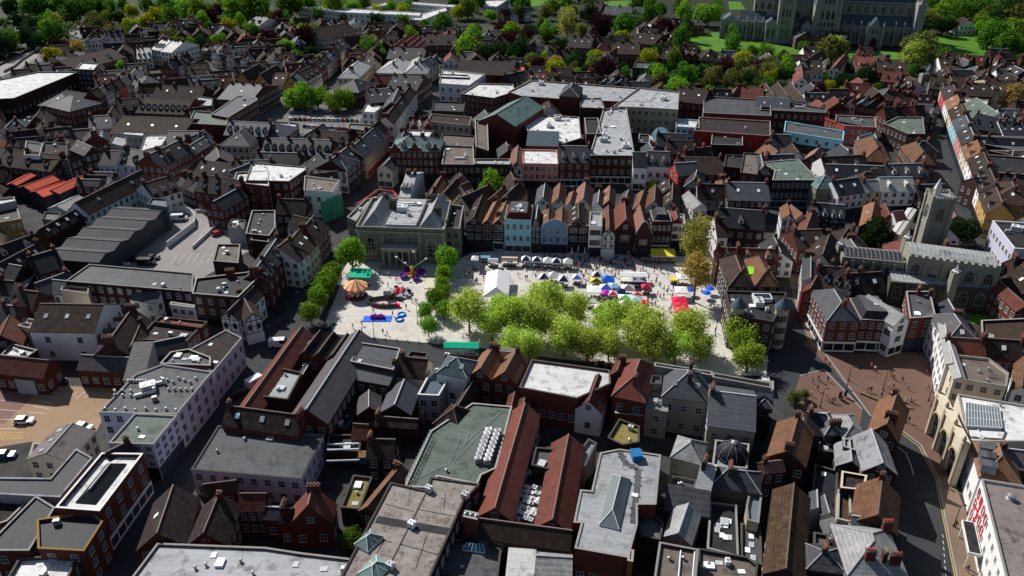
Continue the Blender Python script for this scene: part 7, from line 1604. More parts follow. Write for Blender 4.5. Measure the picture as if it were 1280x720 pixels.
for k,(dx,dy,z)in enumerate(((-4.6,.8,6.0),(.6,1.6,7.4),(4.4,.4,5.6),(-1.8,-.8,4.8))):
 mb=MB();mb.bar((0,0,2.5),(dx,dy,z),.09);mb.lathe([(.35,z-.1),(.42,z+.1),(.1,z+.3)],8,1,(dx,dy));mb.build('light_arm',['steel','cl_white'],o)
p=G(*Z1(565,405));o=empty('teacup_ride',p);tag(o,'round spinning ride with pink and white cups','fairground ride')
mb=MB();mb.lathe([(3.7,0),(3.7,.45)],22);mb.build('platform',['greywhite'],o)
for k in range(9):
 a=2*PI*k/9;mb=MB();mb.lathe([(.45,.46),(.65,1.2),(.55,1.2),(.4,.7)],10,0,(2.7*math.cos(a),2.7*math.sin(a)));mb.build('cup',['cl_white' if k%3 else 'cl_black'],o)
mb=MB()
for k in range(6):a=2*PI*k/6;mb.lathe([(.5,.46),(.7,1.0),(.2,1.9)],7,k%2,(1.1*math.cos(a),1.1*math.sin(a)))
mb.build('centrepiece',['cl_red','cl_pink'],o)
p=G(*Z1(440,500));o=empty('train_ride',p);tag(o,'childrens train ride inside an oval grey fence with hut','fairground ride')
mb=MB();pts=[(5.2*math.cos(2*PI*k/28),2.6*math.sin(2*PI*k/28)+.6)for k in range(29)]
for a,b_ in zip(pts[2:],pts[3:25]):mb.prism([a,b_,(b_[0]*.97,b_[1]*.97),(a[0]*.97,a[1]*.97)][::-1],0,1.2)
mb.build('fence',['stonedark'],o)
mb=MB();mb.box(-.8,1,2.7,4,0,1.8);mb.slab([(-1,2.5,1.8),(1.2,2.5,1.8),(1.2,3.4,2.6),(-1,3.4,2.6)],.1,1);mb.slab([(1.2,4.3,1.8),(-1,4.3,1.8),(-1,3.4,2.6),(1.2,3.4,2.6)],.1,1);mb.build('hut',['stonedark','stonegreen'],o)
for k in range(4):mb=MB();mb.box(-3+k*1.9,-1.5+k*1.9,-1.7,-.9,.2,1.0);mb.box(-2.8+k*1.9,-2.4+k*1.9,-1.6,-1.0,1.0,1.3);mb.build('carriage',[('cl_maroon','cl_red','cl_black','cl_red')[k]],o)
p=G(*Z1(365,628));o=empty('play_mat',p);tag(o,'blue rectangular play mat on the pale square paving','mat')
mb=MB();mb.box(-3.9,3.9,-1.5,1.6,.02,.16);mb.build('mat',['cl_blue'],o)
p=G(*Z1(367,622));o=empty('inflatable',(p.x,p.y,.16));tag(o,'pink and purple inflatable on the blue play mat','inflatable')
mb=MB();mb.box(-1.9,1.9,-.6,.7,0,.7);
for k in range(7):mb.lathe([(.25,.7),(.28,1.1),(.05,1.3)],8,1,(-1.6+k*.53,-.35+.35*(k%3)))
mb.build('cushion',['cl_purple','cl_magenta'],o)
for(x,y),l_ in((Z1(580,592),'small blue inflatable boat behind the pool'),(Z1(560,636),'small blue paddling pool right of the play mat')):
 p=G(x,y);o=empty('paddling_pool',p);tag(o,l_,'paddling pool');mb=MB();mb.lathe([(1.1,.02),(1.25,.3),(1.05,.5),(.85,.3),(.8,.06)],14);mb.build('rim',['cl_blue'],o);mb=MB();mb.lathe([(.8,.12),(.01,.13)],12);mb.build('water',['cl_lightblue'],o)
for(x,y),l_ in((Z3(1010,435),'blue cafe parasol left of the brownish tree trunk'),(Z3(1150,462),'blue cafe parasol right of the brownish tree trunk'),(Z3(1180,425),'smaller blue parasol beside the turreted pub')):
 p=G(x,y,2);o=empty('parasol',(p.x,p.y,0));tag(o,l_,'parasol');mb=MB();mb.lathe([(1.5,1.9),(.05,2.6)],8);mb.build('canopy',['cl_blue'],o);mb=MB();mb.bar((0,0,0),(0,0,2.5),.05);mb.build('pole',['steel'],o)
for(x,y),l_ in((Z2(1078,195),'closed white parasol, left of three by the shops'),(Z2(1143,172),'closed white parasol, middle of three by the shops'),(Z2(1207,195),'closed white parasol, right of three by the shops')):
 p=G(x,y,1.6);o=empty('parasol',(p.x,p.y,0));tag(o,l_,'parasol');mb=MB();mb.lathe([(.3,.9),(.22,1.6),(.05,3)],7);mb.build('canopy',['cl_white'],o);mb=MB();mb.bar((0,0,0),(0,0,.9),.05);mb.build('pole',['steel'],o)
for n_,c in dict(car_white=(.7,.71,.72),car_silver=(.36,.37,.39),car_black=(.018,.018,.02),car_grey=(.1,.105,.115),car_red=(.4,.015,.02),car_blue=(.02,.09,.35),car_lightblue=(.15,.45,.65),car_navy=(.015,.025,.07)).items():mat(n_,c,rough=.25,var=.02,rnd_amt=.06,spec=.6)
mat('tyre',(.012,.012,.012),rnd_amt=0)
CARM={}
def car_parts(van):
 if van in CARM:return CARM[van]
 L,w,h=(5.4,1.0,1.15)if van else(4.4,.9,.82)
 body=MB();
 prof=[(-L/2,.3),(L/2,.3),(L/2,h*.75),(L/2-.25,h),(-L/2+.15,h),(-L/2,h*.8)]
 n=len(prof)
 for s in(-1,1):body.face([(x,s*w,z)for x,z in(prof if s<0 else prof[::-1])])
 for i in range(n):a,b_=prof[i],prof[(i+1)%n];body.face([(a[0],-w,a[1]),(a[0],w,a[1]),(b_[0],w,b_[1]),(b_[0],-w,b_[1])])
 top=2.2 if van else 1.46
 c=[(L/2-1.3,h),(L/2-1.9,top),(-L/2+.75,top),(-L/2+.2,h)]if not van else[(L/2-.7,h),(L/2-1.3,top),(-L/2+.05,top),(-L/2+.02,h)]
 k=.82 if not van else .93
 rf=MB();rf.box(c[2][0],c[1][0],-w*k,w*k,top-.03,top+.03,0,True)
 if van:rf.box(c[3][0],c[1][0]-1.2,-w*.97,w*.97,h,top,0)
 cab=MB()
 for s in(-1,1):q=[(x,s*w*(.95 if z==h else k),z)for x,z in c];cab.face(q if s<0 else q[::-1])
 cab.face([(c[0][0],-w*.95,h),(c[0][0],w*.95,h),(c[1][0],w*k,top),(c[1][0],-w*k,top)]);cab.face([(c[3][0],w*.95,h),(c[3][0],-w*.95,h),(c[2][0],-w*k,top),(c[2][0],w*k,top)])
 wh=MB();N=12;
 for s in(-.11,.11):wh.face([(.33*math.cos(2*PI*i/N),s,.33*math.sin(2*PI*i/N))for i in range(N)])
 for i in range(N):a,b_=2*PI*i/N,2*PI*(i+1)/N;wh.face([(.33*math.cos(a),-.11,.33*math.sin(a)),(.33*math.cos(b_),-.11,.33*math.sin(b_)),(.33*math.cos(b_),.11,.33*math.sin(b_)),(.33*math.cos(a),.11,.33*math.sin(a))])
 hl=MB();hl.box(-.03,.03,-.2,.2,-.08,.08,0,True)
 CARM[van]=[body.mesh('body',['car_white']),rf.mesh('roof',['car_white']),cab.mesh('windows',['glass']),wh.mesh('wheel',['tyre']),hl.mesh('headlight',['frame']),L,w,h]
 return CARM[van]
CNAME=dict(car_white='white',car_silver='silver',car_black='black',car_grey='grey',car_red='red',car_blue='blue',car_lightblue='light blue',car_navy='dark blue')
def colour(o,m):o.material_slots[0].link='OBJECT';o.material_slots[0].material=M[m];return o
def car(x,y,rz,col,label=None,base=None,lm=None,van=False,grp='parked cars',z=.02):
 p=G(x,y,.8);o=empty('van' if van else 'car',(p.x,p.y,z),rz);pa=car_parts(van);w,L,h=pa[6],pa[5],pa[7]
 colour(put('body',pa[0],o),col);colour(put('roof',pa[1],o),col);put('windows',pa[2],o)
 for sx in(-1,1):
  for sy in(-1,1):put('wheel',pa[3],o,(sx*L*.31,sy*(w-.08),.33))
 for sy in(-1,1):put('headlight',pa[4],o,(L/2+.01,sy*w*.68,h*.62))
 if lm=='the car park trees':o.scale=(.88,.82,.9)
 if label:tag(o,label,'van' if van else 'car',grp)
 else:later(o,CNAME[col]+(' van' if van else ' car')+' '+(base or 'parked'),'van' if van else 'car',grp,p,lm)
rg=random.Random(21)
cols=['car_white','car_grey','car_black','car_red','car_silver','car_white','car_white','car_silver','car_white','car_white','car_lightblue','car_red','car_black','car_grey','car_silver']
for i in range(15):car(320+(275+i*37.5)/6.37,80+(432+i*.8)/6.37,PI/2+.15,cols[i%15],base='in the longer parked row',lm='the car park trees')
for i in range(12):car(320+(385+i*31)/6.37,80+(488+i*2)/6.37,PI/2+.15,rg.choice(['car_black','car_grey','car_navy','car_silver','car_red','car_white']),base='in the shorter parked row',lm='the car park trees')
for x,y,c in((430,375,'car_silver'),(570,375,'car_silver'),(820,300,'car_white'),(852,302,'car_silver'),(885,304,'car_white'),(70,225,'car_silver'),(135,225,'car_red'),(195,228,'car_black'),(110,295,'car_black'),(170,300,'car_grey'),(90,330,'car_white'),(115,338,'car_silver'),(50,455,'car_grey'),(90,460,'car_black'),(60,492,'car_silver'),(130,450,'car_navy'),(640,378,'car_black'),(710,380,'car_grey')):car(320+x/6.37,80+y/6.37,rg.choice((.3,.25,PI/2)),c,base='at the car park edge',lm='the car park trees')
for k in range(3):car(395+k*7,166+k*.3,.2,'car_white',base='below the parked rows',van=True,lm='the car park trees')
T('b1')
for x,y,c,rz,l_,v in((850,388,'car_white',.1,'white pickup like van parked at the top of garage ramp',True),(1032,458,'car_red',.8,'red car beside the outer garage ramp wall',False),(608,578,'car_silver',.1,'silver car in the shade edge on the parking deck',False),(578,605,'car_white',.1,'white car lowest on the parking deck',False),(722,572,'car_black',.0,'black car with red neighbour on the parking deck',False),(695,598,'car_black',.0,'black van lowest right on the parking deck',True),(640,582,'car_black',.1,'dark car between silver and black ones on deck',False)):
 q=px(x,y);car(*q,rz,c,l_,van=v)
T('c1')
for x,y,c,rz,l_ in((112,662,'car_white',.05,'white car alone in the tan parking yard'),(1130,532,'car_black',.95,'black car driving down the shaded left street'),(270,478,'car_navy',.3,'dark blue car by the parking yard back wall'),(395,692,'car_silver',-.2,'silver car behind the mauve roofed range'),(470,478,'car_red',.2,'red car in shadow along the parking yard wall'),(520,482,'car_black',.2,'black car in shadow along the parking yard wall')):
 q=px(x,y);car(*q,rz,c,l_)
T('d1');q=px(22,142);car(*q,.1,'car_blue','dark blue car at the left frame edge below yellow hatching')
T('c2')
for x,y,c,rz,l_,v in((150,300,'car_white',.1,'white van at the left street junction',True),(48,478,'car_silver',.95,'silver car beside the long red roofed range',False),(382,208,'car_black',1.2,'black car under the lowest clipped tree',False)):q=px(x,y);car(*q,rz,c,l_,van=v)
T('c1');q=px(1215,480);car(*q,.9,'car_white','white pickup van parked beside the red roofed range',van=True)
T('b4');q=px(95,548);car(*q,2.0,'car_white','white car in the sunny patch of the lane by turreted pub')
T('c3')
for x,y,c,l_ in((470,402,'car_black','black car parked on the road beside red hipped house'),(95,356,'car_silver','silver car parked behind the white flat roof')):q=px(x,y);car(*q,-.08,c,l_)
q=(956,481);car(*q,1.4,'car_white','white minibus waiting at the market corner',van=True)
T('a3');q=px(595,615);car(*q,1.9,'car_white','white van in the service lane beside the pale arcade',van=True)
T('a4')
for i,(x,y)in enumerate(((960,366),(990,372),(1035,372),(1068,374),(1100,376),(1135,376),(1170,378),(1200,380))):q=px(x,y);car(*q,-.1,['car_white','car_silver','car_white','car_white','car_grey','car_black','car_white','car_silver'][i],base='beside the close',lm='the playing field')
T('a1')
for x,y,c in((65,235,'car_black'),(5,262,'car_red'),(112,175,'car_white'),(115,150,'car_white'),(95,120,'car_silver'),(60,105,'car_white'),(85,110,'car_silver')):q=px(x,y);car(*q,.6,c,base='on the road',lm='the ring road',grp='cars on the ring road')
for x,y in((60,595),(70,610),(140,560),(120,575)):q=px(x,y);car(*q,.3,'car_white',base='below the bright hall',lm='the bright white hall roof')
for n_,c in dict(skin=(.45,.26,.18),hair=(.04,.025,.02),top_black=(.015,.015,.018),top_white=(.65,.65,.65),top_red=(.5,.02,.03),top_blue=(.03,.07,.22),top_grey=(.14,.14,.15),top_pink=(.55,.2,.25),trousers=(.02,.022,.035),jeans=(.05,.08,.15),shorts=(.25,.2,.14)).items():mat(n_,c,var=.05,rnd_amt=.1)
def person_mesh(pose):
 V={'pelvis':(0,0,.95,.15),'waist':(0,0,1.1,.135),'chest':(0,.01,1.34,.17),'neck':(0,0,1.5,.06),'head':(0,-.01,1.6,.09),'crown':(0,0,1.74,.085)}
 E=[('pelvis','waist'),('waist','chest'),('chest','neck'),('neck','head'),('head','crown')]
 st={'stand':0,'walk':.24,'stride':.34,'sit':0}[pose]
 for s,n_ in((-1,'l'),(1,'r')):
  f=st*s;ar=-st*s*.8
  if pose=='sit':V.update({'hip'+n_:(s*.1,0,.9,.1),'knee'+n_:(s*.12,-.42,.88,.075),'ankle'+n_:(s*.12,-.44,.45,.05),'toe'+n_:(s*.12,-.58,.42,.04)})
  else:V.update({'hip'+n_:(s*.1,0,.9,.1),'knee'+n_:(s*.11,-f*.55-.03,.5,.075),'ankle'+n_:(s*.11,-f+.04,.09,.05),'toe'+n_:(s*.12,-f-.1,.05,.045)})
  V.update({'sho'+n_:(s*.2,0,1.42,.07),'elb'+n_:(s*.27,-ar*.4+.02,1.14,.05),'wri'+n_:(s*.27,-ar-.06,.9,.04),'hand'+n_:(s*.26,-ar-.1,.8,.042)})
  E+=[('pelvis','hip'+n_),('hip'+n_,'knee'+n_),('knee'+n_,'ankle'+n_),('ankle'+n_,'toe'+n_),('chest','sho'+n_),('sho'+n_,'elb'+n_),('elb'+n_,'wri'+n_),('wri'+n_,'hand'+n_)]
 ks=list(V);me=bpy.data.meshes.new('p');me.from_pydata([V[k][:3]for k in ks],[(ks.index(a),ks.index(b_))for a,b_ in E],[])
 o=bpy.data.objects.new('p',me);COL.objects.link(o);m=o.modifiers.new('s','SKIN');
 for i,k in enumerate(ks):d=me.skin_vertices[0].data[i];d.radius=(V[k][3],V[k][3]*.85);d.use_root=(k=='pelvis')
 o.modifiers.new('u','SUBSURF').levels=1;o.modifiers['u'].render_levels=1
 dg=bpy.context.evaluated_depsgraph_get();r=bpy.data.meshes.new_from_object(o.evaluated_get(dg));r.name='person'
 bpy.data.objects.remove(o);r.materials.clear()
 for n_ in('top_black','trousers','skin','hair'):r.materials.append(M[n_])
 for f in r.polygons:
  c=f.center;mi=0
  if c.z>1.66 or(c.z>1.58 and c.y>.02):mi=3
  elif c.z>1.5 or(abs(c.x)>.2 and c.z<.88 and pose!='sit'):mi=2
  elif c.z<.97 and not(abs(c.x)>.2):mi=1
  f.material_index=mi
 if pose=='sit':r.transform(Matrix.Translation((0,0,-.4)))
 return r
PM={k:person_mesh(k)for k in('stand','walk','stride','sit')}
TOPS=['top_black','top_black','top_grey','top_blue','top_white','top_red','top_black','top_pink']
TN=dict(top_black='black',top_white='white',top_red='red',top_grey='grey',top_blue='blue',top_pink='pink')
LG=['trousers','trousers','jeans','shorts'];LN=dict(trousers='dark trousers',jeans='jeans',shorts='tan trousers')
def person(x,y,top=None,lm=None,pose=None):
 r=random.Random(int(x*91+y*57));top=top or r.choice(TOPS);lg=r.choice(LG);pose=pose or r.choice(('stand','walk','walk','stride'));p=G(x,y,0)
 o=put('person',PM[pose],None,(p.x,p.y,.012),r.uniform(0,6.28),None);s=r.uniform(.94,1.06);o.scale=(s,s,s)
 for i,m in((0,top),(1,lg)):o.material_slots[i].link='OBJECT';o.material_slots[i].material=M[m]
 later(o,'person in %s top and %s %s'%(TN[top],LN[lg],dict(stand='standing',walk='walking',stride='striding',sit='sitting')[pose]),'person','people in the market streets',p,lm)
landmark('the long red stall',G(850,380));landmark('the yellow awning',G(830,318));landmark('the round pink ride',G(500,366));landmark('the striped shop tents',G(690,330));landmark('the long white awning',G(792,345));landmark('the red brick corner',G(1050,440));landmark('the royal blue stall',G(759,347))
LMP=None
for q in((460,250),(360,350),(535,300),(556,297),(460,345),(700,482),(717,487),(670,482),(502,600),(1095,255),(1135,235),(1205,280),(1230,305),(1245,300),(545,170),(582,175),(230,685),(150,712),(365,230),(785,265),(90,430),(330,575),(620,540)):person(*Z1(*q))
for q in((85,480),(110,510),(130,512),(20,455),(55,440),(195,480),(232,475),(205,360),(340,370),(455,355),(472,360),(718,465),(730,355),(750,415),(960,395),(980,360),(850,345),(870,350),(900,352),(925,350),(1100,395),(1130,380),(1150,385),(1060,420),(1180,525),(1215,540),(1190,470),(1215,410),(1250,490),(1010,300),(780,345),(810,350),(600,380),(620,350)):person(*Z2(*q),top='top_red' if q[0]in(195,232,850,900,925,620)else None)
for q in((750,290),(800,285),(742,280),(710,365),(775,440),(815,435),(857,440),(740,512),(772,512),(850,512),(635,550),(55,400),(85,415),(70,340),(45,300),(120,245),(350,285),(377,305),(410,320),(260,230),(330,230),(592,270),(500,240),(165,245),(180,255),(85,290),(30,240),(40,215),(15,260),(240,220),(265,270),(345,330),(285,225),(215,205),(370,200),(430,215),(495,205),(545,240),(560,230),(600,210),(620,225),(580,195),(720,200),(735,215),(800,190),(820,200),(660,165),(630,150),(570,150),(690,250),(820,640),(835,625)):person(*Z3(*q),top='top_red' if q[0]in(120,377,265,720)else None)
r3=random.Random(99)
for i in range(70):person(680+r3.random()*140,318+r3.random()**1.2*26)
for i in range(26):person(600+r3.random()*90,333+r3.random()*22)
for i in range(22):person(790+r3.random()*60,338+r3.random()*50)
for i in range(14):person(1010+r3.random()*140,448+r3.random()*60)
Z4=lambda x,y:(980+x/6.37,430+y/6.37)
for q in((225,310),(215,415),(352,460),(380,470),(402,465),(660,385),(690,205),(720,215),(850,265),(868,285),(938,305),(985,365),(850,425),(875,395),(970,470),(1005,465),(1028,470),(990,625),(1165,515),(1188,520),(1128,245),(1143,365),(270,292),(345,300),(1062,75),(440,430),(455,455)):person(*Z4(*q))
T('d4')
for q in((880,300),(980,700),(925,490)):person(*px(*q))
T('b4')
for q in((78,470),(92,478),(955,350),(965,300),(990,410),(940,240),(900,180),(880,150),(160,560)):person(*px(*q))
T('c3')
for q in((380,360),(975,345),(890,420),(680,100),(1000,250),(430,240)):person(*px(*q))
T('c2')
for q in((540,250),(640,255),(660,262),(100,235),(145,215)):person(*px(*q))
def lamp(x,y,h,label,rz=0,grp='street lamps'):
 p=G(x,y);o=empty('street_lamp',p,rz);tag(o,label,'street lamp',grp)
 mb=MB();mb.bar((0,0,0),(0,0,h),.1,0,8,.06);mb.lathe([(.2,0),(.2,.5),(.12,.6)],8);mb.build('pole',['darkpaint'],o)
 mb=MB();mb.bar((0,0,h-.2),(.8,0,h),.04);mb.build('arm',['darkpaint'],o)
 mb=MB();mb.lathe([(.1,h-.25),(.25,h-.15),(.22,h+.05),(.05,h+.15)],8,0,(.85,0));mb.build('lantern',['darkpaint'],o)
for q,h,l_ in((Z4(787,368),5.5,'street lamp in the middle of the brick square'),(Z4(1150,452),4.6,'street lamp close to the arcaded cream facade'),(Z4(288,505),5.5,'street lamp on the brick island near garden bush'),(Z4(512,290),4,'dark signal post on the brick square kerb'),(Z4(968,628),4,'street lamp low in the brick square near vivid orange gable'),((1169,549),5,'street lamp beside the kerb curve'),((1192,658),5.5,'street lamp on the footway before long white building'),((468,424),6,'street lamp beside the blue play mat edge'),((522,405),6,'thin pole beside the lowest clipped trees'),((898,345),6,'street lamp left of the turreted pub'),((894,420),6,'street lamp below the long red stall'),((373,392),7,'street lamp left of the clipped tree column')):lamp(*q,h,l_)
def bench(x,y,rz,label,L=4.5):
 p=G(x,y);o=empty('bench',p,rz);tag(o,label,'bench','benches on the brick square')
 mb=MB();mb.box(-L/2,L/2,-.3,.3,.4,.48,0,True);mb.build('seat',['wood'],o)
 for s in(-1,1):mb=MB();mb.box(s*L*.4-.08,s*L*.4+.08,-.25,.25,0,.4);mb.build('leg',['steel'],o)
bench(*Z4(895,455),-.35,'long upper bench in the lower half of brick square');bench(*Z4(905,495),-.35,'long lower bench in the lower half of brick square',5.5);bench(*Z4(670,420),-.75,'slanted bench near the kerb of the brick square')
mb=MB();mb.lathe([(.45,.7),(.45,.74)],10);mb.bar((0,0,0),(0,0,.7),.04);TT=mb.mesh('cafe_table',['cl_brown']);mb=MB();mb.box(-.2,.2,-.2,.2,.42,.46,0,True);mb.box(-.2,.2,.17,.2,.46,.85);mb.box(-.18,-.14,-.18,.18,0,.42);mb.box(.14,.18,-.18,.18,0,.42);CC_=mb.mesh('chair',['darkpaint'])
TP=[(695+i*9.5,322+(i*7%5)*1.6)for i in range(13)]+[(726+i*10,331+(i*3%4))for i in range(7)]
for i,q in enumerate(TP):
 p=G(*q);o=put('cafe_table',TT,None,(p.x,p.y,.012));later(o,'round brown cafe table','table','cafe tables by the shops',p)
 for k in range(3):
  a=k*2.1+i;c=put('cafe_chair',CC_,None,(p.x+.8*math.cos(a),p.y+.8*math.sin(a),.012),a-PI/2);later(c,'dark cafe chair at a round table','chair','cafe chairs by the shops',c.location)
for q,cl,l_ in((Z3(325,460),('cl_red','cl_white'),'small red and white stall right of the magenta canopy'),(Z3(330,395),('cl_lightblue','cl_lightblue'),'pale blue stall right of royal blue canopy'),(Z3(395,440),('cl_navy','cl_navy'),'small navy stall left of white and lilac peak'),(Z3(600,540),('cl_red','cl_red'),'small red stall at the right of the green peaked stall'),(Z3(620,400),('cl_maroon','cl_red'),'maroon stall right of the lilac peaked stall'),(Z2(1130,440),('cl_blue','cl_white'),'blue and white stall right of three joined navy stalls')):stall(*q,2.8,2.6,2.2,.9,cl,l_)
for(x,y),l_ in((Z4(440,440),'dark sign panel standing left on the brick island'),(Z4(485,425),'dark sign panel standing right on the brick island')):
 p=G(x,y);o=empty('sign_panel',p,.3);tag(o,l_,'sign');mb=MB();mb.box(-.35,.35,-.08,.08,.3,2.2,0,True);mb.build('panel',['darkpaint'],o);mb=MB();mb.bar((0,0,0),(0,0,.3),.06);mb.build('post',['steel'],o)
for i in range(9):
 p=G(440+i*14,423.5+i*.9);o=empty('bollard',p);tag(o,ORD[i]+' dark bollard from the left along the lower square edge','bollard','bollards along the square');mb=MB();mb.lathe([(.12,0),(.1,.8),(.13,.85),(.05,1.0)],8);mb.build('post',['darkpaint'],o)
def in_poly(p,poly):
 r=False;n=len(poly)
 for i in range(n):
  a,c=poly[i],poly[(i+1)%n]
  if(a[1]>p[1])!=(c[1]>p[1])and p[0]<(c[0]-a[0])*(p[1]-a[1])/(c[1]-a[1])+a[0]:r=not r
 return r
GX,GY,GS=-520,60,1.5;NX,NY=int(1040/GS),int(720/GS)
occ=bytearray(NX*NY)
def block(poly,v=1,grow=0):
 x0,x1=min(p[0]for p in poly),max(p[0]for p in poly);y0,y1=min(p[1]for p in poly),max(p[1]for p in poly)
 for j in range(max(0,int((y0-GY)/GS)),min(NY,int((y1-GY)/GS)+1)):
  for i in range(max(0,int((x0-GX)/GS)),min(NX,int((x1-GX)/GS)+1)):
   if in_poly((GX+(i+.5)*GS,GY+(j+.5)*GS),poly):occ[j*NX+i]=v
for f in FOOT:block([(p.x,p.y)for p in f])
for f in ROADS:block([(p.x,p.y)for p in f])
for x,y,r in TREES:block([(x+r*.75*math.cos(k),y+r*.75*math.sin(k))for k in(0,1,2,3,4,5)])
def free(poly):
 n=k=0;x0,x1=min(p[0]for p in poly),max(p[0]for p in poly);y0,y1=min(p[1]for p in poly),max(p[1]for p in poly)
 for j in range(int((y0-GY)/GS),int((y1-GY)/GS)+1):
  for i in range(int((x0-GX)/GS),int((x1-GX)/GS)+1):
   if 0<=i<NX and 0<=j<NY:
    if in_poly((GX+(i+.5)*GS,GY+(j+.5)*GS),poly):n+=1;k+=occ[j*NX+i]
   else:return 1
 return k/max(1,n)
rf_=random.Random(5);NF=0
EYE=Vector((0,0,CH))
def sightline():
 vv,ff=[],[]
 for mx,v,f in SHELLS:
  k=len(vv);vv+=[mx@Vector(p)for p in v];ff+=[tuple(i+k for i in q)for q in f]
 return vv,ff
vv,ff=sightline()
for f in ROADS:k=len(vv);vv+=[Vector((p[0],p[1],.02))for p in f];ff.append(tuple(range(k,k+len(f))))
sight=BVHTree.FromPolygons(vv,ff)
def hides(pts):
 """shares of a thing's points that stand before something already traced / behind it"""
 a=c=0
 for p in pts:
  d=p-EYE;L=d.length;h=sight.ray_cast(EYE,d/L)
  if h[0]is not None:
   if h[3]>L+1:a+=1
   elif h[3]<L-1:c+=1
 return a/len(pts),c/len(pts)
GARD=[[tuple(G(*p).xy)for p in pl]for pl in([(795,70),(880,84),(1000,92),(1010,125),(940,135),(830,135),(780,110)],[(555,-20),(800,-20),(800,60),(700,75),(640,60),(555,40)],[(-20,-20),(556,-20),(540,20),(380,34),(250,34),(120,45),(30,50),(-20,40)],[(1130,-20),(1300,-20),(1300,95),(1250,85),(1235,44),(1150,38)],[(640,60),(790,80),(780,108),(720,108),(660,100),(620,80)])]
BELT=[tuple(G(*p).xy)for p in[(130,25),(560,22),(560,78),(400,88),(130,72)]]
for size,thr in((1.1,.06),(.9,.05),(.72,.05),(.55,.02)):
 y=95.0
 while y<690:
  half=y*.68+10;x=-half
  while x<half:
   pxx=640+CF*x/(y*cT+CH*sT);v=(CH*cT-y*sT)/(CH*sT+y*cT)*CF+360
   if-15<pxx<1295 and-6<v<735 and NF<290 and not any(in_poly((x,y),g)for g in GARD)and not(in_poly((x,y),BELT)and math.sin(x*.09)+math.sin(y*.11+x*.03)>.1):
    w,d=rf_.uniform(7,11)*size,rf_.uniform(8,12)*size;near=v>440
    a=(.33 if pxx<480 else-.06 if pxx>640 else .1)+rf_.gauss(0,.07)+(PI/2 if rf_.random()<.35 else 0)
    poly=[(x+cx_*math.cos(a)-cy_*math.sin(a),y+cx_*math.sin(a)+cy_*math.cos(a))for cx_,cy_ in((-w/2,-d/2),(w/2,-d/2),(w/2,d/2),(-w/2,d/2))]
    h=rf_.uniform(5,7)if size>.7 else rf_.uniform(3,4.5)
    if free(poly)<=thr:
     ho,hb=hides([Vector((*p,z))for p in poly for z in(h*.6,h)]+[Vector((x,y,h+3))]*3)
     if ho<=.3 and hb<.7:
      NF+=1;block(poly)
      wl=rf_.choice(['brick','brick','brickdark','brickbrown','brickdark','white','cream','plum','white'])if v<440 else rf_.choice(['brickdark','plum','brickbrown']);rf2=rf_.choice(['tbrown','tbrown','tplum','tplum','tplum','slate','slatedark','slatedark','tred','slatemauve','tbrown']);t=rf_.choice('gggGGh')if size>.7 else rf_.choice('gGs')
      ou=size<.7;kind=('broad ' if size>1 else '')+('gabled' if t=='G' else 'hipped' if t=='h' else 'plain' if t=='g' else 'lean-to')
      building(Vector((x,y)),w,d,a,t,h,wl,rf2,None,cat='outhouse' if ou else 'house',nm='outhouse' if ou else 'gabled_house' if t=='G' else 'cottage',pend='%s %s %s with %s roof'%(kind,WALLNAME[wl].replace(' ','-'),'outhouse' if ou else 'house',ROOFNAME[rf2].replace(' ','-')),grp='infill houses',ch=(0 if ou else None),win=(0 if near and ou else None))
   x+=3.5*size
  y+=4.0*size
WK=['green','lime','dark','olive','copper','yellow'];WV=[];GARD+=[BELT,BELT];NT=0;TILE[:]=[0,0,1.0]
for kk in range(2600):
 g=rf_.choice(GARD);bx=[p[0]for p in g];by=[p[1]for p in g];x,y=rf_.uniform(min(bx),max(bx)),rf_.uniform(min(by),max(by))
 if y>760 or not in_poly((x,y),g)or NT>210:continue
 r=rf_.uniform(3.2,6.5);q=[(x+r*.8*math.cos(k),y+r*.8*math.sin(k))for k in(0,1,2,3,4,5)]
 if abs(x)>y*.72 or free(q)>.15:continue
 ho,hb=hides([Vector((x+dx*r,y,z*r))for dx in(-.8,0,.8)for z in(.5,1.2,2.0)])
 if ho>.35:continue
 block(q);NT+=1;u=x/(y*cT+CH*sT)*CF+640;zz=1.15*r;t_=CH-zz;v=(t_*cT-y*sT)/(t_*sT+y*cT)*CF+360;u=640+CF*x/(y*cT+t_*sT)
 k=rf_.choice(WK);wn,wt=CR[k][NT%3][:2];WV.append((Matrix.Translation((x,y,1.15*r))@Matrix.Scale(r*1.15,4)@Matrix.Rotation(rf_.random()*6,4,'Z'),wn,WK.index(k)));WV.append((Matrix.Translation((x,y,0))@Matrix.Scale(r,4),wt,len(WK)))
bmw=bpy.data.meshes.new('woodland');V_,F_,I_=[],[],[]
for mx,me,mi in WV:
 k=len(V_);V_+=[tuple(mx@v.co)for v in me.vertices];F_+=[tuple(k+i for i in p.vertices)for p in me.polygons];I_+=[mi]*len(me.polygons)
bmw.from_pydata(V_,[],F_);bmw.polygons.foreach_set('material_index',I_)
for k in WK:bmw.materials.append(M['leaf_'+k])
bmw.materials.append(M['bark']);o=put('woodland',bmw);o['kind']='stuff';o['label']='distant mass of mixed trees in gardens at the top of the view'
print('TREES',NT)
print('FILL',NF)
settle()
vv,ff=sightline()
bvh=BVHTree.FromPolygons(vv,ff)
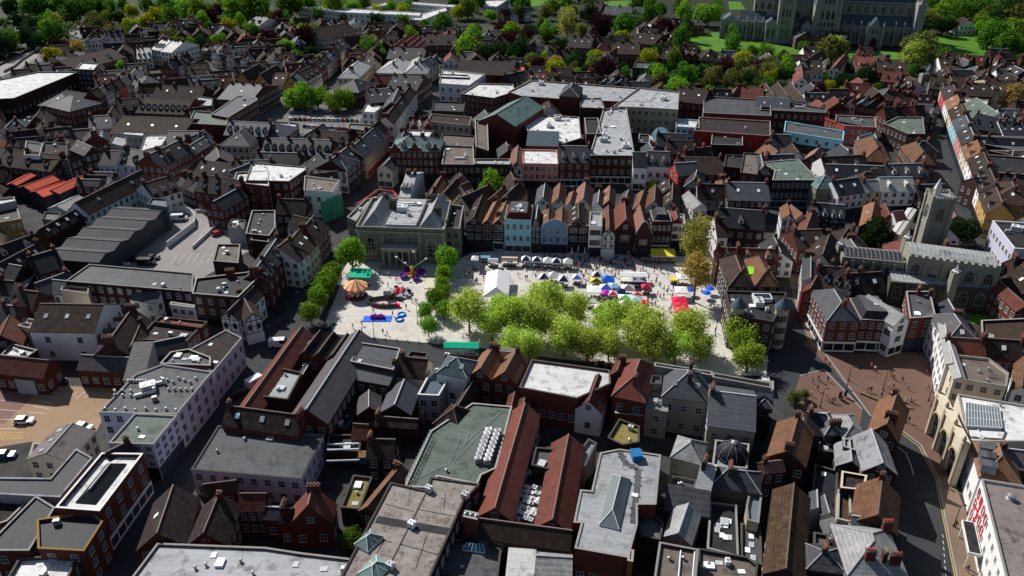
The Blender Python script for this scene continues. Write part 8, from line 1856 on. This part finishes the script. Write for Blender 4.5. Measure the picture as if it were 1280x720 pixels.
eyes=[Vector((0,0,CH)),Vector((-14,0,CH)),Vector((14,0,CH)),Vector((0,0,CH+9))]
cnt={};nw_=0
for b,loc,ang,me,nr,wh_,force in WINQ:
 if cnt.get(b.root,0)>=95:continue
 wp=b.mx@Vector((loc.x+nr.x*.12,loc.y+nr.y*.12,loc.z+wh_*.6));u=(wp-eyes[0]);
 depth=u.y*cT+(-u.z)*sT
 if abs(u.x/depth*CF)>670:continue
 ok=False
 for e in eyes:
  d=e-wp;h_=bvh.ray_cast(wp,d.normalized(),d.length)
  if h_[0]is None:ok=True;break
 if not ok:continue
 cnt[b.root]=cnt.get(b.root,0)+1;nw_+=1
 put('window',me,b.root,loc,ang)
print('WINDOWS',nw_,'OBJECTS',len(bpy.data.objects))
w=bpy.data.worlds.new('World');sc.world=w;w.use_nodes=True;n=w.node_tree.nodes;bg_=n['Background']
SE,SAZ=R_(41),math.atan2(-.65,.76)
sk_=n.new('ShaderNodeTexSky');sk_.sky_type='NISHITA';sk_.sun_disc=False;sk_.sun_elevation=SE;sk_.sun_rotation=SAZ
w.node_tree.links.new(sk_.outputs[0],bg_.inputs[0]);bg_.inputs[1].default_value=.06
sl=bpy.data.lights.new('sun','SUN');sl.energy=5.0;sl.angle=R_(.5);sl.color=(1,.965,.91);so=bpy.data.objects.new('sun',sl);COL.objects.link(so)
sd=Vector((-.65*math.cos(SE),.76*math.cos(SE),math.sin(SE))).normalized();so.rotation_euler=sd.to_track_quat('Z','Y').to_euler();so.location=sd*300
cam=bpy.data.cameras.new('camera');co=bpy.data.objects.new('camera',cam);COL.objects.link(co);co.location=(0,0,CH);co.rotation_euler=(PI/2-CT,0,0)
cam.sensor_width=36;cam.lens=36*CF/1280;cam.clip_end=5000;cam.clip_start=1;sc.camera=co
sc.view_settings.view_transform='Standard';sc.view_settings.look='None';sc.view_settings.exposure=0.2;sc.view_settings.gamma=1
sc.cycles.max_bounces=5;sc.cycles.diffuse_bounces=2;sc.cycles.glossy_bounces=2;sc.cycles.transmission_bounces=2
